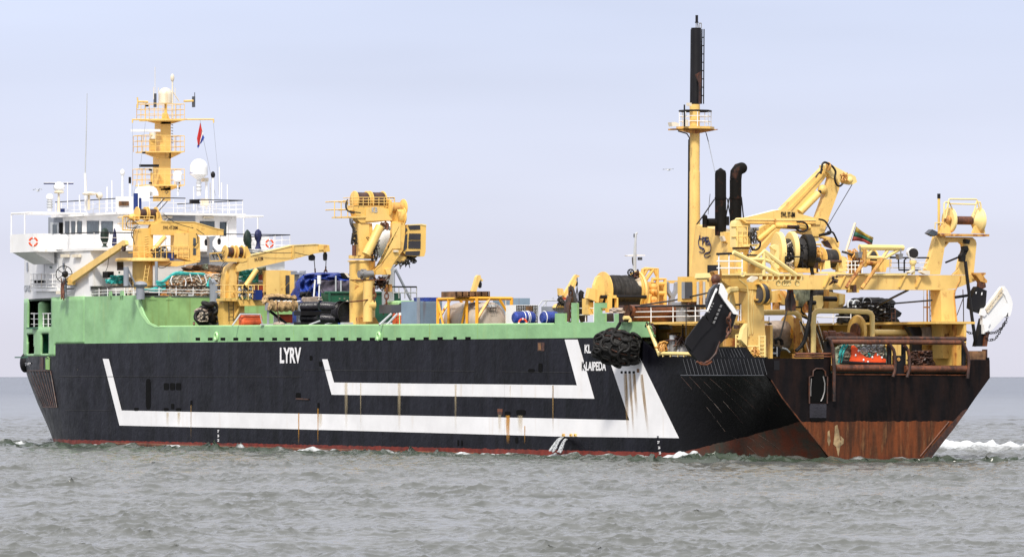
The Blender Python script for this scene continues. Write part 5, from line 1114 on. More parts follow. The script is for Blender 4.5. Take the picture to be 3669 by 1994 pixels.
pp('platform', 'yelc', c3, 'Z4', [(120, 290), (375, 282), (378, 300), (120, 302)], 1.6, X + 1.1); rbox(c3, 'Z4', 122, 240, 155, 298, X + 1.15, 1.5, step=2, r=.045)
reel(c3, 'Z4', 300, 408, 148, 0.66, 0.78, X + .2, 'rustd', 'yel', wraps=7); reel(c3, 'Z4', 435, 552, 148, 0.66, 0.78, X + .2, 'rustd', 'yel', wraps=7)
pp('winch_bed', 'yel', c3, 'Z4', [(272, 186), (570, 188), (572, 206), (470, 200), (385, 226), (260, 232)], 1.6, X + .95); rbox(c3, 'Z4', 285, 660, 118, 190, X + 1.1, 1.6, step=8, r=.03, mids=2)
tb('handrail', 'black', c3, 'Z4', [(590, 122), (650, 122), (660, 135), (660, 175)], .04, X + .2); reel(c3, 'Z4', 605, 738, 208, .42, .68, X + .9, 'yelr', 'yel', 'sheave_drum')
b = MB('Z4', X=X + .8); b.cyl((655, 288), (718, 288), .75, n=24); b.build('knuckle_drum', 'yel', c3)
b = MB('Z4', X=X + .9); b.cyl((718, 288), (726, 288), .8, n=24); b.build('knuckle_cap', 'yelc', c3)
jb = pp('folding_jib', 'yel', c3, 'Z4', [(640, 345), (652, 330), (724, 345), (735, 380), (730, 470), (716, 588), (635, 700), (580, 808), (475, 808), (468, 768), (536, 712), (596, 568), (636, 470)], 1.2, X + 1.6)
pp('jib_face', 'yelc', jb, 'Z4', [(640, 350), (715, 350), (712, 575), (640, 575), (545, 700), (472, 768), (538, 714), (598, 568), (638, 470)], .06, X + 1.68); pp('jib_end', 'yelc', jb, 'Z4', [(560, 760), (600, 748), (612, 790), (606, 808), (575, 806)], 1.0, X + 1.8)
b = MB('Z4', X=X + 1.8); b.rect(655, 588, 694, 606, .3); b.build('work_lamp', 'offwhite', jb)
cab = pp('cab', 'yel', c3, 'Z4', [(740, 362), (868, 356), (908, 366), (904, 600), (892, 645), (800, 645), (740, 640), (705, 610), (720, 480), (738, 400)], 2.0, X + 1.5)
for pts in ([(780, 368), (888, 366), (890, 402), (796, 405)], [(792, 440), (894, 440), (892, 498), (786, 496)], [(786, 506), (893, 506), (892, 575), (784, 572)], [(742, 368), (754, 372), (776, 408), (742, 445)], [(742, 475), (774, 438), (770, 570), (744, 598)], [(720, 500), (732, 478), (732, 588), (722, 585)], [(760, 600), (888, 595), (884, 632), (868, 638), (756, 634)]): pp('cab_window', 'glassb', cab, 'Z4', pts, .05, X + 1.56)
pp('cab_roof', 'yelb', cab, 'Z4', [(750, 360), (868, 354), (910, 362), (908, 374), (868, 363), (752, 368)], 2.1, X + 1.55); tangle(cab, 'Z4', 750, 640, 850, 700, X + 1.2, 26, .06, 'cable', 'cab_hose', .2)
pp('cab_arm', 'yel', c3, 'Z4', [(640, 660), (700, 640), (750, 645), (755, 690), (740, 705), (620, 722), (620, 700)], .9, X + 1.3); tangle(c3, 'Z4', 690, 690, 800, 722, X + 1.35, 14, .04)
tb('luffing_cylinder', 'yelc', c3, 'Z4', [(405, 630), (530, 375)], .36, X + 1.5, n=12); tb('cylinder_rod', 'steel', c3, 'Z4', [(535, 350), (620, 400)], .14, X + 1.5, n=8); tangle(c3, 'Z4', 520, 340, 620, 410, X + 1.6, 12, .05, 'rust')
hoses(c3, 'Z4', [[(258, 300), (262, 350), (285, 400), (290, 430), (275, 480), (270, 540)], [(270, 300), (272, 345), (292, 400), (300, 450), (280, 500), (285, 545)], [(282, 320), (290, 380), (300, 410), (318, 450), (320, 500), (300, 540)], [(240, 135), (222, 170), (225, 220), (260, 250), (300, 260)], [(235, 160), (228, 200), (250, 240), (355, 255)]], X + 1.2, .045)
tangle(c3, 'Z4', 440, 450, 500, 700, X + 1.4, 26, .045, amp=.5); tangle(c3, 'Z4', 275, 400, 320, 545, X + 1.2, 12, .05, amp=.3)
vc('slew_motor', 'rust', c3, 'Z4', 278, 318, 545, 640, X + 1.5, 12)
b = MB('Z4', X=X + 2.3); b.cyl((340, 805), (460, 803), .3, n=12); b.cyl((365, 805), (395, 805), .42, n=12); b.build('clamp_cylinder', 'steel', c3); pp('clamp_bracket', 'grey', c3, 'Z4', [(455, 775), (462, 850), (435, 850)], .4, X + 2.2)
pp('bracket_shelf', 'rust', c3, 'Z4', [(284, 852), (560, 850), (560, 858), (288, 862)], 1.5, X + 2.4); pp('bracket_gusset', 'yel', c3, 'Z4', [(286, 885), (355, 912), (325, 925), (285, 965)], .3, X + 2.3); pp('bracket_gusset', 'yelc', c3, 'Z4', [(290, 862), (410, 862), (350, 890)], .3, X + 2.3)
b = MB('Z4', X=X + 2.4); b.tube([(420, 868), (420, 1230)], .38, 14); b.build('riser_pipe', 'yelc', c3); b = MB('Z4', X=X + 2.4); b.cyl((412, 1080), (472, 1080), .42, n=14); b.build('pipe_branch', 'yelc', c3)
b = MB('Z4', X=X + 2.7); b.tube([(255, 1052), (350, 1045), (440, 1030)], .06, 5); b.build('lashing_rope', 'rust', c3)
b = MB('Z4', X=X + 2.6); b.chain([(474, 930), (474, 1100)], .5, .06); b.build('hook_chain', 'rust', c3); b = MB('Z4', X=X + 2.6); b.chain([(590, 930), (585, 1080), (560, 1160)], .5, .05); b.build('hook_chain', 'rust', c3)
tangle(c3, 'Z4', 470, 820, 610, 930, X + 1.8, 30, .05, 'rustd', 'sheave_gear', .3); b = MB('Z4', X=X + 1.5); b.rect(545, 860, 560, 930, .3); b.rect(610, 895, 637, 960, .8); b.build('hook_gear', 'yelr', c3)
b = MB('Z4', X=X + 1.4); b.poly([(193, 797), (212, 797), (238, 835), (225, 845)], .5); b.build('flood_lamp', 'black', c3); b = MB('Z4', X=X + 1.4); b.poly([(205, 792), (240, 795), (262, 838), (238, 830)], .5); b.build('lamp_back', 'offwhite', c3)
pp('base_skirt', 'yelr', c3, 'Z4', [(325, 1190), (475, 1190), (505, 1240), (505, 1262), (325, 1262)], .8, X + 1.2); pp('base_box', 'lgrey', c3, 'Z4', [(190, 1235), (600, 1235), (600, 1260), (190, 1260)], 1.0, X + .3); pp('base_box', 'grey', c3, 'Z4', [(288, 1185), (325, 1185), (325, 1240), (288, 1240)], .8, X + .4)
# big white rounded tank standing behind the crane
b = MB('Z4', X=X - 4); b.ell((600, 465), 1.8, 1.75, 1.75, 28, 16); b.cyl((600, 560), (600, 1100), .5, n=12); tk = tag(b.build('white_tank', 'white2', None), 'big white rounded housing half hidden behind the third crane', 'housing')
# ---------------------------------------------------------------- cargo and gear amidships
X = yx('Q1', 2180, 1320, -8.0)
t = thing('tyre_fender', 'pale bagged fender hung with black tyres beside the second crane', 'fender', at('Q1', 2180, 1325, X=X))
b = MB('Q1', X=X); b.ell((2190, 1150), 1.1, 1.0, .98, 20, 12, .04); b.build('bag', 'black', t)
ropes(t, 'Q1', 2020, 1090, 2200, 1240, X + 1.0, 60, .05, 'cream', 'netting', run_=60); lump(t, 'Q1', 2010, 1010, 2180, 1110, X + .3, 1.5, 'canvas', 'cover')
for x, y, r_, ax in ((2290, 1010, .42, (1, -.3, .1)), (2310, 1240, .44, (1, -.5, .3)), (2200, 940, .40, (.3, .2, 1)), (2060, 1150, .4, (.7, -1, .3)), (2160, 1080, .36, (.8, -.2, .9))):
    b = MB('Q1', X=X + .9); b.torus((x, y), ax, r_, .17, 22, 10); b.build('tyre', 'rubber', t)
X = yx('Q6', 450, 1080, -8.2)
t = thing('orange_roll', 'thick folded orange sheet roll under a grey trestle beside the second crane', 'sheet roll', at('Q6', 450, 1082, X=X))
for i, (y, r_) in enumerate(((1030, .42), (960, .45), (915, .3))):
    b = MB('Q6', X=X - i * .1); a = b.P((240, y)); c = b.P((660, y)); b.lathe(a, c - a, [(0, r_ * .7), (.15, r_), ((c - a).length * .5, r_ * .95), ((c - a).length - .15, r_ * 1.03), ((c - a).length, r_ * .8)], 18); b.build('fold', 'orange', t)
tb('trestle', 'lgrey', t, 'Q6', [(75, 1085), (240, 850), (655, 855), (700, 1050)], .07, X + .4); tb('trestle_bar', 'black', t, 'Q6', [(240, 850), (655, 865)], .12, X - .3)
X = yx('Q6', 1100, 760, -7.6)
t = thing('chafer_bundle', 'long tan fibre-wrapped rope bundle with black hoses lying on a grey trestle', 'rope bundle', at('Q6', 1100, 1060, X=X))
def fuzz(par, z, pts, r_, X, m='fur', name='fibre_roll'):
    b = MB(z, X=X); P_ = [b.P(p) for p in pts]; out = []; rr = []
    for i in range(len(P_) - 1):
        n = max(2, int((P_[i + 1] - P_[i]).length / .13))
        for q in range(n): out.append(P_[i] + (P_[i + 1] - P_[i]) * q / n); rr.append(r_ * (1 + .16 * sin(len(out) * 1.9) + R.uniform(-.07, .07)))
    b.tube(out, rr, 12); return b.build(name, m, par, ang=60)
fuzz(t, 'Q6', [(745, 600), (760, 540), (820, 505), (1000, 495), (1200, 515), (1440, 540)], .30, X - .8)
fuzz(t, 'Q6', [(865, 650), (950, 680), (1150, 690), (1310, 670)], .42, X + .6); fuzz(t, 'Q6', [(1335, 670), (1440, 670)], .42, X + .6); fuzz(t, 'Q6', [(760, 560), (850, 650)], .3, X)
b = MB('Q6', X=X + .2); b.poly([(830, 510), (1000, 480), (1430, 530), (1450, 600), (1350, 620), (870, 610)], 1.1); b.build('hose_mat', 'black', t)
for x in (900, 960, 1100, 1180, 1260, 1390): tb('white_tape', 'white2', t, 'Q6', [(x, 612), (x + 25, 585), (x + 110, 570)], .05, X + .45)
for pts in ([(790, 610), (850, 610), (850, 1050), (835, 1050), (835, 770), (790, 765)], [(1450, 600), (1495, 600), (1520, 1075), (1450, 1075)]): pp('trestle_leg', 'grey', t, 'Q6', pts, .3, X + .3)
tb('lashing', 'rustd', t, 'Q6', [(1020, 600), (1015, 700), (1045, 950), (1050, 1000)], .05, X + 1.0); tb('trestle_brace', 'black', t, 'Q6', [(860, 780), (1200, 1040)], .12, X + .2)
pp('red_panel', 'redor', t, 'Q6', [(1060, 850), (1335, 850), (1335, 1030), (1180, 1030)], .2, X - .6); pp('white_sheet', 'white2', t, 'Q6', [(945, 850), (1040, 930), (1170, 1000), (1050, 1030), (945, 1030)], .1, X - .3)
b = MB('Q6', X=X + .5); b.ell((1050, 1060), .6, .45, .22, 14, 8); b.build('sandbag', 'canvas', t)
pp('grey_base', 'lgrey', t, 'Q6', [(680, 1050), (1500, 1040), (1500, 1075), (680, 1078)], .8, X + .35)
# black ribbed floats
FG = 'black ribbed floats lashed amidships'
for i, (z, x0, y0, x1, y1, rpx, lab) in enumerate((('Q6', 1520, 930, 1880, 930, 88, 'lower forward black ribbed float'), ('Q6', 1950, 930, 2270, 950, 92, 'lower aft black ribbed float lying end to end with another'), ('Q6', 1520, 690, 1900, 680, 98, 'upper forward black ribbed float next to the tan fibre bundle'), ('Q6', 1950, 680, 2270, 700, 100, 'upper aft black ribbed float beside the third crane'), ('Q6', 2330, 800, 2470, 810, 232, 'large open-ended black drum against the third crane pedestal'))):
    X = yx(z, (x0 + x1) / 2, 1080, -7.9 if i < 4 else -7.2); b = MB(z, X=X); a = at(z, x0, y0, X=X - .3 if i < 4 else X - .4); c = at(z, x1, y1, X=X + (.9 if i < 4 else .5)); k = ppm(a) * ZT[z][2]; r_ = rpx / k; L_ = (c - a).length
    prof = [(0, r_ * .6), (0.02, r_)]
    for q in range(1, 12): prof += [(L_ * q / 12 - .05, r_ * (1 - .004 * q)), (L_ * q / 12, r_ * .93), (L_ * q / 12 + .05, r_)]
    prof += [(L_ - .02, r_), (L_, r_ * .96)] + ([(L_ - .5, r_ * .9)] if i == 4 else [])
    b.lathe(a, c - a, prof, 26); tag(b.build('ribbed_float', 'plastic', None, ang=30), lab, 'float', FG)
X = yx('Q6', 1900, 1080, -7.6); b = MB('Q6', X=X); b.rect(1510, 780, 2290, 870, 1.2); b.rect(1510, 1010, 2290, 1080, 1.2); tag(b.build('float_cradle', 'black', None, smooth=False), 'black cradle holding the ribbed floats', 'cradle')
for i, pts in enumerate((([(1680, 1075), (1950, 975)]), [(2010, 1075), (2280, 985)], [(2320, 800), (2485, 860)], [(2340, 650), (2500, 570)])):
    b = MB('Q6', X=X + .9); b.tube(pts, .07, 6); tag(b.build('lashing_bar', 'lgrey' if i < 3 else 'cream', None), ['forward slanted grey bar below the black floats', 'aft slanted grey bar below the black floats', 'short grey bar across the big black drum', 'pale slanted lath on top of the big black drum'][i], 'bar')
for i, pts in enumerate(([(1650, 1290), (1925, 1040)], [(1815, 1295), (2060, 1040)])):
    b = MB('Q2', X=yx('Q2', 1850, 1290, -8.9)); b.tube(pts, .09, 6); tag(b.build('stay_bar', 'lgrey', None), ['slanted grey stay nearest the third crane foot', 'slanted grey stay next to the orange coils'][i], 'stay')
# blue tarpaulin heap with netting
X = yx('Q6', 2000, 560, -2.0)
t = thing('tarpaulin_heap', 'crumpled blue tarpaulin over stacked gear amidships', 'tarpaulin', at('Q6', 2000, 570, X=X))
lump(t, 'Q6', 1470, 5, 2560, 1100, X, 5.5, 'blue', 'tarpaulin', .03)
def crumple(par, z, poly, X, m, name, n=16, amp=.25):
    # sheet with real folds spanning a px quad
    (x0, y0), (x1, y1), (x2, y2), (x3, y3) = poly; b = MB(z, X=X); vs = []
    for i in range(n + 1):
        for j in range(n + 1):
            u, v = i / n, j / n; x = (x0 * (1 - u) + x1 * u) * (1 - v) + (x3 * (1 - u) + x2 * u) * v; y = (y0 * (1 - u) + y1 * u) * (1 - v) + (y3 * (1 - u) + y2 * u) * v
            vs.append(at(z, x, y, X=X + amp * (sin(u * 19 + 3 * sin(v * 5)) * .5 + sin(u * 7 + v * 9) * .5) + R.uniform(-.05, .05) * amp))
    b.add(vs, [(i * (n + 1) + j, i * (n + 1) + j + 1, (i + 1) * (n + 1) + j + 1, (i + 1) * (n + 1) + j) for i in range(n) for j in range(n)])
    o = b.build(name, m, par, ang=75); s = o.modifiers.new('t', 'SOLIDIFY'); s.thickness = .04; return o
crumple(t, 'Q6', [(1590, 20), (2540, -5), (2540, 160), (1560, 170)], X + 3.0, 'blue', 'tarpaulin_fold', 24, .35); crumple(t, 'Q6', [(1510, 120), (1950, 140), (1950, 560), (1470, 500)], X + 3.1, 'blue', 'tarpaulin_fold', 20, .3)
crumple(t, 'Q6', [(1930, 140), (2520, 140), (2520, 560), (1930, 560)], X + 3.3, 'netmesh', 'net_curtain', 20, .15)
for x in (2243, 2350): tb('stanchion', 'lgrey', t, 'Q6', [(x, 40 if x < 2300 else 140), (x, 560)], .06, X + 3.6)
ropes(t, 'Q6', 1500, 400, 1720, 480, X + 3.6, 18, .12, 'black', 'black_floats', run_=60)
X = yx('Z3', 1395, 900, -3.5)
b = MB('Z3', X=X); b.rect(1378, 640, 1414, 1200, .9); b.poly([(1335, 605), (1350, 605), (1356, 625), (1432, 625), (1438, 603), (1452, 603), (1448, 645), (1338, 645)], .9); tag(b.build('boom_rest', 'grey', None), 'grey boom rest post with forked top left of the blue tarpaulin', 'boom rest')
# orange rescue boat behind the cab
X = yx('Z3', 1100, 900, -1.5)
t = thing('rescue_boat', 'orange enclosed boat mostly hidden behind the second crane cab', 'boat', at('Z3', 1100, 1000, X=X))
pp('hull', 'redor', t, 'Z3', [(870, 640), (1000, 632), (1300, 634), (1345, 655), (1375, 700), (1375, 880), (1350, 915), (900, 915), (875, 800)], 2.2, X)
tb('boat_hook', 'white2', t, 'Z3', [(1330, 790), (1332, 912), (1300, 912)], .06, X + .2); b = MB('Z3', X=X + .2); b.rect(1318, 842, 1352, 860, .1); b.build('fitting', 'white2', t)
b = MB('Z3', X=X + .8); b.tube([(680, 738), (990, 738)], .2, 10); b.build('cradle_pipe', 'lgrey', t)
nn = thing('net_heap', 'green and teal net heap behind the second crane boom', 'net heap', at('Z3', 830, 740, X=X + 1), 'trawl nets stowed on deck')
b = MB('Z3', X=X + .6); b.poly([(690, 735), (760, 620), (900, 580), (985, 560), (990, 640), (880, 645), (860, 735)], 1.2); b.build('net_bundle', 'netg', nn)
ropes(nn, 'Z3', 680, 600, 900, 730, X + 1.3, 60, .08, 'teal', 'teal_rope', run_=50); ropes(nn, 'Z3', 880, 560, 990, 640, X + 1.3, 40, .06, 'netg', 'green_rope', run_=40)
# marker float on its stand
X = yx('Z3', 1600, 940, -6.5)
t = thing('marker_float', 'white cylinder float on thin poles in front of the blue tarpaulin', 'marker float', at('Z3', 1600, 930, X=X)); vc('float', 'white2', t, 'Z3', 1580, 1624, 655, 752, X, 14)
tb('pole', 'white2', t, 'Z3', [(1605, 750), (1600, 935)], .06, X); tb('pole', 'white2', t, 'Z3', [(1555, 705), (1542, 895)], .07, X); tb('stay', 'cable', t, 'Z3', [(1550, 710), (1450, 890)], .025, X); tb('stay', 'cable', t, 'Z3', [(1598, 760), (1690, 900)], .025, X)
b = MB('Z3', X=X + .3)
for i in range(9): b.tube([(1400 + R.uniform(0, 40), 905 + i * 6), (1560 + R.uniform(0, 100), 905 + R.uniform(-6, 45))], R.uniform(.05, .1), 6)
tag(b.build('timber_bundle', 'canvas', None), 'bundle of weathered timbers under the marker float', 'timbers')
# green skip
X = yx('Q2', 1300, 1200, -3.2)
t = thing('skip', 'dark green open steel skip behind the third crane pedestal', 'skip', at('Q2', 1250, 1230, X=X))
pp('body', 'dgreen', t, 'Q2', [(405, 560), (2030, 565), (2050, 1000), (2050, 1240), (470, 1240), (440, 760)], 2.4, X); tb('rim', 'dgreen', t, 'Q2', [(400, 556), (2032, 562)], .1, X + .05); tb('rib', 'dgreen', t, 'Q2', [(500, 556), (520, 760)], .12, X + .1)
b = MB('Q2', X=X + .12); b.poly([(720, 685), (770, 690), (740, 700)], .02); b.poly([(825, 690), (880, 685), (850, 703)], .02); b.build('scratches', 'cream', t, smooth=False)
X = yx('Q2', 2000, 560, 1.0)
t = thing('a_frame', 'grey A-frame with slanted legs behind the third crane', 'frame', at('Q2', 1990, 700, X=X)); pp('post', 'grey', t, 'Q2', [(1965, 40), (2008, 40), (2008, 800), (1975, 800)], .3, X); tb('leg', 'grey', t, 'Q2', [(2015, 30), (2370, 730)], .12, X); pp('head', 'lgrey', t, 'Q2', [(1890, 5), (2030, 0), (2030, 60), (1900, 62)], .4, X)
tb('leg', 'grey', t, 'Q2', [(1975, 70), (1990, 60)], .1, X); pp('gear_plate', 'dgrey', t, 'Q2', [(1765, 190), (1830, 165), (1850, 330), (1780, 350)], .2, X + .3); tb('wire', 'black', t, 'Q2', [(1845, 150), (1895, 345)], .12, X + .3)
X = yx('Q2', 2250, 700, -2)
rr_ = thing('deck_rail', 'white guard rail with dark handrail between the third crane and the blue-grey container', 'guard rail', at('Q2', 2250, 700, X=X)); rbox(rr_, 'Q2', 1960, 2500, 430, 690, X, .2, 'white2', 1, 'rails', 4, .05); tb('handrail', 'black', rr_, 'Q2', [(1940, 425), (2500, 428)], .06, X)
b = MB('Q2', X=X + .2); b.rect(1872, 365, 1940, 540, .5); tag(b.build('hook_block_stowed', 'tank_yel', None), 'small yellow block hanging above the green skip', 'block')
X = yx('Q2', 2250, 1000, -5.5)
b = MB('Q2', X=X); b.rect(1925, 830, 2510, 1025, 2.0); b.rect(2180, 826, 2498, 1030, 2.1); tag(b.build('machinery_cabinet', 'dgrey', None, smooth=False), 'grey machinery cabinet above the orange coils', 'cabinet')
b = MB('Q2', X=X + .15); b.rect(2375, 975, 2435, 1005, .03); tag(b.build('small_notice', 'teal', None, smooth=False), 'small teal notice on the grey machinery cabinet', 'notice')
b = MB('Q2', X=X - 2.5); b.poly([(2080, 830), (2080, 770), (2150, 740), (2500, 740), (2500, 830), (2250, 830), (2180, 790), (2120, 790)], 2); tag(b.build('green_hood', 'greenedge', None), 'pale green curved hood above the grey cabinet', 'hood')
t = thing('coil_stack', 'stack of three orange coiled hoses beside the blue-grey container', 'hose coils', at('Q2', 2240, 1290, X=X + 1.2))
for i in range(4): fuzz(t, 'Q2', [(1985, 1110 + i * 52), (2150, 1100 + i * 50), (2330, 1116 + i * 50), (2505, 1105 + i * 50)], .25, X + 1.3, 'orange', 'coil')
t = thing('lamp_stub', 'white-capped short post at the bulwark before the orange coils', 'lamp', at('Q2', 2110, 1295, Y=-9)); Xl = t.location.x; vc('post', 'greenedge', t, 'Q2', 2098, 2122, 1075, 1295, Xl, 8); vc('cap', 'white2', t, 'Q2', 2092, 2152, 1012, 1075, Xl, 12)
# blue-grey container
X = yx('Z4', 1080, 1250, -5.6); a = at('Z4', 1075, 1045, X=X)
t = thing('container', 'blue-grey corrugated container with blue cover beside the yellow-framed tank', 'container', (X, a.y, 8.4))
kz = a.z; x0c = at('Z4', 868, 1250, Y=a.y - 2.6).x
b = MB('Z4', X=X); b.rect(876, 1045, 1086, 1260, 2.8); b.build('body', 'blugrey', t, smooth=False)
b = MB('Z4', X=X + .06)
for q in range(22): x = 882 + q * 9.2; b.rect(x, 1052, x + 4.5, 1255, .07)
b.build('corrugation', 'blugrey', t, smooth=False); pp('corner_post', 'grey', t, 'Z4', [(864, 1016), (880, 1016), (880, 1255), (864, 1255)], .4, X + .1); pp('cover', 'blue', t, 'Z4', [(872, 1012), (1072, 1012), (1084, 1030), (1130, 1044), (876, 1046)], 2.6, X + .02)
# yellow-framed tank container
Xr = yx('F', 1709, 1160, -7.2); yp = -7.2; z0 = 8.4; top = at('F', 1709, 1064, Y=yp).z; W2 = at('F', 1833, 1064, X=Xr).y - yp; LT = 6.06
t = thing('tank_container', 'beige cylindrical tank in a golden yellow container frame', 'tank container', (Xr, yp, z0)); hb = top - z0
def fbar(b, p, q, w_=.14): b.tube([Vector(p), Vector(q)], w_ * .62, 4)
b = MB()
for X_ in (Xr, Xr - LT):
    for y in (yp, yp + W2): fbar(b, (X_, y, z0), (X_, y, top), .24)
    fbar(b, (X_, yp, top - .08), (X_, yp + W2, top - .08), .2); fbar(b, (X_, yp, z0 + .1), (X_, yp + W2, z0 + .1), .2)
    for (y, s_) in ((yp, 1), (yp + W2, -1)): fbar(b, (X_, y, z0 + hb * .52), (X_, y + s_ * W2 * .36, top - .1), .19); fbar(b, (X_, y, z0 + hb * .42), (X_, y + s_ * W2 * .28, z0 + .1), .19)
for y in (yp, yp + W2): fbar(b, (Xr, y, top - .08), (Xr - LT, y, top - .08), .18); fbar(b, (Xr, y, z0 + .1), (Xr - LT, y, z0 + .1), .2)
for X_ in (Xr - 1.55, Xr - 4.4):
    fbar(b, (X_, yp, z0), (X_, yp, top), .2)
fbar(b, (Xr - 1.6, yp, top - .2), (Xr - 2.9, yp, z0), .16); fbar(b, (Xr - LT, yp, top - .2), (Xr - 4.6, yp, z0), .16)
b.build('frame', 'tank_yel', t, ang=60)
b = MB(); rt_ = W2 * .46; cz = z0 + hb * .5; L_ = LT - .7
b.lathe(Vector((Xr - LT + .35, yp + W2 / 2, cz)), (1, 0, 0), [(0, rt_ * .55), (.12, rt_ * .85), (.3, rt_), (L_ * .5, rt_), (L_ * .5 + .02, rt_ * 1.012), (L_ * .5 + .1, rt_ * 1.012), (L_ * .5 + .12, rt_), (L_ - .3, rt_), (L_ - .1, rt_ * .85), (L_, rt_ * .5), (L_ + .02, rt_ * .02)], 36); b.build('tank', 'tank', t, ang=50)
b = MB(); b.lathe(Vector((Xr - .36, yp + W2 / 2 + .05, z0 + .55)), (1, 0, 0), [(0, .36), (.06, .36)], 24); b.build('manhole_cover', 'lgrey', t)
aplate('id_plate', 'white2', 'Z4', 1484, 1076, 1576, 1096, Xr - .05, t, .02); a = at('Z4', 1488, 1094, X=Xr - .03); text('VOTU 110553', 'plate_lettering', 'dgrey', t, a, (0, 1, 0), .3, 1.0, .01, .0)
a = at('Z4', 1510, 1141, X=Xr - .1); text('22T7', 'plate_lettering', 'black', t, a, (0, 1, 0), .32, .6, .01, .02)
b = MB(); 
for y in (yp + W2 * .83,): b.tube([Vector((Xr + .02, y, z0)), Vector((Xr + .02, y, top))], .03, 4)
for q in range(7): z = z0 + .3 + q * .33; b.tube([Vector((Xr + .02, yp + W2 * .83, z)), Vector((Xr + .02, yp + W2, z))], .025, 4)
b.build('ladder', 'offwhite', t)
b = MB('Z4', X=Xr - 1.0); b.rect(1205, 998, 1515, 1008, 2.2)
for q in range(22): x = 1210 + q * 14.2; b.rect(x, 958, x + 6, 1008, .1); b.rect(x, 958, x + 6, 1008, 2.3) if q % 4 == 0 else None
for y in (958, 978, 996): b.rect(1208, y, 1512, y + 6, .12)
tag(b.build('crate', 'wood', None, smooth=False), 'open slatted brown crate lying on top of the yellow tank frame', 'crate')
X = yx('Z4', 1360, 960, 3.0)
t = thing('deck_crane', 'small yellow stub crane rising far behind the yellow tank frame', 'crane', at('Z4', 1365, 1100, X=X), CG); pp('boom', 'yelc', t, 'Z4', [(1335, 1000), (1385, 830), (1400, 812), (1420, 814), (1424, 838), (1442, 855), (1438, 868), (1412, 862), (1370, 1000)], .6, X); vc('post', 'yel', t, 'Z4', 1335, 1372, 950, 1240, X - .3, 12)
hookblock(t, 'Z4', 1420, 1442, 870, 928, X); tb('hoist_wire', 'cable', t, 'Z4', [(1432, 855), (1432, 880)], .04, X)
# between tank and castellations
X = yx('Z5', 230, 1180, 2.0); b = MB('Z5', X=X); b.rect(120, 866, 345, 1100, 3); tag(b.build('container', 'blugrey', None, smooth=False), 'dark blue-grey container far behind the caged white tank', 'container')
X = yx('Z5', 310, 1180, -4.5); t = thing('caged_tank', 'white cube tank in a wire cage with a brown panel', 'cube tank', at('Z5', 310, 1190, X=X)); b = MB('Z5', X=X); b.rect(178, 950, 440, 1190, 1.6); b.build('tank', 'white2', t); b = MB('Z5', X=X + .08)
for q in range(10): x = 178 + q * 29; b.tube([(x, 955), (x, 1185)], .035, 4)
for q in range(6): y = 965 + q * 40; b.tube([(178, y), (440, y)], .035, 4)
b.build('cage', 'cable', t, smooth=False); pp('panel', 'wood', t, 'Z5', [(295, 972), (375, 965), (382, 1060), (300, 1060)], .05, X + .15)
DG = 'blue covered drums at the bulwark'
for x0, x1, lab in ((142, 392, 'blue tarpaulin-covered drum with an orange lifebuoy in front'), (492, 690, 'blue tarpaulin-covered drum next to the notched green bulwark')):
    X = yx('Z5', (x0 + x1) / 2, 1185, -7.6); t = thing('covered_drum', lab, 'drum', at('Z5', (x0 + x1) / 2, 1190, X=X), DG); b = MB('Z5', X=X); a = b.P((x0, 1112)); c = b.P((x1, 1112)); r_ = 82 / (ppm(a) * 3.5); L_ = (c - a).length
    b.lathe(a, c - a, [(0, r_ * .7), (.12, r_ * .95), (L_ * .3, r_ * 1.02), (L_ * .5, r_ * .97), (L_ * .8, r_ * 1.03), (L_ - .12, r_ * .96), (L_, r_ * .75)], 20); b.build('cover', 'blue', t)
    for f in (.45, .62, .7) if x0 < 200 else (.15,): b = MB(); p = a + (c - a) * f; b.torus(p, c - a, r_ * 1.03, .03, 24, 5); b.build('cord', 'white2', t)
buoy('Z5', 256, 1178, 62, 'orange lifebuoy leaning on the blue covered drum', Y=-8.9, ax=(1, -.4, .1))
X = yx('Z5', 600, 1180, -3); b = MB('Z5', X=X)
for (x0, x1) in ((445, 690), (500, 720)): b.tube([(x0, 1090), (x0 + 5, 970), (x0 + 50, 905), (x0 + 80, 895), (x1, 897), (x1 + 45, 925), (x1 + 50, 965)], .045, 5)
b.tube([(620, 895), (622, 862), (640, 858), (645, 895)], .03, 4); b.tube([(550, 900), (548, 1080)], .03, 4); tag(b.build('hoop_rail', 'lgrey', None), 'pale bent pipe rail left of the small yellow jib crane', 'guard rail')
X = yx('Z5', 800, 1050, -4.0)
t = thing('deck_crane', 'small yellow jib crane behind the notched green bulwark', 'crane', at('Z5', 760, 1060, X=X), CG)
pp('boom', 'yelc', t, 'Z5', [(755, 830), (895, 590), (915, 570), (960, 585), (955, 600), (930, 605), (785, 860), (765, 875)], .4, X); pp('boom', 'yelc', t, 'Z5', [(905, 640), (925, 650), (835, 960), (770, 975), (800, 900)], .4, X + .1); pp('cylinder_box', 'yelc', t, 'Z5', [(698, 742), (750, 748), (765, 830), (705, 835)], .5, X + .2); pp('base', 'yel', t, 'Z5', [(680, 940), (790, 930), (830, 985), (640, 985)], 1.0, X)
tangle(t, 'Z5', 690, 860, 760, 960, X + .4, 18, .05); b = MB('Z5', X=X + .2); b.rect(745, 858, 815, 890, .4); b.build('cable_drum', 'redor', t); tb('hoist_wire', 'cable', t, 'Z5', [(937, 610), (937, 680)], .04, X); hookblock(t, 'Z5', 925, 948, 650, 715, X)
for x in (905, 925, 945, 965): tb('sling', 'cable', t, 'Z5', [(937, 715), (x, 920)], .02, X)
b = MB('Z5', X=X - .5); b.rect(615, 970, 800, 1060, 1.5); b.build('plinth', 'grey', t, smooth=False)
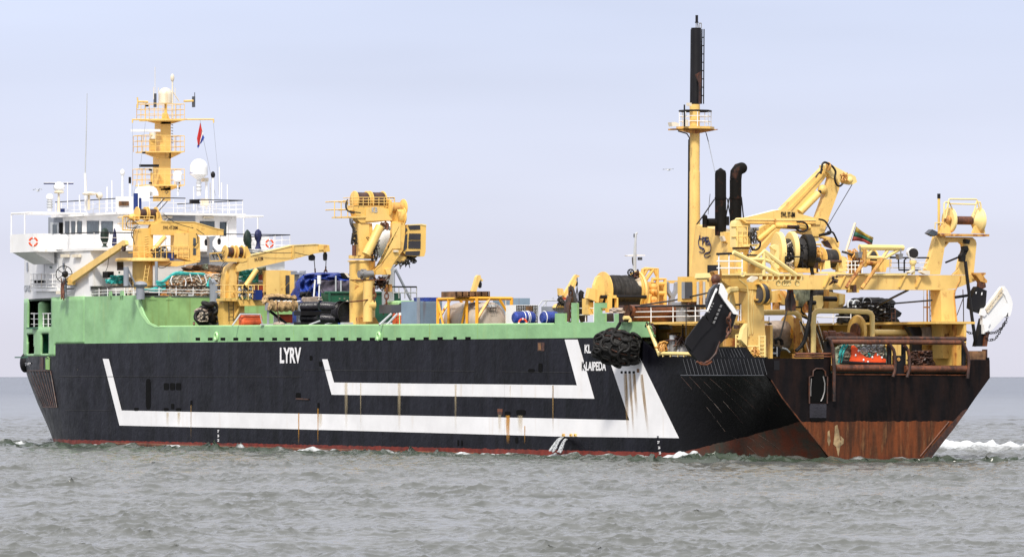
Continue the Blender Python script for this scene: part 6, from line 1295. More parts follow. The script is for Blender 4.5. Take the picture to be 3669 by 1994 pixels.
X = yx('Z5', 880, 920, -8.3); b = MB('Z5', X=X); b.poly([(870, 720), (890, 715), (955, 930), (870, 930)], .5); tag(b.build('grey_fin', 'dgrey', None), 'dark grey slanted plate behind the first green tower', 'plate'); b = MB('Z5', X=X + .4); b.chain([(858, 715), (856, 800), (850, 930), (850, 1160)], .4, .06); b.tube([(810, 1160), (815, 970), (850, 850)], .25, 6); tag(b.build('hanging_chain', 'rustd', None), 'rusty chain and pipe hanging in the first bulwark notch', 'chain')
b = MB('Z5', X=X + .1); b.tube([(1010, 1160), (988, 1100), (985, 850), (988, 800), (1000, 785)], .2, 8); tag(b.build('vent_pipe', 'black', None), 'black bent vent pipe between the green bulwark towers', 'vent'); b = MB('Z5', X=X - .2); b.tube([(1030, 860), (1025, 1160)], .25, 8); tag(b.build('rust_post', 'rustd', None), 'rusty round post beside the black vent pipe', 'post')
rail([at('Z5', 940, 1160, Y=-9.0), at('Z5', 1150, 1160, Y=-9.0)], 1.45, 1.5, mids=2, r=.045, rt=.06)
b = MB('Z5', X=X); b.poly([(1300, 1160), (1310, 1060), (1395, 1055), (1400, 1160)], .8); tag(b.build('grey_roller', 'dgrey', None), 'dark grey roller base seen through the aft bulwark notch', 'roller')
# ---------------------------------------------------------------- big rope winch aft of the castellations
X = yx('Q3', 700, 900, -6.3)
t = thing('rope_winch', 'huge winch drum wound with black rope between yellow flanges', 'winch', at('Q3', 800, 1000, X=X), 'deck winches')
a, b_ = reel(t, 'Q3', 470, 1125, 600, 1.14, 1.42, X, 'rope_blk', 'yel', 'rope_drum', wraps=40, fl=.1)
b = MB(); b.lathe(Vector((b_.x, b_.y + .1, b_.z)), (0, 1, 0), [(0, 1.44), (.12, 1.5), (.5, 1.15), (.62, .6)], 26); b.build('brake_band', 'yelc', t)
pp('gear_case', 'yelc', t, 'Q3', [(270, 470), (330, 300), (395, 272), (430, 290), (470, 370), (480, 700), (430, 830), (380, 830), (260, 560)], .6, X + 1.2); pp('gear_case', 'yelc', t, 'Q3', [(165, 530), (240, 540), (355, 575), (365, 600), (345, 830), (310, 828), (120, 745)], .8, X + 1.6)
pp('winch_frame', 'yel', t, 'Q3', [(100, 750), (330, 835), (330, 1080), (100, 1080)], 1.5, X + 1.2); pp('painted_winch_shade', 'black', t, 'Q3', [(430, 700), (1280, 720), (1180, 920), (430, 920)], 1.0, X + .9)  # black slab paints in the shade below the drum
b = MB('Q3', X=X + 1.5); b.cyl((425, 718), (1368, 718), .14, n=12); b.build('traverse_shaft', 'black', t); pp('level_wind', 'yel', t, 'Q3', [(568, 690), (620, 688), (628, 645), (680, 645), (682, 680), (752, 684), (752, 722), (788, 735), (790, 1040), (765, 1040), (760, 745), (662, 745), (658, 1040), (568, 1040)], .35, X + 1.7)
pp('winch_frame', 'yel', t, 'Q3', [(1340, 650), (1465, 660), (1470, 690), (1440, 700), (1438, 930), (1370, 930), (1340, 700)], .5, X + 1.2)
pp('winch_frame', 'yel', t, 'Q3', [(1275, 400), (1440, 400), (1440, 640), (1300, 640)], .8, X + .3); pp('winch_frame', 'yel', t, 'Q3', [(1460, 400), (1590, 420), (1590, 930), (1480, 930)], .8, X)
for y in (510, 600, 780, 870): 
    b = MB('Q3', X=X + .5); b.ell((1525, y), .3, .32, .28, 12, 8); b.build('hydraulic_motor', 'yelr', t)
tangle(t, 'Q3', 1130, 190, 1220, 400, X + .6, 20, .07, 'rustd', 'brake_linkage', .2); fuzz(t, 'Q3', [(1195, 340), (1230, 450), (1250, 590)], .2, X + .9, 'offwhite', 'brake_cylinder')
b = MB('Q3', X=X + .7); b.torus((1050, 208), (1, -.3, 0), .26 * 1, .03, 24, 6)
p0 = b.P((1050, 208)); A = Vector((1, -.3, 0)).normalized(); u = A.orthogonal().normalized(); v = A.cross(u)
b.v.clear(); b.f.clear(); rw = 64 / (ppm(p0) * 5.8325); b.torus((1050, 208), A, rw, .05, 28, 6)
for q in range(6): b.tube([p0, p0 + (u * cos(q * pi / 3 + .3) + v * sin(q * pi / 3 + .3)) * rw], .03, 4)
b.build('handwheel', 'black', t)
t = thing('winch_frame_rack', 'yellow pipe frame and rust-streaked boxes right of the rope winch', 'pipe frame', at('Q3', 1600, 930, X=X)); b = MB('Q3', X=X + .2)
for pts in ([(1300, 280), (1300, 150), (1350, 135), (1600, 130), (1605, 935)], [(1385, 140), (1330, 250), (1260, 320)], [(1520, 140), (1400, 310), (1340, 400)], [(1545, 145), (1590, 260)], [(1500, 420), (1500, 350), (1765, 345), (1768, 935)], [(1605, 635), (1765, 635)], [(1605, 440), (1765, 440)]): b.tube(pts, .14, 8)
b.build('pipes', 'yel', t); pp('panel', 'yelr', t, 'Q3', [(1620, 400), (1750, 400), (1750, 620), (1620, 620)], .3, X - .5); pp('panel', 'yelr', t, 'Q3', [(1620, 650), (1750, 650), (1750, 930), (1620, 930)], .3, X - .5); pp('beam', 'yel', t, 'Q3', [(1780, 375), (2110, 375), (2110, 430), (1780, 430)], .5, X - .6)
b = MB('Q3', X=X); b.poly([(1805, 420), (1830, 395), (1860, 425), (1862, 560), (1930, 680), (1990, 570), (2000, 430), (2025, 400), (2055, 425), (2052, 600), (1975, 720), (1960, 935), (1870, 935), (1895, 720), (1810, 600)], .35); tag(b.build('boom_rest', 'grey', None), 'grey Y-shaped boom rest left of the funnel casing', 'boom rest')
# small signal mast with crossbar
X = yx('Z5', 1660, 560, -3.0)
t = thing('light_mast', 'slim white mast with crossbar and hanging lamp above the rope winch', 'mast', at('Z5', 1658, 940, X=X)); b = MB('Z5', X=X); b.tube([(1652, 900), (1660, 330), (1670, 120)], [.16, .13, .08], 8); b.tube([(1670, 120), (1672, 60), (1690, 48)], .08, 6); b.build('pole', 'lgrey', t)
pp('crossbar', 'white2', t, 'Z5', [(1535, 330), (1600, 322), (1640, 318), (1780, 325), (1778, 335), (1650, 342), (1560, 338)], .5, X); b = MB('Z5', X=X); b.rect(1722, 352, 1755, 390, .3); b.build('lamp', 'dgrey', t); b = MB('Z5', X=X); b.rect(1662, 60, 1680, 105, .2); b.build('top_lamp', 'black', t); hoses(t, 'Z5', [[(1630, 350), (1632, 420), (1650, 480), (1665, 530)]], X, .04)
# ---------------------------------------------------------------- upper aft deck
zud = at('Q3', 1700, 1240, Y=-9.1).z; XU0 = -31.0; XU1 = at('F', 2650, 1150, Y=-9.1).x
b = MB(); b.prism([Vector((XU0, -9.1, zud - .16)), Vector((XU1, -9.1, zud - .16)), Vector((XU1, -6.7, zud - .16)), Vector((-17, -6.7, zud - .16)), Vector((-20, -5.0, zud - .16)), Vector((-20, 5.6, zud - .16)), Vector((-1.2, 5.6, zud - .16)), Vector((-1.2, 8.9, zud - .16)), Vector((XU0, 8.9, zud - .16))], (0, 0, .16)); b.build('upper_deck', 'yel', ship, smooth=False)
b = MB(); b.box(-30, -1.25, 8.0, 8.2, 6.25, zud - .17); iw = b.build('inner_bulwark', 'yel', ship, smooth=False)
b = MB()
for i in range(9): b.box(-28 + i * 3.2, -27.8 + i * 3.2, 7.75, 8.0, 6.3, zud - .2)
b.box(-30, -1.3, 7.7, 8.0, 8.6, 8.75); b.build('stiffener', 'yelr', iw, smooth=False)
b = MB(); b.box(-20.4, -20.2, -6.2, 8.0, 6.25, zud - .17); b.build('aft_bulkhead', 'yel', ship, smooth=False)
rail([(at('F', 2255, 1153, Y=-9.0).x, -9.0, zud), (XU1, -9.0, zud)], at('Q3', 1700, 912, Y=-9.1).z - zud, 3.1, mids=2, r=.045, rt=.07)
aw = MB(Y=-6.4); aw.rect(2300, 1165, 2760, 1300, .2); w1 = aw.build('aft_house', 'yel', ship, smooth=False)
aw = MB(X=XU1 - 1.2); aw.rect(2560, 1140, 2700, 1300, .2)
for (nm, m, pts, th, Y) in (('wall_beam', 'yelc', [(60, 185), (790, 190), (780, 210), (60, 205)], .3, -6.7), ('wall_beam', 'yelc', [(300, 258), (540, 258), (540, 280), (300, 280)], .3, -6.7), ('cabinet', 'yelc', [(75, 370), (215, 370), (225, 500), (80, 500)], .3, -6.7)):
    b = MB('Q4', Y=Y); b.poly(pts, th); b.build(nm, m, w1, smooth=False)
b = MB('Q4', Y=-6.75); b.cyl((85, 275), (295, 278), .16, n=10); b.build('tube_lamp', 'lgrey', w1); b = MB('Q4', Y=-6.65); b.tube([(520, 225), (520, 520)], .06, 5); b.build('conduit', 'black', w1)
for x in (330, 500): b = MB('Q4', Y=-6.65); b.tube([(x, 280), (x, 500)], .04, 4); b.build('conduit', 'yelr', w1)
X = yx('Q4', 350, 750, -8.3)
t = thing('mooring_winch', 'grey mooring winch with dished drum in the port quarter opening', 'winch', at('Q4', 400, 800, X=X), 'deck winches'); vc('capstan', 'lgrey', t, 'Q4', 262, 425, 430, 515, X, 20); vc('plate', 'rustd', t, 'Q4', 180, 460, 515, 535, X, 20); vc('stand', 'steel', t, 'Q4', 250, 440, 535, 760, X, 18)
b = MB('Q4', X=X + .3); b.lathe(b.P((440, 690)), (.75, -.6, .25), [(-.4, .35), (-.1, .85), (.0, .82), (.1, .4)], 24); b.build('warping_drum', 'steel', t); tangle(t, 'Q4', 380, 500, 570, 600, X + .6, 14, .05, 'rustd'); tangle(t, 'Q4', 60, 560, 200, 740, X, 12, .06, 'yelr', 'pipe'); tb('rail', 'rustd', t, 'Q4', [(225, 400), (470, 395), (440, 440)], .05, X)
# brown pipes and gear on the upper deck behind the rail
X = yx('Q3', 1500, 1150, -7.4)
t = thing('pipe_stack', 'rust-brown pipes lying along the upper deck behind the white rail', 'pipes', at('Q3', 1500, 1210, X=X)); b = MB('Q3', X=X)
for y, x0, x1, r_ in ((1005, 1030, 1990, .42), (1110, 1030, 1990, .5), (1180, 1030, 2320, .28)): b = MB('Q3', X=X - (.3 if y > 1010 else 0)); b.cyl((x0, y), (x1, y), r_, n=16); b.build('pipe', 'rust', t)
b = MB('Q3', X=X + .2); b.cyl((1020, 1000), (1400, 980), .16, n=8); b.build('pipe', 'rustd', t); b = MB('Q3', X=X + .3); b.rect(905, 890, 1030, 1240, .7); b.build('end_frame', 'rustd', t); tb('yellow_elbow', 'yelb', t, 'Q3', [(900, 1155), (1010, 1155), (1030, 1180), (1035, 1240)], .14, X + .5)
lump(t, 'Q3', 630, 950, 890, 1055, X, .8, 'canvas', 'canvas_heap'); pp('crate', 'dgreen', t, 'Q3', [(2100, 1090), (2330, 1090), (2330, 1235), (2100, 1235)], .6, X - .4)
X = yx('Q3', 2200, 900, -6.5); t = thing('bollard_winch', 'grey capstan winch at the foot of the funnel casing', 'winch', at('Q3', 2200, 1230, X=X), 'deck winches'); b = MB('Q3', X=X); b.rect(2070, 830, 2500, 900, 1); b.rect(2120, 900, 2500, 1230, .8); b.build('body', 'grey', t); b = MB('Q3', X=X + .2); b.cyl((2120, 780), (2600, 790), .2, n=12); b.build('shaft', 'rust', t); tangle(t, 'Q3', 2230, 900, 2500, 1100, X + .5, 20, .06, 'rustd')
# cables running aft
b = MB()
def wire(pts, r, name, lab, m='cable'):
    b = MB(); b.tube([Vector(p) for p in pts], r, 6); return tag(b.build(name, m, None), lab, 'cable')
wire([at('Q3', 1260, 890, Y=-8.7), at('Q3', 1900, 800, Y=-8.7), at('R3', 1230, 470, Y=-8.9)], .06, 'tow_cable', 'dark cable slanting up over the port rail to the port trawl door')
wire([at('Q3', 1400, 905, Y=-8.95), at('R3', 1200, 612, Y=-8.95)], .05, 'tow_cable', 'dark cable resting along the port upper rail')
wire([at('R3', 1003, 612, Y=-9.2), at('R3', 1003, 900, Y=-9.2)], .035, 'hanging_wire', 'thin vertical wire in the port quarter opening')
# ---------------------------------------------------------------- funnel casing, exhausts and foremast
YF = -5.0; XF = yx('R2', 640, 1000, YF)
fc = MB('R2', Y=YF); fc.poly([(312, 850), (640, 935), (640, 1700), (236, 1700)], 1.3); fun = fc.build('funnel_casing', 'yelc', ship, smooth=False)
fc = MB('R2', X=XF + .05); fc.poly([(606, 925), (705, 925), (705, 1500), (640, 1500), (640, 1040), (606, 1010)], .6); fc.build('casing_wing', 'yelc', fun, smooth=False)
fc = MB('R2', Y=YF - .04); fc.rect(432, 1257, 560, 1420, .05); fc.build('casing_door', 'black', fun, smooth=False)
XL = XF + 1.0
fc = MB('R3', X=XL); fc.rect(955, 310, 1120, 560, .5); fc.build('side_locker', 'yel', fun, smooth=False); fc = MB('R3', X=XL + .1); fc.rect(990, 362, 1066, 530, .4); fc.build('louvre', 'dgrey', fun, smooth=False); fc = MB('R3', X=XL + .1); fc.rect(965, 362, 990, 530, .4); fc.build('post', 'grey', fun)
for x0, x1 in ((1108, 1135), (1170, 1198)): vc('pipe_post', 'lgrey', fun, 'R3', x0, x1, 360, 600, XL + .2, 10)
for x0, x1 in ((1138, 1168),): vc('gas_bottle', 'yelr', fun, 'R3', x0, x1, 350, 600, XL + .2, 12)
# emblem: interlaced letters with two tailed curls, outlined in dark blue
def em(pts, r, m='dbcloth'):
    b = MB('F', Y=YF - .05); sc_ = 12.727; q = [b.P((2480 + x / sc_, 830 + y / sc_)) for x, y in pts]; b.tube(q, r * .62, 5); return b
for pts, r in (([(345, 160), (325, 300), (290, 420), (290, 560), (330, 690), (430, 750), (530, 790), (575, 850), (540, 930), (430, 945), (320, 905)], .055), ([(480, 760), (475, 850), (495, 880)], .03), ([(760, 400), (810, 520), (850, 650), (850, 800), (800, 920), (700, 970), (590, 1000), (540, 1060), (570, 1140), (650, 1165), (740, 1130), (820, 1080)], .055),
               ([(350, 700), (440, 750), (530, 790)], .11), ([(620, 985), (720, 960), (800, 930)], .11), ([(480, 265), (480, 600)], .07), ([(470, 255), (560, 265), (570, 400), (500, 440)], .08), ([(620, 265), (620, 600)], .07), ([(615, 258), (730, 270), (740, 400), (640, 440)], .1), ([(330, 310), (470, 325)], .07), ([(640, 440), (800, 590)], .06), ([(630, 590), (800, 590)], .06), ([(800, 480), (800, 590)], .06)):
    em(pts, r).build('emblem_stroke', 'dbcloth', fun)
# exhausts
def exh(name, z, pts, r, X, m='soot'):
    b = MB(z, X=X); b.tube(pts, r, 20); return b.build(name, m, ship)
XE = yx('R2', 640, 900, YF + .65); k1 = ppm(at('R2', 565, 900, X=XE)) * 2.8
b = MB('R2', X=XE); c = b.P((565, 960)); zt = b.P((565, 285)).z; r_ = 57 / k1
b.lathe(c, (0, 0, 1), [(0, r_), (zt - c.z - r_, r_), (zt - c.z - r_ * .5, r_ * .87), (zt - c.z - .1, r_ * .45), (zt - c.z, .05)], 28); b.lathe(at('R2', 565, 600, X=XE), (0, 0, 1), [(0, r_ * 1.07), (.15, r_ * 1.07)], 28); b.build('exhaust_pipe', 'soot', ship)
b = MB('R2', X=XE - .5); b.vcol(656, 775, 400, 960, 28); q = [(716, 420), (716, 345), (740, 300), (775, 285)]
b.tube([(716, 400), (722, 330), (748, 296), (776, 286)], [60 / k1, 62 / k1, 62 / k1, 58 / k1], 22); b.ell((776, 286), 58 / k1, 58 / k1, 58 / k1, 20, 12); b.lathe(b.P((716, 596)), (0, 0, 1), [(0, 65 / k1), (.15, 65 / k1)], 28); b.build('exhaust_pipe', 'soot', ship)
b = MB('R2', X=XE + .3); b.tube([(408, 880), (408, 780)], 26 / k1, 14); b.ell((408, 778), 26 / k1, 26 / k1, 26 / k1, 12, 8); b.tube([(430, 830), (510, 830)], 40 / k1, 14); b.build('exhaust_stub', 'soot', ship)
b = MB('R2', X=XE + .3); b.tube([(630, 860), (630, 770)], 22 / k1, 12); b.build('exhaust_stub', 'soot', ship)
for q_, r_ in (([(502, 600), (385, 770), (325, 850)], .05), ([(650, 590), (605, 850)], .05), ([(632, 590), (660, 760)], .04), ([(775, 590), (795, 785)], .05), ([(460, 545), (440, 750)], .02)): b = MB('R2', X=XE + .1); b.tube(q_, r_, 5); b.build('exhaust_stay', 'black', ship)
XV = yx('R2', 306, 1000, YF + .65)
fm = MB('R2', X=XV); cb = at('R2', 305, 1480, X=XV); kk = ppm(cb); zt = at('R1', 385, 270, X=XV).z
def zR(z, y): return at(z, 300, y, X=XV).z
prof = [(0, 58 / 2.8 / kk), (zR('R2', 320) - cb.z, 52 / 2.8 / kk), (zR('R2', 318) - cb.z, 49 / 2.8 / kk), (zR('R1', 1005) - cb.z, 50 / 2.693 / kk)]
cbm = at('R2', 306, 1480, X=XV); fm.lathe(cbm, (0, 0, 1), prof, 30); fmo = fm.build('exhaust_mast', 'yelc', ship)
b = MB('R2', X=XV - .3); b.tube([(252, 0), (248, 600), (240, 1480)], .09, 6); b.build('cable_tray', 'black', fmo)
fm = MB('R1', X=XV); fm.vcol(340, 438, 270, 1003, 28); fm.build('mast_black_section', 'black', fmo)
fm = MB('R1', X=XV - .2); fm.tube([(342, 285), (335, 1000)], .06, 5); fm.build('side_bar', 'black', fmo)
b = MB('R1', X=XV + .75); b.poly([(386, 720), (440, 690), (436, 1000), (420, 995), (418, 800), (388, 730)], .1); b.build('bracket_plate', 'rustd', fmo)
ladder(fmo, 'R1', 445, 282, 440, 1003, 20, XV + .1, 'black', .05, .55)
b = MB('R1', X=XV); b.vcol(381, 408, 148, 215, 12); b.vcol(376, 412, 212, 222, 12); b.build('top_lamp', 'black', fmo); b = MB('R1', X=XV)
for q in ((388, 222, 388, 270), (400, 222, 406, 265), (418, 225, 418, 270), (438, 225, 438, 275), (418, 225, 438, 225)): b.tube([q[:2], q[2:]], .04, 4)
b.build('top_rail', 'steel', fmo)
b = MB('R1', X=XV); c = b.P((380, 1245)); rr = 190 / 2.693 / kk
b.prism([c + Vector((cos(a) * rr * .9, sin(a) * rr * 1.0, 0)) for a in [2 * pi * q / 8 + pi / 8 for q in range(8)]], (0, 0, .16)); b.build('mast_platform', 'yel', fmo)
b = MB('R1', X=XV + .4); b.poly([(200, 1246), (600, 1246), (600, 1252), (430, 1285), (330, 1285), (200, 1252)], .12); b.poly([(160, 1240), (330, 1240), (330, 1250), (160, 1256)], .6); b.build('platform_bracket', 'yelr', fmo)
ro = []; 
for a in range(9): ro.append((c.x + cos(a * pi / 4 + pi / 8) * rr * .8, c.y + sin(a * pi / 4 + pi / 8) * rr * .82, c.z + .16))
rail(ro, zR('R1', 1070) - c.z - .16, 1.0, 'platform_rail', 'white2', 'black', fmo, r=.035, rt=.07)
b = MB('R1', X=XV + .9); b.poly([(150, 1180), (185, 1178), (220, 1190), (222, 1215), (160, 1220)], .5); b.build('flood_lamp', 'offwhite', fmo); b = MB('R1', X=XV + .9); b.tube([(275, 1010), (275, 1220)], .06, 5); b.build('rod', 'black', fmo); b = MB('R1', X=XV + .9); b.rect(285, 1155, 312, 1220, .3); b.build('box', 'offwhite', fmo)
b = MB('R1', X=XV + .6); b.tube([(215, 1265), (300, 1290), (325, 1330), (322, 1400)], .05, 5); b.tube([(480, 1270), (515, 1400)], .03, 4); b.build('conduit', 'cable', fmo); b = MB('R1', X=XV + .6); b.rect(315, 992, 345, 1022, .3); b.build('box', 'offwhite', fmo)
wire([at('R1', 485, 1285, X=XV + .4), at('R2', 440, 10, X=XV + .4), at('R2', 508, 320, X=XE + .4)], .035, 'mast_stay', 'thin stay from the mast platform down to the exhaust pipe', 'grey')
b = MB('R2', X=XF + .4); b.poly([(582, 968), (602, 965), (622, 1010), (600, 1018)], .4); tag(b.build('floodlight', 'offwhite', None), 'white floodlight hung at the aft corner of the funnel casing', 'floodlight')
# gear between casing and gantry: pale green-yellow machines behind
# ---------------------------------------------------------------- stern gantry (part of the ship)
XG0 = -3.2
g = MB('R5', X=XG0); g.poly([(862, 925), (872, 1200), (885, 1500), (1035, 1500), (1020, 1330), (1005, 1200), (985, 1000), (990, 925)], 1.3)
# the main beam carries everything else
bm = MB('F', X=XG0); bm.poly([(2590, 985), (2740, 978), (2900, 984), (3300, 985), (3490, 985), (3525, 976), (3528, 990), (3505, 1002), (3420, 1034), (3370, 1038), (2760, 1036), (2720, 1050), (2655, 1040), (2620, 1010)], 1.3)
gan = bm.build('stern_gantry', 'yelc', ship, smooth=False)
g.build('gantry_leg', 'yelc', gan, smooth=False)
g = MB('R4', X=XG0); g.poly([(450, 600), (600, 600), (600, 760), (612, 1000), (625, 1180), (632, 1290), (455, 1290), (455, 1000), (450, 800)], 1.1); g.build('gantry_leg', 'yelc', gan, smooth=False)
g = MB('R5', X=XG0 + .03); g.poly([(990, 925), (985, 985), (1000, 1200), (1022, 1380), (1015, 1380), (990, 1200), (972, 985), (978, 925)], .04); g.tube([(1030, 815), (1025, 850), (975, 960), (985, 1060), (1005, 1280)], .05, 5); g.build('leg_conduit', 'yelr', gan)
g = MB('R4', X=XG0 + .05)
for x in (478, 492, 506): g.tube([(x - 10, 660), (x, 720), (x, 920), (x - 8, 1060)], .035, 4)
g.tube([(440, 500), (375, 530), (375, 560), (450, 620), (462, 700), (462, 1080)], .06, 5); g.build('leg_conduit', 'yelb', gan)
g = MB('R4', X=XG0 + .3); g.cyl((555, 685), (618, 692), .68, n=20); g.build('sheave_drum', 'dgrey', gan); g = MB('R4', X=XG0 + .35); g.torus((560, 690), (0, 1, .1), .7, .08, 22, 6); g.torus((620, 696), (0, 1, .1), .7, .08, 22, 6); g.poly([(530, 740), (640, 725), (640, 742), (535, 755)], .8); g.build('sheave_frame', 'yel', gan)
# underside brackets, hanging boxes, eyes
for x in (2970, 3025, 3075, 3240, 3300): g = MB('F', X=XG0 + .12); g.poly([(x, 987), (x + 6, 987), (x - 14, 1028), (x - 19, 1028)], .1); g.build('web_stiffener', 'yel', gan, smooth=False)
g = MB('R6', X=XG0 + .3); g.rect(870, 125, 975, 165, .6); g.build('hanging_box', 'yel', gan); g = MB('R6', X=XG0 + .5); g.rect(905, 70, 940, 160, .5); g.build('hanging_lamp', 'rustd', gan); tangle(gan, 'Q5', 985, 120, 1090, 215, XG0 + .4, 14, .05, 'rustd', 'fitting', .2)
# port cantilever and big side platform
g = MB('R4', X=XG0 + .2); g.poly([(160, 500), (230, 505), (960, 505), (960, 525), (215, 525), (180, 560), (150, 545)], 2.6); g.build('gantry_platform', 'yelb', gan, smooth=False)
g = MB('R4', X=XG0 + .05); g.poly([(212, 528), (450, 528), (640, 600), (640, 660), (430, 650), (350, 640), (270, 610), (222, 570)], 1.6); g.build('cantilever', 'yel', gan, smooth=False)
g = MB('R4', X=XG0 + 2.6); y0, y1 = 522, 572
g.rect(580, y0, 955, y0 + 7, .3); g.rect(580, y1 - 7, 955, y1, .3)
for q in range(8): x = 580 + q * 52; g.rect(x, y0, x + 9, y1, .3)
g.build('box_truss', 'yelb', gan, smooth=False)
g = MB('R4', X=XG0 + 2.3); g.rect(580, y0, 955, y1, .1); g.build('truss_back', 'yelr', gan, smooth=False)
g = MB('R4', X=XG0 + 2.5)
for pts, r_ in (([(325, 312), (740, 525)], .17), ([(600, 300), (895, 520)], .17), ([(603, 310), (603, 520)], .13), ([(605, 310), (740, 515)], .13), ([(470, 378), (600, 378), (690, 410)], .13), ([(600, 310), (525, 375)], .1)): g.tube(pts, r_, 8)
g.build('tripod_truss', 'yelb', gan); pp('gusset', 'yelb', gan, 'R4', [(465, 372), (535, 376), (515, 400)], .1, XG0 + 2.5); pp('gusset', 'yelb', gan, 'R4', [(640, 380), (690, 385), (705, 410)], .1, XG0 + 2.5)
g = MB('R4', X=XG0 + 1.4)
for y in (330, 395, 458): g.tube([(175, y), (410, y - 5 if y == 330 else y)], .06 if y == 330 else .05, 5)
for x in (192, 285, 405): g.tube([(x, 330), (x, 515)], .055, 5)
g.build('guard_rail', 'white2', gan); tb('handrail', 'black', gan, 'R4', [(172, 330), (300, 325), (400, 330)], .08, XG0 + 1.45); tb('handrail', 'black', gan, 'R4', [(450, 340), (565, 342)], .06, XG0 + 1.2)
for x in (410, 735, 788, 810, 830, 908): g = MB('R4', X=XG0 + 2.4); g.torus((x, 598 if x > 500 else 515), (1, -.3, 0), .14, .05, 12, 5); g.build('lifting_eye', 'yelb', gan)
g = MB('R4', X=XG0 + 2.3); g.poly([(465, 560), (505, 530), (545, 535), (552, 550), (500, 585), (470, 582)], .3); g.build('flood_lamp', 'offwhite', gan)
g = MB('R4', X=XG0 + 1.0); g.poly([(145, 490), (215, 480), (222, 530), (205, 580), (190, 625), (150, 630), (140, 560), (165, 530)], .6); g.build('hanging_block', 'yelr', gan); g = MB('R4', X=XG0 + 1.1); g.ell((165, 560), .3, .35, .35, 12, 8); g.ell((172, 610), .25, .3, .3, 12, 8); g.build('shackle', 'rust', gan)
# slanted braces on the port leg
g = MB('R4', X=XG0 + .3); g.tube([(255, 690), (290, 655), (360, 650)], .2, 6); g.build('brace', 'yelb', gan); g = MB('R4', X=XG0 + .3); g.poly([(420, 1010), (455, 960), (450, 1170), (395, 1110)], .5); g.build('brace', 'yelb', gan)
pp('inner_brace', 'yelb', gan, 'R4', [(300, 660), (320, 650), (370, 900), (345, 1000)], .3, XG0 - 1.0); pp('inner_brace', 'yel', gan, 'R4', [(260, 735), (300, 650), (312, 650), (275, 740)], .4, XG0 - .5)
pp('lower_box', 'yelr', gan, 'R4', [(245, 1095), (345, 1095), (345, 1170), (245, 1170)], .8, XG0 - 1); vc('mixer', 'rustd', gan, 'R4', 325, 385, 975, 1010, XG0 - .6, 14)
for x0 in (345, 555):
    g = MB('R4', X=XG0 + .5 if x0 > 400 else XG0 - .3)
    if x0 < 400:
        for pts in ([(345, 1070), (440, 1065)], [(345, 1100), (380, 1100)], [(345, 1150), (380, 1150)], [(348, 1070), (348, 1180)], [(385, 1070), (385, 1200)], [(395, 1020), (395, 1060), (425, 1018), (395, 1020)]): g.tube(pts, .06, 5)
    else:
        for x in (560, 612): g.tube([(x, 1070), (x, 1275)], .08, 6)
        for y in (1080, 1115, 1150, 1185, 1220, 1250): g.tube([(560, y), (612, y)], .05, 5)
        g.tube([(455, 1170), (560, 1170)], .06, 5); g.tube([(462, 1215), (560, 1215)], .06, 5); g.tube([(490, 1210), (500, 1180)], .04, 4)
    g.build('access_rail', 'yelb', gan)
tangle(gan, 'R4', 490, 1190, 560, 1260, XG0 + .7, 14, .05, 'yelr', 'pipework', .2)
# starboard cantilever: fore block
pp('cantilever_tip', 'yelr', gan, 'R5', [(1140, 785), (1225, 785), (1225, 800), (1200, 808), (1238, 850), (1235, 870), (1190, 870), (1150, 812), (1140, 800)], .9, XG0 + .8)
ladder(gan, 'R5', 772, 930, 778, 1400, 18, XG0 - 2.6, 'black', .035, .35); tb('conduit', 'yelr', gan, 'R5', [(752, 930), (752, 1240)], .06, XG0 - 2.4); tb('conduit', 'lgrey', gan, 'R5', [(722, 930), (722, 1240)], .025, XG0 - 2.4); tb('conduit', 'yelr', gan, 'R5', [(720, 1073), (775, 1073)], .05, XG0 - 2.4)
g = MB('R5', X=XG0 + .05); g.tube([(900, 1330), (900, 1300), (940, 1300), (942, 1330)], .035, 4); g.tube([(994, 1260), (996, 1310), (988, 1420)], .06, 5); g.build('leg_step', 'yelr', gan)
# ---------------------------------------------------------------- winch tower on the starboard end
tw = MB('R5', X=XG0 - .1); tw.poly([(828, 478), (905, 478), (900, 560), (860, 800), (765, 800), (745, 760), (785, 640)], .5); t_ = tw.build('winch_tower', 'yelc', ship, smooth=False)
g = MB('R5', X=XG0 - .08); g.poly([(902, 555), (930, 528), (1040, 525), (1062, 548), (1070, 500), (1155, 512), (1165, 540), (1140, 802), (1010, 802), (1030, 690), (1062, 590), (1056, 548), (1035, 530), (935, 532), (905, 570)], .45); g.build('tower_frame', 'yelc', t_, smooth=False)
g = MB('R5', X=XG0 - .12); g.poly([(890, 505), (905, 485), (1130, 490), (1160, 515), (1070, 530), (900, 528)], .5); g.build('tower_head', 'yel', t_, smooth=False); pp('tower_gusset', 'yel', t_, 'R5', [(970, 802), (1018, 755), (1012, 802)], .3, XG0 - .1)
pp('winch_platform', 'yelr', t_, 'R5', [(820, 458), (1240, 464), (1238, 482), (835, 478)], 1.8, XG0 + .4)
XT = XG0 - .2
tr_ = thing('tower_winch', 'cable reel with brown axle on top of the starboard gantry tower', 'winch', at('R5', 1040, 460, X=XT), 'deck winches')
a, b_ = reel(tr_, 'R5', 950, 1128, 347, .30, .2, XT, 'rust', 'yelr', 'axle', fl=.02)
b = MB(); k = ppm(a) * 2.333; b.lathe(Vector((a.x, a.y - .25, a.z)), (0, 1, 0), [(0, 98 / k), (.06, 106 / k), (.2, 106 / k), (.24, 98 / k)], 34); b.build('flange', 'yelb', tr_)
b = MB(); b.lathe(Vector((b_.x, b_.y - .15, b_.z)), (0.05, 1, 0), [(0, .25), (.1, .3), (.55, 100 / k), (.62, 106 / k), (.78, 106 / k), (.84, 96 / k)], 30); b.build('cone_flange', 'yelb', tr_)
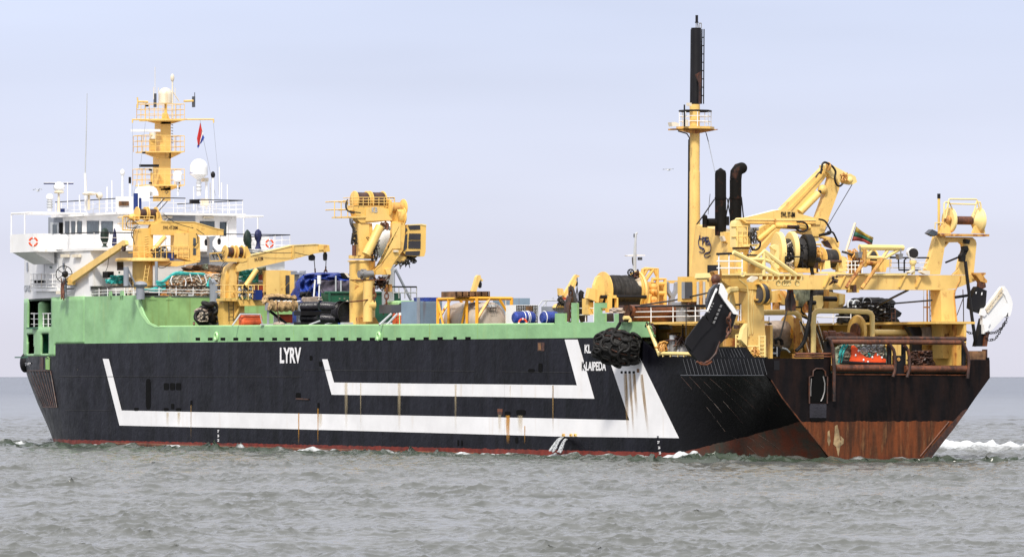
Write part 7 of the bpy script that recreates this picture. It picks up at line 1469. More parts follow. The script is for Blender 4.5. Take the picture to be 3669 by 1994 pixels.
for x0 in (855, 1135): pp('reel_stand', 'yelc', tr_, 'R5', [(x0, 455), (x0 + 45, 330), (x0 + 75, 330), (x0 + 95, 458)], .25, XT + .35)
g = MB('R5', X=XT + .5)
for pts in ([(918, 245), (932, 175), (940, 170), (1158, 172), (1168, 180), (1212, 330), (1232, 460)], [(945, 210), (1155, 215)], [(905, 330), (935, 190), (960, 250), (975, 300)], [(1168, 180), (1150, 250), (1130, 320)], [(893, 330), (893, 205), (905, 195), (930, 198)], [(1168, 195), (1195, 198), (1200, 215), (1212, 380)], [(1212, 375), (1230, 375)]): g.tube(pts, .055, 5)
g.build('hoop_rail', 'yelb', tr_); b = MB('R5', X=XT + .3); b.ell((925, 345), .25, .3, .3, 12, 8); b.rect(895, 335, 930, 350, .3); b.build('motor', 'yelr', tr_)
vc('exhaust', 'yel', t_, 'R5', 838, 860, 165, 460, XT + .2, 12); vc('exhaust_cap', 'black', t_, 'R5', 835, 863, 125, 165, XT + .2, 12); tb('step_rail', 'yelb', t_, 'R5', [(818, 420), (818, 370), (895, 370)], .05, XT + .3)
b = MB('R5', X=XT + .6); b.poly([(760, 455), (795, 423), (840, 445), (838, 470), (812, 482)], .5); fo = tag(b.build('floodlight', 'dgrey', None), 'dark floodlight tilted down at the left of the tower platform', 'floodlight'); pp('lens', 'glass', fo, 'R5', [(762, 458), (792, 438), (826, 460), (812, 478)], .03, XT + .66)
# blocks and warps hanging from tower and cantilever
t = thing('trawl_block', 'black hanging block under the winch tower with a dark warp', 'block', at('R5', 1065, 690, X=XG0 + .6)); b = MB('R5', X=XG0 + .6); b.poly([(1075, 505), (1112, 510), (1105, 545), (1078, 540)], .4); b.poly([(1060, 565), (1090, 560), (1100, 590), (1075, 640), (1070, 695), (1038, 690), (1035, 640), (1060, 610)], .4); b.poly([(1060, 595), (1092, 600), (1085, 622), (1058, 618)], .45); b.build('block', 'rubber', t); tb('warp', 'black', t, 'R5', [(1070, 690), (1085, 820), (1108, 1010), (1125, 1150), (1160, 1400)], .12, XG0 + .9)
tb('tackle_wire', 'black', t, 'R5', [(1050, 640), (905, 700)], .07, XG0 + .2)
t = thing('door_block', 'big black shackle block hanging from the starboard end of the gantry', 'block', at('R5', 1170, 1130, X=XG0 + .8)); pp('hanger', 'rust', t, 'R5', [(1180, 855), (1230, 870), (1235, 905), (1210, 920), (1175, 905)], .5, XG0 + .8)
pp('block', 'black', t, 'R5', [(1155, 900), (1200, 920), (1235, 935), (1225, 1060), (1240, 1080), (1215, 1130), (1150, 1110), (1100, 1080), (1105, 1000), (1130, 940)], .9, XG0 + .9)
b = MB('R5', X=XG0 + .95); b.poly([(1205, 950), (1215, 948), (1212, 970), (1203, 972)], .02); b.poly([(1158, 945), (1165, 943), (1163, 960), (1157, 960)], .02); b.build('paint_mark', 'white2', t, smooth=False); tb('arm', 'black', t, 'R5', [(985, 990), (1110, 972)], .1, XG0 + .5)
tb('rigging_chain', 'rustd', t, 'R5', [(1050, 925), (1052, 1000), (1000, 1140)], .03, XG0 + .5); tb('rigging_wire', 'cable', t, 'R5', [(1054, 985), (1057, 1330)], .035, XG0 + .5)
# ---------------------------------------------------------------- trawl doors
def door(lab, z, X, body, edge, m, me, th=.5):
    t = thing('trawl_door', lab, 'trawl door', at(z, sum(p[0] for p in body) / len(body), max(p[1] for p in body), X=X), 'trawl doors hung at the stern'); pp('plate', m, t, z, body, th, X, smooth=False); pp('shoe', me, t, z, edge, th + .3, X + .15); return t
XD = XG0 + 3.0
d1 = door('black battered trawl door with white top shoe hung over the port quarter', 'R3', XD, [(1340, 380), (1290, 440), (1215, 660), (1170, 740), (1010, 930), (998, 985), (1040, 1070), (1090, 1130), (1140, 1185), (1200, 1180), (1255, 1140), (1340, 980), (1440, 880), (1500, 690), (1400, 560)], [(1345, 375), (1365, 400), (1405, 480), (1398, 535), (1450, 590), (1510, 678), (1500, 690), (1460, 682), (1440, 650), (1370, 555), (1322, 480), (1330, 420)], 'black', 'white2', .5)
pp('white_rim', 'white2', d1, 'R3', [(1308, 425), (1320, 435), (1265, 560), (1222, 665), (1212, 660), (1255, 545)], .1, XD + .1)
g = MB('R3', X=XD + .12); g.poly([(1300, 470), (1360, 590), (1330, 640), (1270, 720), (1265, 780), (1240, 770), (1200, 690), (1230, 650)], .15); g.poly([(1180, 700), (1270, 800), (1150, 920), (1060, 1050), (1000, 985), (1010, 930)], .12); g.build('curved_panel', 'black', d1)
g = MB('R3', X=XD + .2)
for i in range(5): x, y = 1352 - i * 17, 590 + i * 40; g.poly([(x, y), (x + 16, y + 4), (x + 4, y + 30), (x - 14, y + 24)], .05)
for i in range(4): x, y = 1275 - i * 14, 570 + i * 28; g.poly([(x, y), (x + 10, y + 3), (x + 4, y + 18), (x - 6, y + 14)], .05)
g.build('anode_strip', 'steel', d1); 
g = MB('R3', X=XD + .35); g.chain([(1445, 680), (1430, 740), (1440, 800), (1425, 870), (1410, 915)], .45, .07); g.build('door_chain', 'rust', d1)
fuzz(d1, 'R3', [(1340, 960), (1300, 1080), (1240, 1150), (1180, 1180), (1130, 1165)], .08, XD + .3, 'rustd', 'backstrop'); tb('shackle', 'rust', d1, 'R3', [(1110, 1160), (1150, 1185), (1210, 1190), (1260, 1160)], .08, XD + .3)
pp('back_bracket', 'dgrey', d1, 'R3', [(1290, 385), (1330, 400), (1250, 600), (1215, 640), (1205, 560), (1240, 440)], .5, XD - .5)
for q in range(5): g = MB('R3', X=XD + .14); x, y = 1395 + q * 13, 580 + q * 17; g.rect(x, y, x + 5, y + 6, .02); g.build('bolt_hole', 'dark', d1, smooth=False)
XS = XG0 + 1.2
d2 = door('clean white curved trawl door hung at the starboard stern corner', 'R5', XS, [(1380, 900), (1240, 1085), (1225, 1130), (1215, 1160), (1218, 1295), (1238, 1300), (1300, 1260), (1420, 1130), (1450, 1070), (1440, 980)], [(1385, 895), (1408, 925), (1440, 985), (1456, 1040), (1450, 1095), (1435, 1145), (1408, 1155), (1390, 1150), (1415, 1095), (1415, 1040), (1395, 985), (1380, 960)], 'white2', 'white2', .35)
g = MB('R5', X=XS + .1); g.poly([(1378, 905), (1384, 925), (1250, 1100), (1240, 1090)], .1)
for i in range(6): x, y = 1368 - i * 21, 940 + i * 28; g.poly([(x, y - 12), (x + 14, y + 12), (x + 18, y + 18), (x + 4, y + 10)], .12)
g.poly([(1374, 960), (1384, 968), (1262, 1122), (1248, 1112)], .08); g.build('rib_row', 'offwhite', d2); pp('shackle_plate', 'white2', d2, 'R5', [(1215, 1085), (1232, 1080), (1250, 1130), (1230, 1150), (1200, 1140)], .3, XS + .1); pp('lower_bracket', 'white2', d2, 'R5', [(1225, 1215), (1282, 1205), (1262, 1240), (1272, 1260), (1232, 1290)], .3, XS + .12)
tb('dark_foot', 'rustd', d2, 'R5', [(1240, 1290), (1262, 1280), (1250, 1330)], .12, XS + .1)
g = MB('R5', X=XS + .3); g.chain([(1425, 1125), (1410, 1200), (1380, 1240), (1320, 1285), (1260, 1290)], .24, .026); g.chain([(1400, 1190), (1360, 1280), (1320, 1340), (1265, 1350)], .24, .026); g.build('door_chain', 'black', d2)
g = MB('R5', X=XS - .2); g.poly([(1215, 1165), (1238, 1170), (1235, 1400), (1160, 1400)], .5); g.build('towing_arm', 'black', d2); pp('rust_arm', 'rust', d2, 'R5', [(1262, 1290), (1245, 1400), (1220, 1400), (1228, 1310)], .4, XS)
b = MB('R5', X=XG0 + .9); b.chain([(1015, 1220), (1060, 1265), (1110, 1290), (1150, 1290)], .24, .026); tag(b.build('slack_chain', 'black', None), 'slack black chain between the starboard gantry leg and the towing arm', 'chain')
# ---------------------------------------------------------------- big fender hanging on the port side
X = yx('R3', 320, 1000, -10.7)
t = thing('hull_fender', 'huge black tyre-wrapped fender hanging on chains against the port quarter', 'fender', at('R3', 320, 1240, X=X)); c = at('R3', 315, 1020, X=X); k = ppm(c) * 2.8
b = MB(); n, mm = 30, 18; ax = Vector((.62, .78, -.12)).normalized(); u = Vector((0, 0, 1)); u = (u - ax * u.dot(ax)).normalized(); v = ax.cross(u); vs = []
for i in range(mm + 1):
    a_ = -pi / 2 + pi * i / mm
    for q in range(n): bb = 2 * pi * q / n; vs.append(c + ax * (222 / k * sin(a_)) + (u * cos(bb) + v * sin(bb)) * (166 / k * cos(a_) ** .55))
b.add(vs, [(i * n + q, i * n + (q + 1) % n, (i + 1) * n + (q + 1) % n, (i + 1) * n + q) for i in range(mm) for q in range(n)]); b.build('body', 'rubber', t)
R2 = random.Random(3)
for i in range(5):
    for q in range(11):
        f = -.82 + i * .41; bb = 2 * pi * (q + .5 * (i % 2)) / 11; rr_ = 163 / k * max(.35, (1 - f * f)) ** .28; p = c + ax * (f * 218 / k) + (u * cos(bb) + v * sin(bb)) * rr_ * 1.0; nrm = (u * cos(bb) + v * sin(bb)) + ax * f * .6
        if nrm.dot(CAM - p) < -20: continue
        b = MB(); b.torus(p, nrm + Vector((R2.uniform(-.4, .4), R2.uniform(-.4, .4), R2.uniform(-.3, .3))), R2.uniform(.34, .46), .11, 16, 8); b.build('tyre', 'rubber', t)
b = MB()
for q in range(8):
    bb = 2 * pi * q / 8 + .2; b.tube([c + ax * (f * 232 / k) + (u * cos(bb + f * .4) + v * sin(bb + f * .4)) * (178 / k * max(.2, (1 - f * f)) ** .4) for f in (-.95, -.7, -.3, 0, .3, .7, .95)], .05, 5)
b.build('net_chain', 'rustd', t)
b = MB(); b.chain([at('R3', 345, 765, Y=-9.4), at('R3', 308, 830, X=X)], .36, .05); b.chain([at('R3', 614, 778, Y=-9.4), at('R3', 560, 850, X=X), at('R3', 505, 940, X=X + .3)], .36, .05); b.build('hanging_chain', 'black', t); tangle(t, 'R3', 420, 930, 510, 1060, X + 1.0, 14, .05, 'rust', 'rusty_chain', .3)
b = MB('R3', Y=-9.45); b.chain([(635, 780), (660, 790), (680, 830), (690, 880)], .3, .05); tag(b.build('edge_chain', 'rustd', None), 'short rusty chain at the top of the slanted yellow edge', 'chain')
# ---------------------------------------------------------------- cranes over the stern
X = -7.5
A_ = thing('knuckle_crane', 'low folded yellow knuckle crane with load marking above the gantry platform', 'crane', at('R2', 770, 1330, X=X), CG)
vc('pedestal', 'yel', A_, 'R2', 705, 848, 1105, 1345, X); b = MB('R2', X=X); b.vcol(682, 862, 1078, 1098, 30); b.build('slew_ring', 'rust', A_); b = MB('R2', X=X); b.vcol(690, 855, 1098, 1110, 30); b.build('flange', 'yelb', A_)
pp('column', 'yelb', A_, 'R2', [(688, 850), (700, 815), (740, 800), (820, 800), (835, 850), (850, 1050), (848, 1078), (692, 1078)], 1.3, X + .6, smooth=True); pp('column_cap', 'yelb', A_, 'R2', [(730, 800), (745, 783), (830, 790), (835, 810)], 1.0, X + .65)
bo = pp('main_boom', 'yelc', A_, 'R2', [(760, 800), (830, 775), (1090, 712), (1150, 703), (1215, 706), (1300, 732), (1520, 790), (1548, 800), (1545, 852), (1430, 850), (840, 848), (800, 830)], .8, X + .9)
pp('painted_sheen', 'white2', bo, 'R2', [(815, 778), (1090, 705), (1160, 698), (1100, 712), (840, 784)], .7, X + .8); pp('boom_rib', 'yelb', bo, 'R2', [(820, 792), (1520, 800), (1520, 812), (820, 806)], .05, X + .96); pp('boom_rib', 'yel', bo, 'R2', [(820, 828), (1520, 832), (1520, 840), (820, 838)], .05, X + .96); pp('boom_collar', 'yelr', bo, 'R2', [(1108, 795), (1124, 795), (1124, 848), (1108, 848)], .1, X + .98)  # white strip paints a sheen along the boom top
a = at('R2', 1172, 777, X=X + .95); text('SWL 3T-8M', 'load_marking', 'black', bo, a, (0, 1, 0), .38, 1.15, .02, .02)
pp('jib', 'yelc', A_, 'R2', [(1290, 915), (1430, 898), (1545, 800), (1605, 830), (1590, 938), (1545, 970), (1440, 965), (1300, 925)], .8, X + .8); pp('jib_tip', 'yelc', A_, 'R2', [(1550, 975), (1590, 965), (1700, 985), (1742, 1030), (1735, 1085), (1690, 1092), (1625, 1070), (1590, 1020), (1620, 1000)], .8, X + .9)
pp('painted_tip_shade', 'rustd', A_, 'R2', [(1590, 1020), (1640, 1008), (1660, 1040), (1690, 1090), (1630, 1075)], .1, X + .95); pp('valve_block', 'yelb', A_, 'R2', [(1460, 985), (1530, 960), (1545, 1010), (1480, 1030)], .5, X + .7)  # dark brown plate paints shade onto the jib tip
tb('cylinder', 'yel', A_, 'R2', [(1110, 862), (1460, 878)], .2, X + 1.0, n=10); tb('cylinder', 'yel', A_, 'R2', [(940, 1005), (1105, 870)], .2, X + 1.0, n=10); tb('cylinder_rod', 'rustd', A_, 'R2', [(1230, 870), (1350, 875)], .12, X + 1.15, n=8)
rbox(A_, 'R2', 735, 835, 870, 1075, X + .9, .8, 'yelc', 1, 'service_rail', 2, .04); pp('service_platform', 'yelb', A_, 'R2', [(770, 1050), (925, 1045), (928, 1068), (775, 1075)], 1.0, X + 1.0); b = MB('R2', X=X + 1.0); b.rect(865, 880, 950, 910, .5); b.rect(860, 900, 900, 935, .6); b.build('control_box', 'steel', A_); tangle(A_, 'R2', 855, 885, 940, 1030, X + 1.1, 26, .04, 'cable', 'hose', .25)
hoses(A_, 'R2', [[(1550, 798), (1610, 815), (1650, 870), (1672, 920), (1650, 945), (1590, 940)], [(1600, 945), (1650, 935), (1690, 930), (1720, 980), (1740, 1030)], [(1330, 825), (1400, 830), (1440, 870), (1425, 910), (1370, 920), (1325, 895), (1320, 870)], [(940, 1020), (965, 1030), (955, 1080), (915, 1105), (880, 1095), (865, 1060)]], X + 1.3, .07, 'black')
hoses(A_, 'R2', [[(1570, 955), (1640, 945), (1665, 925), (1640, 930)], [(1555, 960), (1620, 950), (1660, 940)]], X + 1.35, .1, 'rubber')
X = -9.5
B_ = thing('knuckle_crane', 'tall yellow knuckle crane with its A-shaped folded boom highest above the stern', 'crane', at('R2', 880, 1330, X=X), CG)
pp('lower_boom', 'yelc', B_, 'R2', [(840, 1185), (1105, 895), (1160, 870), (1120, 945), (905, 1200), (840, 1260)], 1.0, X + .2); pp('lower_web', 'yel', B_, 'R2', [(945, 890), (1010, 850), (1100, 855), (1000, 960), (940, 1005)], .8, X)
pp('main_boom', 'yelc', B_, 'R2', [(1050, 855), (1160, 695), (1595, 262), (1640, 330), (1320, 735), (1190, 860)], .9, X + .2); pp('boom_rib', 'yel', B_, 'R2', [(1240, 705), (1600, 330), (1610, 345), (1265, 718)], .08, X + .28)
pp('knuckle', 'yelb', B_, 'R2', [(1580, 258), (1640, 240), (1682, 265), (1810, 335), (1800, 380), (1780, 400), (1730, 440), (1700, 400), (1650, 380), (1630, 335), (1600, 320)], 1.1, X + .4)
pp('folded_boom', 'yelc', B_, 'R2', [(1650, 370), (1640, 340), (1700, 300), (1742, 440), (1738, 490), (1600, 880), (1515, 785), (1560, 660), (1620, 480)], .9, X + .35); pp('boom_end', 'yelc', B_, 'R2', [(1510, 780), (1560, 770), (1635, 800), (1600, 880), (1590, 930), (1540, 850)], 1.0, X + .3)
pp('head', 'yelb', B_, 'R2', [(1795, 345), (1850, 342), (1900, 370), (1916, 425), (1870, 452), (1800, 438), (1770, 400)], .9, X + .5); b = MB('R2', X=X + .8); b.ell((1860, 405), .25, .25, .25, 12, 8); b.build('head_pin', 'yelb', B_); tangle(B_, 'R2', 1780, 340, 1840, 435, X + .8, 16, .05, 'yelr', 'hose', .2)
b = MB('R2', X=X + .6); b.cyl((1638, 268), (1652, 268), .3, n=18); b.build('knuckle_pin', 'yelr', B_)
b = MB('R2', X=X + .3); b.tube([(1360, 730), (1545, 540)], .27, 12); b.ell((1588, 500), .35, .35, .35, 14, 8); b.build('cylinder', 'yelc', B_); tb('cylinder_rod', 'black', B_, 'R2', [(1545, 540), (1580, 505)], .12, X + .4, n=8)
hoses(B_, 'R2', [[(1570, 345), (1580, 280), (1590, 240), (1620, 230), (1680, 265), (1718, 320), (1710, 390), (1728, 450), (1760, 465), (1790, 440)]], X + .8, .08, 'black'); hoses(B_, 'R2', [[(1520, 380), (1540, 345), (1590, 300)]], X + .8, .06, 'cable')
a = at('R2', 860, 1160, X=X + .25); text('SWL 15T', 'load_marking', 'rustd', B_, a, Vector((0, 1, 1.15)), .3, 1.3, .02, .01, zd=(0, -1.15, 1)); tb('hoist_wire', 'cable', B_, 'R2', [(1882, 455), (1560, 1000)], .03, X + .5); vc('pedestal', 'yel', B_, 'R2', 830, 990, 1180, 1345, X - .6)
# ---------------------------------------------------------------- net reels on top
X = -5.4
t = thing('twin_net_reel', 'pair of tall yellow-flanged reels wound with black line on the gantry top', 'net reel', at('R2', 1270, 1300, X=X), 'deck winches')
k = ppm(at('R2', 1200, 1120, X=X)) * 2.8
for i, (x, yc, rr_, m, dy) in enumerate(((1130, 1120, 195, 'yelb', .25), (1262, 1115, 195, 'yelb', .25), (1400, 1125, 178, 'rubber', .5), (1440, 1135, 165, 'yelr', .15))):
    b = MB('R2', X=X + .3); p = b.P((x, yc)); b.lathe(p, (.22, .975, 0), [(-.06, rr_ * .95 / k), (0, rr_ / k), (dy, rr_ / k), (dy + .04, rr_ * .95 / k)], 36); b.build('reel_flange' if i != 2 else 'line_drum', m, t)
for (x, m) in ((1195, 'rope_blk'), (1320, 'rope_blk')): b = MB('R2', X=X + .1); p = b.P((x, 1150)); b.lathe(p, (.22, .975, 0), [(-.1, 158 / k), (.75, 158 / k)], 30); b.build('line_drum', m, t)
ropes(t, 'R2', 1215, 1000, 1300, 1290, X + 1.3, 14, .035, 'cream', 'pale_line', horiz=0, run_=60); ropes(t, 'R2', 1215, 1000, 1300, 1290, X + 1.3, 30, .035, 'black', 'line', horiz=0, run_=60)
ropes(t, 'R2', 1345, 960, 1440, 1290, X + 1.0, 24, .035, 'black', 'line', horiz=0, run_=70)
b = MB('R2', X=X + 2.0)
for pts in ([(1215, 1175), (1385, 1175), (1390, 1290)], [(1215, 1180), (1215, 1290)]): b.tube(pts, .06, 5)
b.build('guard', 'black', t); pp('motor_case', 'yelb', t, 'R2', [(1060, 1070), (1110, 1050), (1140, 1060), (1145, 1290), (1120, 1290), (1115, 1110), (1070, 1090)], .5, X + 1.6); pp('stand', 'yel', t, 'R2', [(1090, 1200), (1200, 1180), (1230, 1330), (1080, 1330)], .6, X + 1.0)
pp('plinth', 'yel', t, 'R2', [(1220, 1285), (1500, 1290), (1500, 1335), (1220, 1335)], 1.2, X + 1.2)
X = -5.8
t = thing('warp_winch', 'black warp drum with yellow end frame behind the flag end of the gantry', 'winch', at('R2', 1650, 1300, X=X), 'deck winches'); reel(t, 'R2', 1575, 1712, 1190, .62, .8, X + .3, 'rope_blk', 'yel', 'rope_drum', wraps=10)
pp('end_frame', 'yelb', t, 'R2', [(1715, 1170), (1780, 1165), (1826, 1200), (1820, 1320), (1740, 1320)], .6, X + .9); tb('traverse', 'rubber', t, 'R2', [(1450, 1210), (1560, 1205)], .2, X + 1.1, n=10); tb('traverse', 'rustd', t, 'R2', [(1560, 1218), (1775, 1222)], .1, X + 1.1, n=8); pp('level_wind', 'yelb', t, 'R2', [(1605, 1215), (1655, 1210), (1660, 1290), (1600, 1300)], .4, X + 1.2)
rbox(t, 'R2', 1475, 1570, 1050, 1320, X + 1.0, .6, 'yel', 3, 'frame', 1, .06); tangle(t, 'R2', 1480, 1070, 1560, 1180, X + .9, 16, .06, 'yelr', 'pipe', .2); pp('valve_box', 'yelr', t, 'R2', [(1480, 1080), (1540, 1075), (1545, 1130), (1485, 1140)], .5, X + .8)
b = MB('R2', X=X + 1.2); b.rect(1450, 1200, 1545, 1330, .3); b.tube([(1480, 1330), (1490, 1400)], .1, 6); b.build('base', 'rustd', t); pp('deck_edge', 'yelb', t, 'R2', [(1500, 1325), (1800, 1325), (1800, 1345), (1500, 1345)], 1.0, X + 1.2)
X = -5.8
t = thing('auxiliary_winch', 'yellow auxiliary winch with pipework between the two flags of davit frame and reels', 'winch', at('R5', 200, 780, X=X), 'deck winches'); t['label'] = 'yellow auxiliary winch and pipework in front of the flagstaff'
reel(t, 'R5', 232, 305, 665, .5, .62, X + .3, 'rope_blk', 'yelc', 'rope_drum', wraps=6); pp('case', 'yelc', t, 'R5', [(310, 680), (370, 672), (440, 672), (438, 735), (400, 740), (390, 780), (300, 780)], .8, X + .6); pp('case', 'yelc', t, 'R5', [(0, 640), (60, 655), (80, 690), (75, 770), (0, 780)], .8, X + .5); pp('stand', 'yelr', t, 'R5', [(110, 640), (190, 640), (190, 790), (110, 790)], .6, X + .2)
tangle(t, 'R5', 85, 600, 195, 700, X + .9, 34, .06, 'yelr', 'pipework', .3); tangle(t, 'R5', 85, 620, 195, 760, X + .9, 14, .05, 'rustd', 'hose', .3); b = MB('R5', X=X + 1); b.rect(165, 615, 205, 665, .4); b.build('motor', 'steel', t); rbox(t, 'R5', 90, 210, 690, 790, X + 1.1, .4, 'white2', 2, 'rail', 4, .035); tb('roller', 'yelr', t, 'R5', [(240, 700), (340, 705)], .15, X + .9, n=10)
b = MB('R5', X=X + 1); b.tube([(40, 610), (130, 635)], .08, 5); b.build('bar', 'cable', t)
# davit frame
X = XG0 + .4
t = thing('davit', 'slanted pale yellow pipe davit frame leaning out from the gantry beam', 'davit', at('R5', 300, 900, X=X)); b = MB('R5', X=X)
for pts, r_ in (([(185, 572), (550, 578)], .2), ([(195, 590), (240, 655), (400, 662), (520, 590)], .12), ([(290, 590), (245, 655)], .12), ([(425, 590), (375, 665)], .12)): b.tube(pts, r_, 8)
b.build('head_frame', 'yelb', t); b = MB('R5', X=X + .2)
for pts in ([(228, 590), (228, 690), (75, 910)], [(378, 670), (205, 915)]): b.tube(pts, .14, 8)
b.build('strut', 'yelr', t); 
for x, y in ((530, 640), (190, 625)): b = MB('R5', X=X + .3); b.poly([(x - 20, y - 12), (x + 22, y - 15), (x + 15, y + 30), (x - 10, y + 35)], .4); b.tube([(x, y - 60), (x, y - 10)], .05, 5); b.build('sheave', 'steel', t)
# rails, searchlight, lamps on the beam
rail([at('R5', 440, 785, X=XG0 - .3), at('R5', 780, 785, X=XG0 - .3)], 1.05, 1.4, mids=2, parent=gan, r=.04, rt=.06); g = MB('R5', X=XG0 - .2); g.tube([(440, 655), (495, 658), (512, 675), (515, 762), (700, 765)], .06, 5); g.tube([(560, 785), (560, 680), (575, 666)], .06, 5); g.build('black_rail', 'black', gan)
g = MB('R5', X=XG0 + .15); g.rect(0, 790, 590, 800, 1.2); g.rect(230, 798, 585, 808, .8); g.build('walkway', 'yelb', gan, smooth=False)
X = XG0 + .3
t = thing('searchlight', 'large round white searchlight on a flared yellow pedestal on the gantry', 'searchlight', at('R5', 634, 795, X=X)); b = MB('R5', X=X); p = b.P((634, 622)); k = ppm(p) * 2.333
b.lathe(p, (.8, -.25, -.1), [(-.75, 20 / k), (-.7, 38 / k), (-.3, 46 / k), (0.02, 46 / k)], 24); b.build('housing', 'white2', t); b = MB('R5', X=X); p2 = p + Vector((.35, .06, -.03)); b.lathe(p + Vector((.03, 0, 0)), (.8, -.25, -.1), [(0, 42 / k), (.04, 42 / k), (.05, 30 / k)], 24); b.build('lens', 'glassb', t)
b = MB('R5', X=X); b.tube([(594, 615), (600, 655), (634, 670), (668, 655), (674, 615)], .05, 6); b.build('yoke', 'white2', t); b = MB('R5', X=X); b.vcol(617, 650, 680, 800, 16); b.vcol(603, 663, 682, 706, 18); b.vcol(608, 658, 706, 718, 18); b.build('pedestal', 'yelb', t)
for i, (pts, lab) in enumerate((([(598, 780), (640, 758), (648, 768), (615, 792)], 'small white floodlight below the searchlight'), ([(705, 762), (775, 770), (775, 800), (740, 800), (700, 780)], 'cream tilted floodlight at the foot of the winch tower'))):
    b = MB('R5', X=XG0 + .5); b.poly(pts, .4); tag(b.build('floodlight', 'offwhite', None), lab, 'floodlight')
# ensign
X = -6.4
t = thing('ensign', 'yellow green and red flag streaming from a slanted white staff over the gantry', 'flag', at('R5', 75, 605, X=X)); tb('staff', 'offwhite', t, 'R5', [(72, 608), (150, 368)], .09, X)
def band(f0, f1, m, name):
    top = [(157, 398), (195, 430), (240, 460), (275, 478), (303, 490)]; bot = [(120, 520), (165, 518), (215, 528), (245, 548), (262, 566), ]
    n = 10; b = MB('R5', X=X + .05); vs = []
    def it(l, t): q = t * (len(l) - 1); i = min(int(q), len(l) - 2); f = q - i; return (l[i][0] + (l[i + 1][0] - l[i][0]) * f, l[i][1] + (l[i + 1][1] - l[i][1]) * f)
    for i in range(n + 1):
        a_ = it(top, i / n); c_ = it(bot, i / n); c_ = (c_[0] + 26 * (i / n) ** 2, c_[1])
        for f in (f0, f1): vs.append(at('R5', a_[0] + (c_[0] - a_[0]) * f, a_[1] + (c_[1] - a_[1]) * f, X=X + .05 + .35 * sin(i * 1.1)))
    b.add(vs, [(2 * i, 2 * i + 1, 2 * i + 3, 2 * i + 2) for i in range(n)]); o = b.build(name, m, t); s = o.modifiers.new('t', 'SOLIDIFY'); s.thickness = .02
band(0, .33, 'flagy', 'yellow_band'); band(.33, .68, 'flagg', 'green_band'); band(.68, 1, 'flagr', 'red_band')
# ---------------------------------------------------------------- net drums and gear below the beam
X = -9.0
t = thing('canvas_drum', 'large net drum wrapped in grey-brown canvas with a yellow end disc', 'net drum', at('R4', 760, 1210, X=X), 'deck winches'); k = ppm(at('R4', 760, 1070, X=X)) * 2.545
b = MB('R4', X=X); a = b.P((600, 1070)); c = at('R4', 825, 1075, X=X - .2); b.lathe(a, (c - a), [(0, 110 / k), (.1, 128 / k), ((c - a).length * .5, 138 / k), ((c - a).length, 136 / k)], 32); b.build('canvas_wrap', 'canvas', t)
b = MB('R4', X=X + .2); b.lathe(b.P((818, 1045)), (0, 1, 0), [(0, 160 / k), (.06, 166 / k), (.14, 166 / k), (.2, 160 / k)], 36); b.build('end_disc', 'yel', t)
b = MB('R4', X=X + 1.5); b.chain([(856, 1005), (858, 1090)], .22, .035); b.build('yellow_chain', 'tank_yel', t); tb('strop', 'cable', t, 'R4', [(650, 900), (648, 1180)], .03, X + 1.6)
for q in range(3): b = MB('R4', X=X + 1.9); b.ell((655, 963 + q * 28), .16, .2, .08, 8, 6); b.build('stain_tag', 'cable' if q != 1 else 'red', t)
hp = MB('R4', X=X + 1.8); hp.tube([(590, 862), (870, 860), (905, 872), (925, 905), (930, 960), (930, 1230)], .2, 10); hp.build('hoop', 'yelb', t)
b = MB('R4', X=X + 1.5); b.tube([(715, 1150), (710, 1110), (740, 1098), (765, 1120), (768, 1160)], .13, 8); b.tube([(745, 1100), (810, 850)], .04, 4); b.build('sling', 'rubber', t)
X = -4.8
t = thing('strapped_block', 'black strapped block with white bands on the port stern bulwark', 'block', at('R4', 680, 1270, X=X)); b = MB('R4', X=X); b.poly([(615, 1265), (625, 1190), (660, 1165), (740, 1170), (760, 1200), (750, 1265)], 1.2); b.build('body', 'rubber', t)
b = MB('R4', X=X + .1); b.tube([(612, 1260), (618, 1195), (640, 1175)], .07, 6); b.tube([(655, 1170), (655, 1262)], .08, 6); b.tube([(620, 1230), (720, 1235)], .07, 6); b.tube([(722, 1175), (722, 1262)], .06, 6); b.rect(672, 1178, 700, 1186, .1); b.tube([(770, 1185), (810, 1195), (840, 1225)], .06, 6); b.build('white_strap', 'lgrey', t)
# upper winches seen under the beam
X = -14.5
t = thing('split_winch', 'two-drum winch under the gantry beam, one drum pale green rope, one black', 'winch', at('Q5', 600, 650, X=X), 'deck winches')
reel(t, 'Q5', 430, 590, 420, .95, .2, X, 'netg', 'yel', 'green_rope_drum', wraps=12, fl=.02); k = ppm(at('Q5', 600, 430, X=X)) * 4.118
b = MB('Q5', X=X + .2); b.lathe(b.P((580, 440)), (0, 1, 0), [(0, 118 / k), (.15, 118 / k)], 32); b.build('flange', 'yel', t); reel(t, 'Q5', 640, 900, 430, 1.05, .2, X - 1.2, 'rope_blk', 'yelr', 'black_drum', wraps=14, fl=.02)
pp('gear_case', 'yelb', t, 'Q5', [(700, 420), (775, 400), (835, 402), (850, 420), (848, 540), (815, 610), (730, 640), (700, 560)], .6, X + .9); pp('gear_case', 'yelc', t, 'Q5', [(930, 345), (1100, 375), (1165, 385), (1160, 520), (1120, 590), (1110, 615), (920, 600)], .8, X + .4); pp('gear_case', 'yelb', t, 'Q5', [(1100, 375), (1162, 390), (1160, 520), (1105, 545)], .3, X + .6)
pp('end_post', 'yelr', t, 'Q5', [(890, 320), (935, 320), (930, 600), (880, 600)], .5, X + .3)
b = MB('Q5', X=X + 1.0); b.cyl((870, 452), (1055, 455), .18, n=10); b.cyl((640, 505), (745, 510), .16, n=10); b.build('shaft', 'black', t); pp('stand', 'yel', t, 'Q5', [(445, 475), (560, 490), (570, 655), (650, 760), (520, 700), (445, 600)], .7, X + .6); vc('drum_cover', 'yelr', t, 'Q5', 560, 645, 480, 660, X + .7, 16)
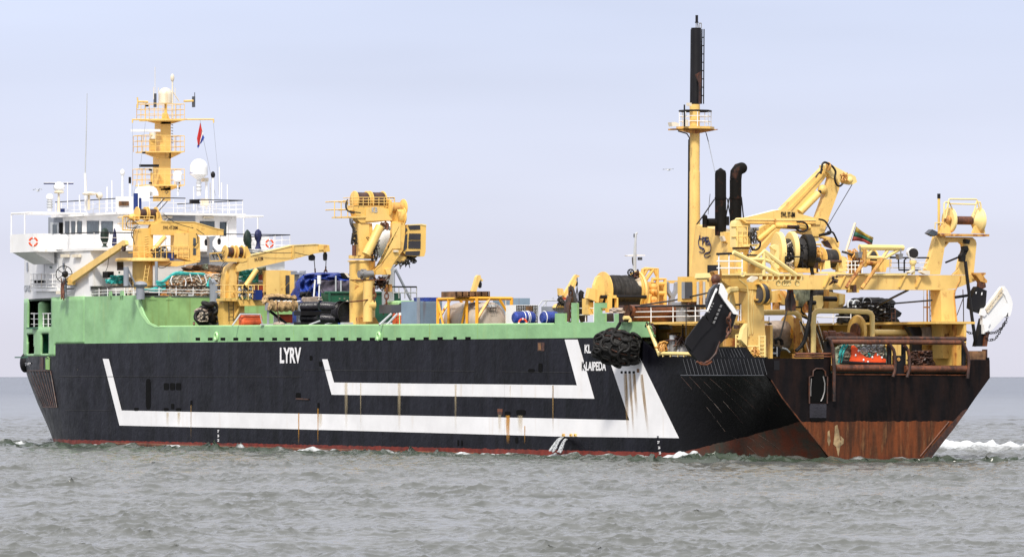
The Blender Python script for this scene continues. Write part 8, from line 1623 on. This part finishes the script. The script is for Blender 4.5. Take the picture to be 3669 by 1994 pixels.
b = MB('Q5', X=X + .9); b.tube([(520, 700), (640, 745)], .08, 5); b.tube([(440, 578), (540, 578), (545, 640), (580, 680)], .08, 5); b.build('rail', 'black', t)
t = thing('warping_winch', 'rusty-wheeled yellow winch left of the hanging red hook block', 'winch', at('Q5', 180, 620, X=X), 'deck winches'); pp('case', 'yelc', t, 'Q5', [(85, 340), (205, 320), (215, 510), (90, 510)], .7, X + .6); b = MB('Q5', X=X + .2); b.lathe(b.P((235, 440)), (0, 1, 0), [(0, 112 / k), (.3, 112 / k)], 30); b.build('wheel', 'yelr', t); pp('arm', 'yel', t, 'Q5', [(205, 380), (235, 385), (300, 470), (310, 535), (260, 540), (200, 500), (240, 470)], .4, X + .8); vc('foot', 'yelr', t, 'Q5', 110, 225, 510, 620, X + .4, 14); pp('post', 'yel', t, 'Q5', [(0, 340), (60, 340), (70, 640), (0, 640)], .8, X + .2)
t = thing('hook_block', 'red and black hanging hook block under the gantry truss', 'hook block', at('Q5', 370, 640, X=-4)); pp('block', 'rustd', t, 'Q5', [(350, 290), (400, 280), (415, 400), (445, 500), (440, 630), (320, 630), (315, 470), (345, 380)], .5, -4); pp('red_cheek', 'redor', t, 'Q5', [(355, 300), (375, 280), (400, 300), (395, 350), (360, 370)], .55, -3.95); tb('wire', 'cable', t, 'Q5', [(390, 230), (390, 640)], .04, -3.9)
tb('wire', 'cable', t, 'Q5', [(325, 630), (220, 1040)], .06, -4)
b = MB('Q5', X=-3.6); b.tube([(690, 0), (708, 100), (690, 400), (660, 760), (620, 930), (590, 1060), (540, 1150), (460, 1220)], [.14, .13, .12, .14, .17, .15, .15, .12], 8); tag(b.build('thick_hose', 'rubber', None, ang=60), 'thick black hose sagging from the gantry down to the stern deck', 'hose')
# stairs and clutter by the stair foot
X = -6.5
t = thing('deck_stair', 'steep yellow stairs with thin handrails in the middle of the stern', 'stair', at('R6', 380, 920, X=X)); b = MB('R6', X=X)
for x0 in (245, 395): b.tube([(x0, 660), (x0 + 95, 920)], .16, 6)
for q in range(8): f = q / 8; b.tube([(250 + 90 * f, 680 + 235 * f), (400 + 90 * f, 680 + 235 * f)], .06, 4)
b.build('stringer', 'yelr', t); b = MB('R6', X=X + .3)
for x0 in (225, 270, 400, 450): b.tube([(x0, 520), (x0 + 120, 910)], .04, 4)
b.build('handrail', 'offwhite', t); b = MB('R6', X=X + .4); b.tube([(400, 525), (560, 900)], .06, 5); b.tube([(240, 530), (330, 700)], .06, 5); b.build('black_wire', 'cable', t); vc('vent', 'rustd', t, 'R6', 345, 375, 640, 920, X + .6, 10); tangle(t, 'R6', 330, 560, 400, 720, X + .6, 14, .05, 'cable', 'rigging', .2); pp('panel', 'yelr', t, 'R6', [(180, 480), (235, 500), (240, 920), (180, 920)], .3, X - .5)
# long hoop pipe and disc drum
X = -5.6
hp = MB('R6', X=X); hp.tube([(400, 920), (402, 470), (412, 430), (440, 402), (490, 395), (780, 398), (1080, 408), (1118, 425), (1138, 460), (1140, 720)], .19, 10); hp.build('deck_hoop', 'yelb', ship)
hp = MB('R6', X=X - .4); hp.tube([(1150, 662), (1620, 668)], .2, 10); hp.build('cross_pipe', 'yelb', ship)
t = thing('disc_drum', 'yellow disc drum with a rusty centre behind the top guard rail', 'net drum', at('R6', 960, 730, X=X - 1), 'deck winches'); k = ppm(at('R6', 960, 600, X=X - 1)) * 3.5
b = MB('R6', X=X - 1); p = b.P((945, 650)); b.lathe(p, (0, 1, 0), [(-.1, 195 / k), (0, 203 / k), (.1, 203 / k), (.14, 198 / k)], 40); b.build('disc', 'yel', t); b = MB('R6', X=X - .8); b.lathe(b.P((945, 660)), (0, 1, 0), [(-.2, 108 / k), (-.1, 115 / k)], 30); b.build('hub', 'rust', t)
t = thing('chain_wheels', 'row of rusty bobbins and wheels left of the yellow disc drum', 'bobbins', at('R6', 740, 730, X=X - .8)); 
for i, (x, y, r_, dy) in enumerate(((520, 705, 60, .25), (585, 700, 58, .5), (650, 700, 34, .3), (735, 695, 42, .15), (775, 700, 34, .1), (800, 700, 36, .1), (830, 702, 34, .1), (868, 702, 36, .1), (900, 704, 34, .1), (935, 706, 36, .1))):
    b = MB('R6', X=X - .6); b.lathe(b.P((x, y)), (.3, .95, 0), [(0, r_ * .9 / k), (.04, r_ / k), (dy, r_ / k), (dy + .04, r_ * .9 / k)], 20); b.build('wheel', 'rust' if i < 4 else 'yelr', t)
b = MB('R6', X=X - .6); b.cyl((520, 705), (940, 708), .25, n=12); b.build('axle', 'rust', t)
# hanging tarps by the starboard leg, rope pile
b = MB('R6', X=-4.6); b.poly([(1580, 592), (1735, 592), (1760, 640), (1765, 1070), (1620, 1070), (1640, 700)], .5); tag(b.build('black_cover', 'black', None), 'black cover hanging over the inner rail near the starboard gantry leg', 'cover'); b = MB('R6', X=-4.7); b.poly([(1740, 600), (1880, 592), (1890, 720), (1755, 720)], .4); tag(b.build('pale_cover', 'canvas', None), 'pale cloth cover beside the black hanging cover', 'cover')
t = thing('rope_heap', 'dark reddish rope heap by the foot of the starboard gantry leg', 'rope heap', at('R6', 1750, 1080, X=-2.8)); ropes(t, 'R6', 1610, 900, 1885, 1075, -2.6, 130, .06, 'rustd', 'rope', run_=90); lump(t, 'R6', 1610, 960, 1880, 1090, -3.2, 1.2, 'rustd', 'heap')
b = MB('R6', X=-4.9); b.rect(1390, 790, 1620, 1060, .3); b.build('inner_panel', 'yelc', ship, smooth=False); b = MB('R6', X=-5.2); b.rect(1150, 720, 1900, 830, .2); b.build('inner_panel', 'yel', ship, smooth=False); b = MB('R6', X=-6.0); b.rect(150, 930, 1400, 1080, .2); b.build('inner_panel', 'yelr', ship, smooth=False)
# stern net with orange cloth
X = -2.2
t = thing('stern_net', 'grey-green trawl net bundle with an orange cloth on the stern', 'net pile', at('R6', 1000, 1060, X=X), 'trawl nets stowed on deck'); lump(t, 'R6', 690, 815, 1300, 1075, X, 2.4, 'netg', 'net_bundle', .05)
ropes(t, 'R6', 700, 820, 1290, 1050, X + 1.3, 200, .05, 'netg', 'grey_rope', run_=90, dx=.15); ropes(t, 'R6', 710, 825, 1280, 1050, X + 1.35, 110, .04, 'cream', 'pale_rope', run_=80, dx=.15); ropes(t, 'R6', 900, 815, 1260, 900, X + 1.4, 36, .05, 'lgrey', 'violet_rope', run_=60, dx=.1)
hoses(t, 'R6', [[(800, 815), (770, 850), (740, 930), (715, 1045)], [(835, 820), (790, 880), (765, 960), (755, 1045)], [(780, 818), (745, 880), (725, 960)], [(1090, 930), (1110, 950), (1100, 980)]], X + 1.6, .07, 'teal', 'teal_rope')
oc = pp('orange_cloth', 'orange2', t, 'R6', [(885, 840), (905, 825), (950, 860), (1000, 930), (1060, 975), (1120, 985), (1165, 960), (1190, 920), (1225, 950), (1270, 985), (1312, 1000), (1305, 1055), (1160, 1058), (860, 1030), (880, 950)], .12, X + 1.95); tb('black_pipe', 'black', t, 'R6', [(765, 1035), (1050, 1052), (1310, 1058)], .09, X + 2.05, n=6)
b = MB('R6', X=X + 1.98)
for x, y in ((965, 895), (930, 950), (1030, 1010), (1085, 1035), (1140, 975), (1205, 945), (1260, 980)): b.ell((x, y), .05, .07, .09, 8, 5)
b.build('white_float', 'white2', t)
# black net pile high on the starboard upper deck, in a rack
X = -13.0
t = thing('black_net_rack', 'black net heap with a grey pipe end, in a wire rack under the gantry beam', 'net pile', at('R5', 300, 1210, X=X), 'trawl nets stowed on deck'); lump(t, 'R5', 35, 1110, 200, 1205, X, 2.0, 'rubber', 'net_bundle', .1); lump(t, 'R5', 80, 1010, 460, 1215, X - .3, 2.4, 'rubber', 'net_bundle', .12)
ropes(t, 'R5', 90, 1030, 440, 1180, X + 1.2, 90, .05, 'black', 'black_rope', run_=60); ropes(t, 'R5', 100, 1030, 400, 1120, X + 1.3, 8, .04, 'grey', 'grey_rope', run_=40)
b = MB('R5', X=X + .8); p = b.P((245, 1025)); k = ppm(p) * 2.333; b.lathe(p, (.85, -.45, 0), [(-1.5, 36 / k), (.5, 36 / k)], 22); b.build('pipe_piece', 'grey', t); b = MB('R5', X=X + .9); b.lathe(p + Vector((.45, -.24, 0)), (.85, -.45, 0), [(0, 32 / k), (.02, 32 / k)], 22); b.build('pipe_mouth', 'dark', t); b = MB('R5', X=X + 1.0)
for x in (120, 165): b.torus((x, 1062), (.8, .2, .2), .4, .08, 16, 6)
b.build('ring', 'lgrey', t); rbox(t, 'R5', 395, 485, 1085, 1210, X + 1.2, 1.0, 'rustd', 2, 'rack', 3, .05); tb('bar', 'black', t, 'R5', [(-30, 1092), (150, 1085)], .1, X + 1.4)
wire([at('R5', 300, 1075, X=X + 1), at('R5', 590, 930, X=XG0 - .4)], .09, 'warp', 'thick dark warp rising from the black net heap to the gantry beam', 'black'); wire([at('R5', 430, 1045, X=X + 1), at('R5', 790, 1015, X=XG0 - .3)], .06, 'warp', 'thin dark warp from the black net heap to the starboard gantry leg', 'black')
rail([at('R6', 430, 560, X=-9.5), at('R6', 870, 565, X=-9.5)], 1.0, 1.5, mids=1, r=.05, rt=.05, top='white'); 
# ---------------------------------------------------------------- crew
def person(name_lab, base, h, pose, top='navy', legs='navy', face=(1, -.5, 0)):
    """one skinned body; joints given as fractions of height in the person's own frame (f forward, s side, u up)"""
    fx = Vector(face).normalized(); sx = Vector((-fx.y, fx.x, 0))
    t = thing('person', name_lab, 'person', base, None)
    J = pose; me = bpy.data.meshes.new('body'); V_ = [fx * f * h + sx * s * h + Vector((0, 0, u * h)) for (f, s, u, r) in J['v']]
    me.from_pydata(V_, J['e'], []); o = bpy.data.objects.new('body', me); COL.objects.link(o); o.parent = t
    o.modifiers.new('skin', 'SKIN'); sv = me.skin_vertices[0].data if me.skin_vertices else None
    if sv is None:
        bpy.context.view_layer.objects.active = o
        sv = None
    if sv:
        for i, (f, s, u, r) in enumerate(J['v']): sv[i].radius = (r * h, r * h); sv[i].use_root = (i == 0)
    sb = o.modifiers.new('s', 'SUBSURF'); sb.levels = 1; sb.render_levels = 1
    me.materials.append(M[top])
    return t, o, fx, sx, V_
STAND = {'v': [(0, 0, .52, .085), (0, 0, .62, .09), (0, 0, .74, .1), (0, 0, .82, .045), (.01, 0, .86, .035), (.01, 0, .90, .05), (.01, 0, .955, .05), (0, .1, .8, .045), (.03, .13, .63, .035), (.12, .1, .52, .028), (.16, .09, .50, .02), (0, -.1, .8, .045), (.03, -.13, .63, .035), (.12, -.1, .53, .028), (.16, -.09, .51, .02),
               (0, .05, .48, .065), (.01, .055, .27, .045), (0, .055, .05, .03), (.07, .06, .02, .025), (0, -.05, .48, .065), (.01, -.055, .27, .045), (0, -.055, .05, .03), (.07, -.06, .02, .025)],
         'e': [(0, 1), (1, 2), (2, 3), (3, 4), (4, 5), (5, 6), (2, 7), (7, 8), (8, 9), (9, 10), (2, 11), (11, 12), (12, 13), (13, 14), (0, 15), (15, 16), (16, 17), (17, 18), (0, 19), (19, 20), (20, 21), (21, 22)]}
def finish(t, base, h, V_, fx):
    b = MB(); hc = base + V_[6] * 1.0; b.ell(hc + Vector((0, 0, -.02 * h)) + fx * .008 * h, .055 * h, .048 * h, .068 * h, 14, 10); b.ell(hc + fx * .062 * h + Vector((0, 0, -.025 * h)), .012 * h, .009 * h, .014 * h, 6, 5); b.build('head', 'skin', t)
    b = MB(); b.ell(hc - fx * .008 * h + Vector((0, 0, .02 * h)), .058 * h, .053 * h, .055 * h, 14, 8, lo=-.2); b.build('hair', 'cable', t)
    for i in (10, 14): b = MB(); b.ell(base + V_[i], .02 * h, .015 * h, .022 * h, 8, 6); b.build('hand', 'skin', t)
base = at('H1', 1572, 310, Y=-8.3); base.z = 8.41; base = Vector((at('H1', 1560, 250, Y=-8.4).x, -8.4, 8.41))
hh = at('H1', 1560, 222, Y=-8.4).z - 8.41
t, o, fx, sx, V_ = person('crew member in dark clothing leaning on the bulwark by the tyre-hung bag fender', base, max(1.6, min(1.9, hh)), STAND, face=(.75, -.65, 0)); finish(t, base, max(1.6, min(1.9, hh)), V_, fx)
q = shellp('H1', 272, 520, -.8); base = Vector((q.x, q.y + .3, q.z - 1.25)); t, o, fx, sx, V_ = person('crew member looking out of the lower green opening at the bow', base, 1.75, STAND, face=(.8, -.6, 0)); finish(t, base, 1.75, V_, fx)
b = MB(); b.box(q.x - .5, q.x + .9, q.y - .1, q.y + 1.5, base.z - .1, base.z - .001); b.build('bow_platform', 'deck', ship, smooth=False)
# ---------------------------------------------------------------- gulls
def gull(lab, z, x, y, D, span, yaw, tilt):
    ray = (at(z, x, y, X=-40) - CAM).normalized(); p = CAM + ray * D
    f = Vector((cos(yaw), sin(yaw), 0)); s = Vector((-sin(yaw), cos(yaw), 0)); U = Vector((0, 0, 1))
    t = thing('gull', lab, 'gull', p, 'gulls in flight'); b = MB(); L_ = span * .4
    b.tube([p + f * L_ * .5, p + f * L_ * .42 + U * .01, p + f * L_ * .28 + U * .02, p + f * L_ * .1, p - f * L_ * .25, p - f * L_ * .5 + U * .01], [L_ * .02, L_ * .075, L_ * .08, L_ * .13, L_ * .09, L_ * .015], 10)
    b.prism([p - f * L_ * .4, p - f * L_ * .62 + s * L_ * .1, p - f * L_ * .62 - s * L_ * .1], (0, 0, .012)); b.build('body', 'white2', t)
    for sg in (-1, 1):
        b = MB(); w0, w1, w2 = p + f * L_ * .12 + U * .03, p + s * sg * span * .22 + U * span * tilt + f * L_ * .15, p + s * sg * span * .5 + U * span * (tilt * .35) - f * L_ * .12
        c0, c1 = L_ * .28, L_ * .2
        for (A, B, ca, cb) in ((w0, w1, c0, c1), (w1, w2, c1, L_ * .03)): b.prism([A, B, B - f * cb, A - f * ca], (0, 0, .02))
        b.build('wing', 'lgrey', t); b = MB(); b.prism([w1 + (w2 - w1) * .7 + U * .022, w2 + U * .022, w1 + (w2 - w1) * .72 - f * L_ * .12 + U * .022], (0, 0, .012)); b.build('wing_tip', 'black', t)
gull('pale gull flying left of the wheelhouse with raised wings', 'Z1', 340, 310, 330, .75, AL * -1 + 2.4, .16); gull('gull with drooping wings flying between the light mast and the exhaust mast', 'R2', 45, 305, 300, .8, AL * -1 + 2.3, .06)
# ---------------------------------------------------------------- cooling water falling from the side
def jet(pts0, pts1, lab):
    b = MB(); n = 9
    for q in range(26):
        f = R.random(); g_ = R.random(); a = at('H3', *[pts0[0][i] + (pts1[0][i] - pts0[0][i]) * f for i in (0, 1)], Y=PY - .05); c = at('H3', *[pts0[1][i] + (pts1[1][i] - pts0[1][i]) * f for i in (0, 1)], Y=PY - 1.0 - .5 * g_)
        out = []
        for i in range(n + 1): tt = i / n; p = a + (c - a) * tt; p.z = a.z + (c.z - a.z) * (tt ** 1.5) + R.uniform(-.02, .02); p += Vector((R.uniform(-.05, .05), R.uniform(-.04, .04), 0)) * tt * 2; out.append(p)
        b.tube(out, [.03 + .03 * R.random() * (i / n) for i in range(n + 1)], 5)
    o = b.build('water_jet', M['jet'], None, ang=80); tag(o, lab, 'water jet', 'discharge water jets'); return o
m = bpy.data.materials.new('falling_water'); m.use_nodes = True; nt_ = m.node_tree; bb = nt_.nodes['Principled BSDF']; bb.inputs['Base Color'].default_value = (.58, .60, .62, 1); bb.inputs['Roughness'].default_value = .35
tc_ = nt_.nodes.new('ShaderNodeTexCoord'); nn_ = nt_.nodes.new('ShaderNodeTexNoise'); nn_.inputs['Scale'].default_value = 6; nt_.links.new(tc_.outputs['Object'], nn_.inputs[0]); mr_ = nt_.nodes.new('ShaderNodeMapRange'); mr_.inputs[1].default_value = .4; mr_.inputs[2].default_value = .65; mr_.inputs[3].default_value = .05; nt_.links.new(nn_.outputs[0], mr_.inputs[0]); nt_.links.new(mr_.outputs[0], bb.inputs['Alpha']); M['jet'] = m
jet([(1430, 1078), (1305, 1215)], [(1455, 1078), (1360, 1225)], 'left and longer water jet falling from the port side'); jet([(1470, 1095), (1400, 1222)], [(1492, 1098), (1430, 1232)], 'right and shorter water jet falling from the port side')
b = MB('H3', Y=PY - .08)
for x in (1450, 1525, 1568): b.tube([(x - 8, 1068), (x - 6, 1048), (x + 8, 1048), (x + 10, 1068)], .06, 5)
b.build('outlet_frame', 'yel', ship)
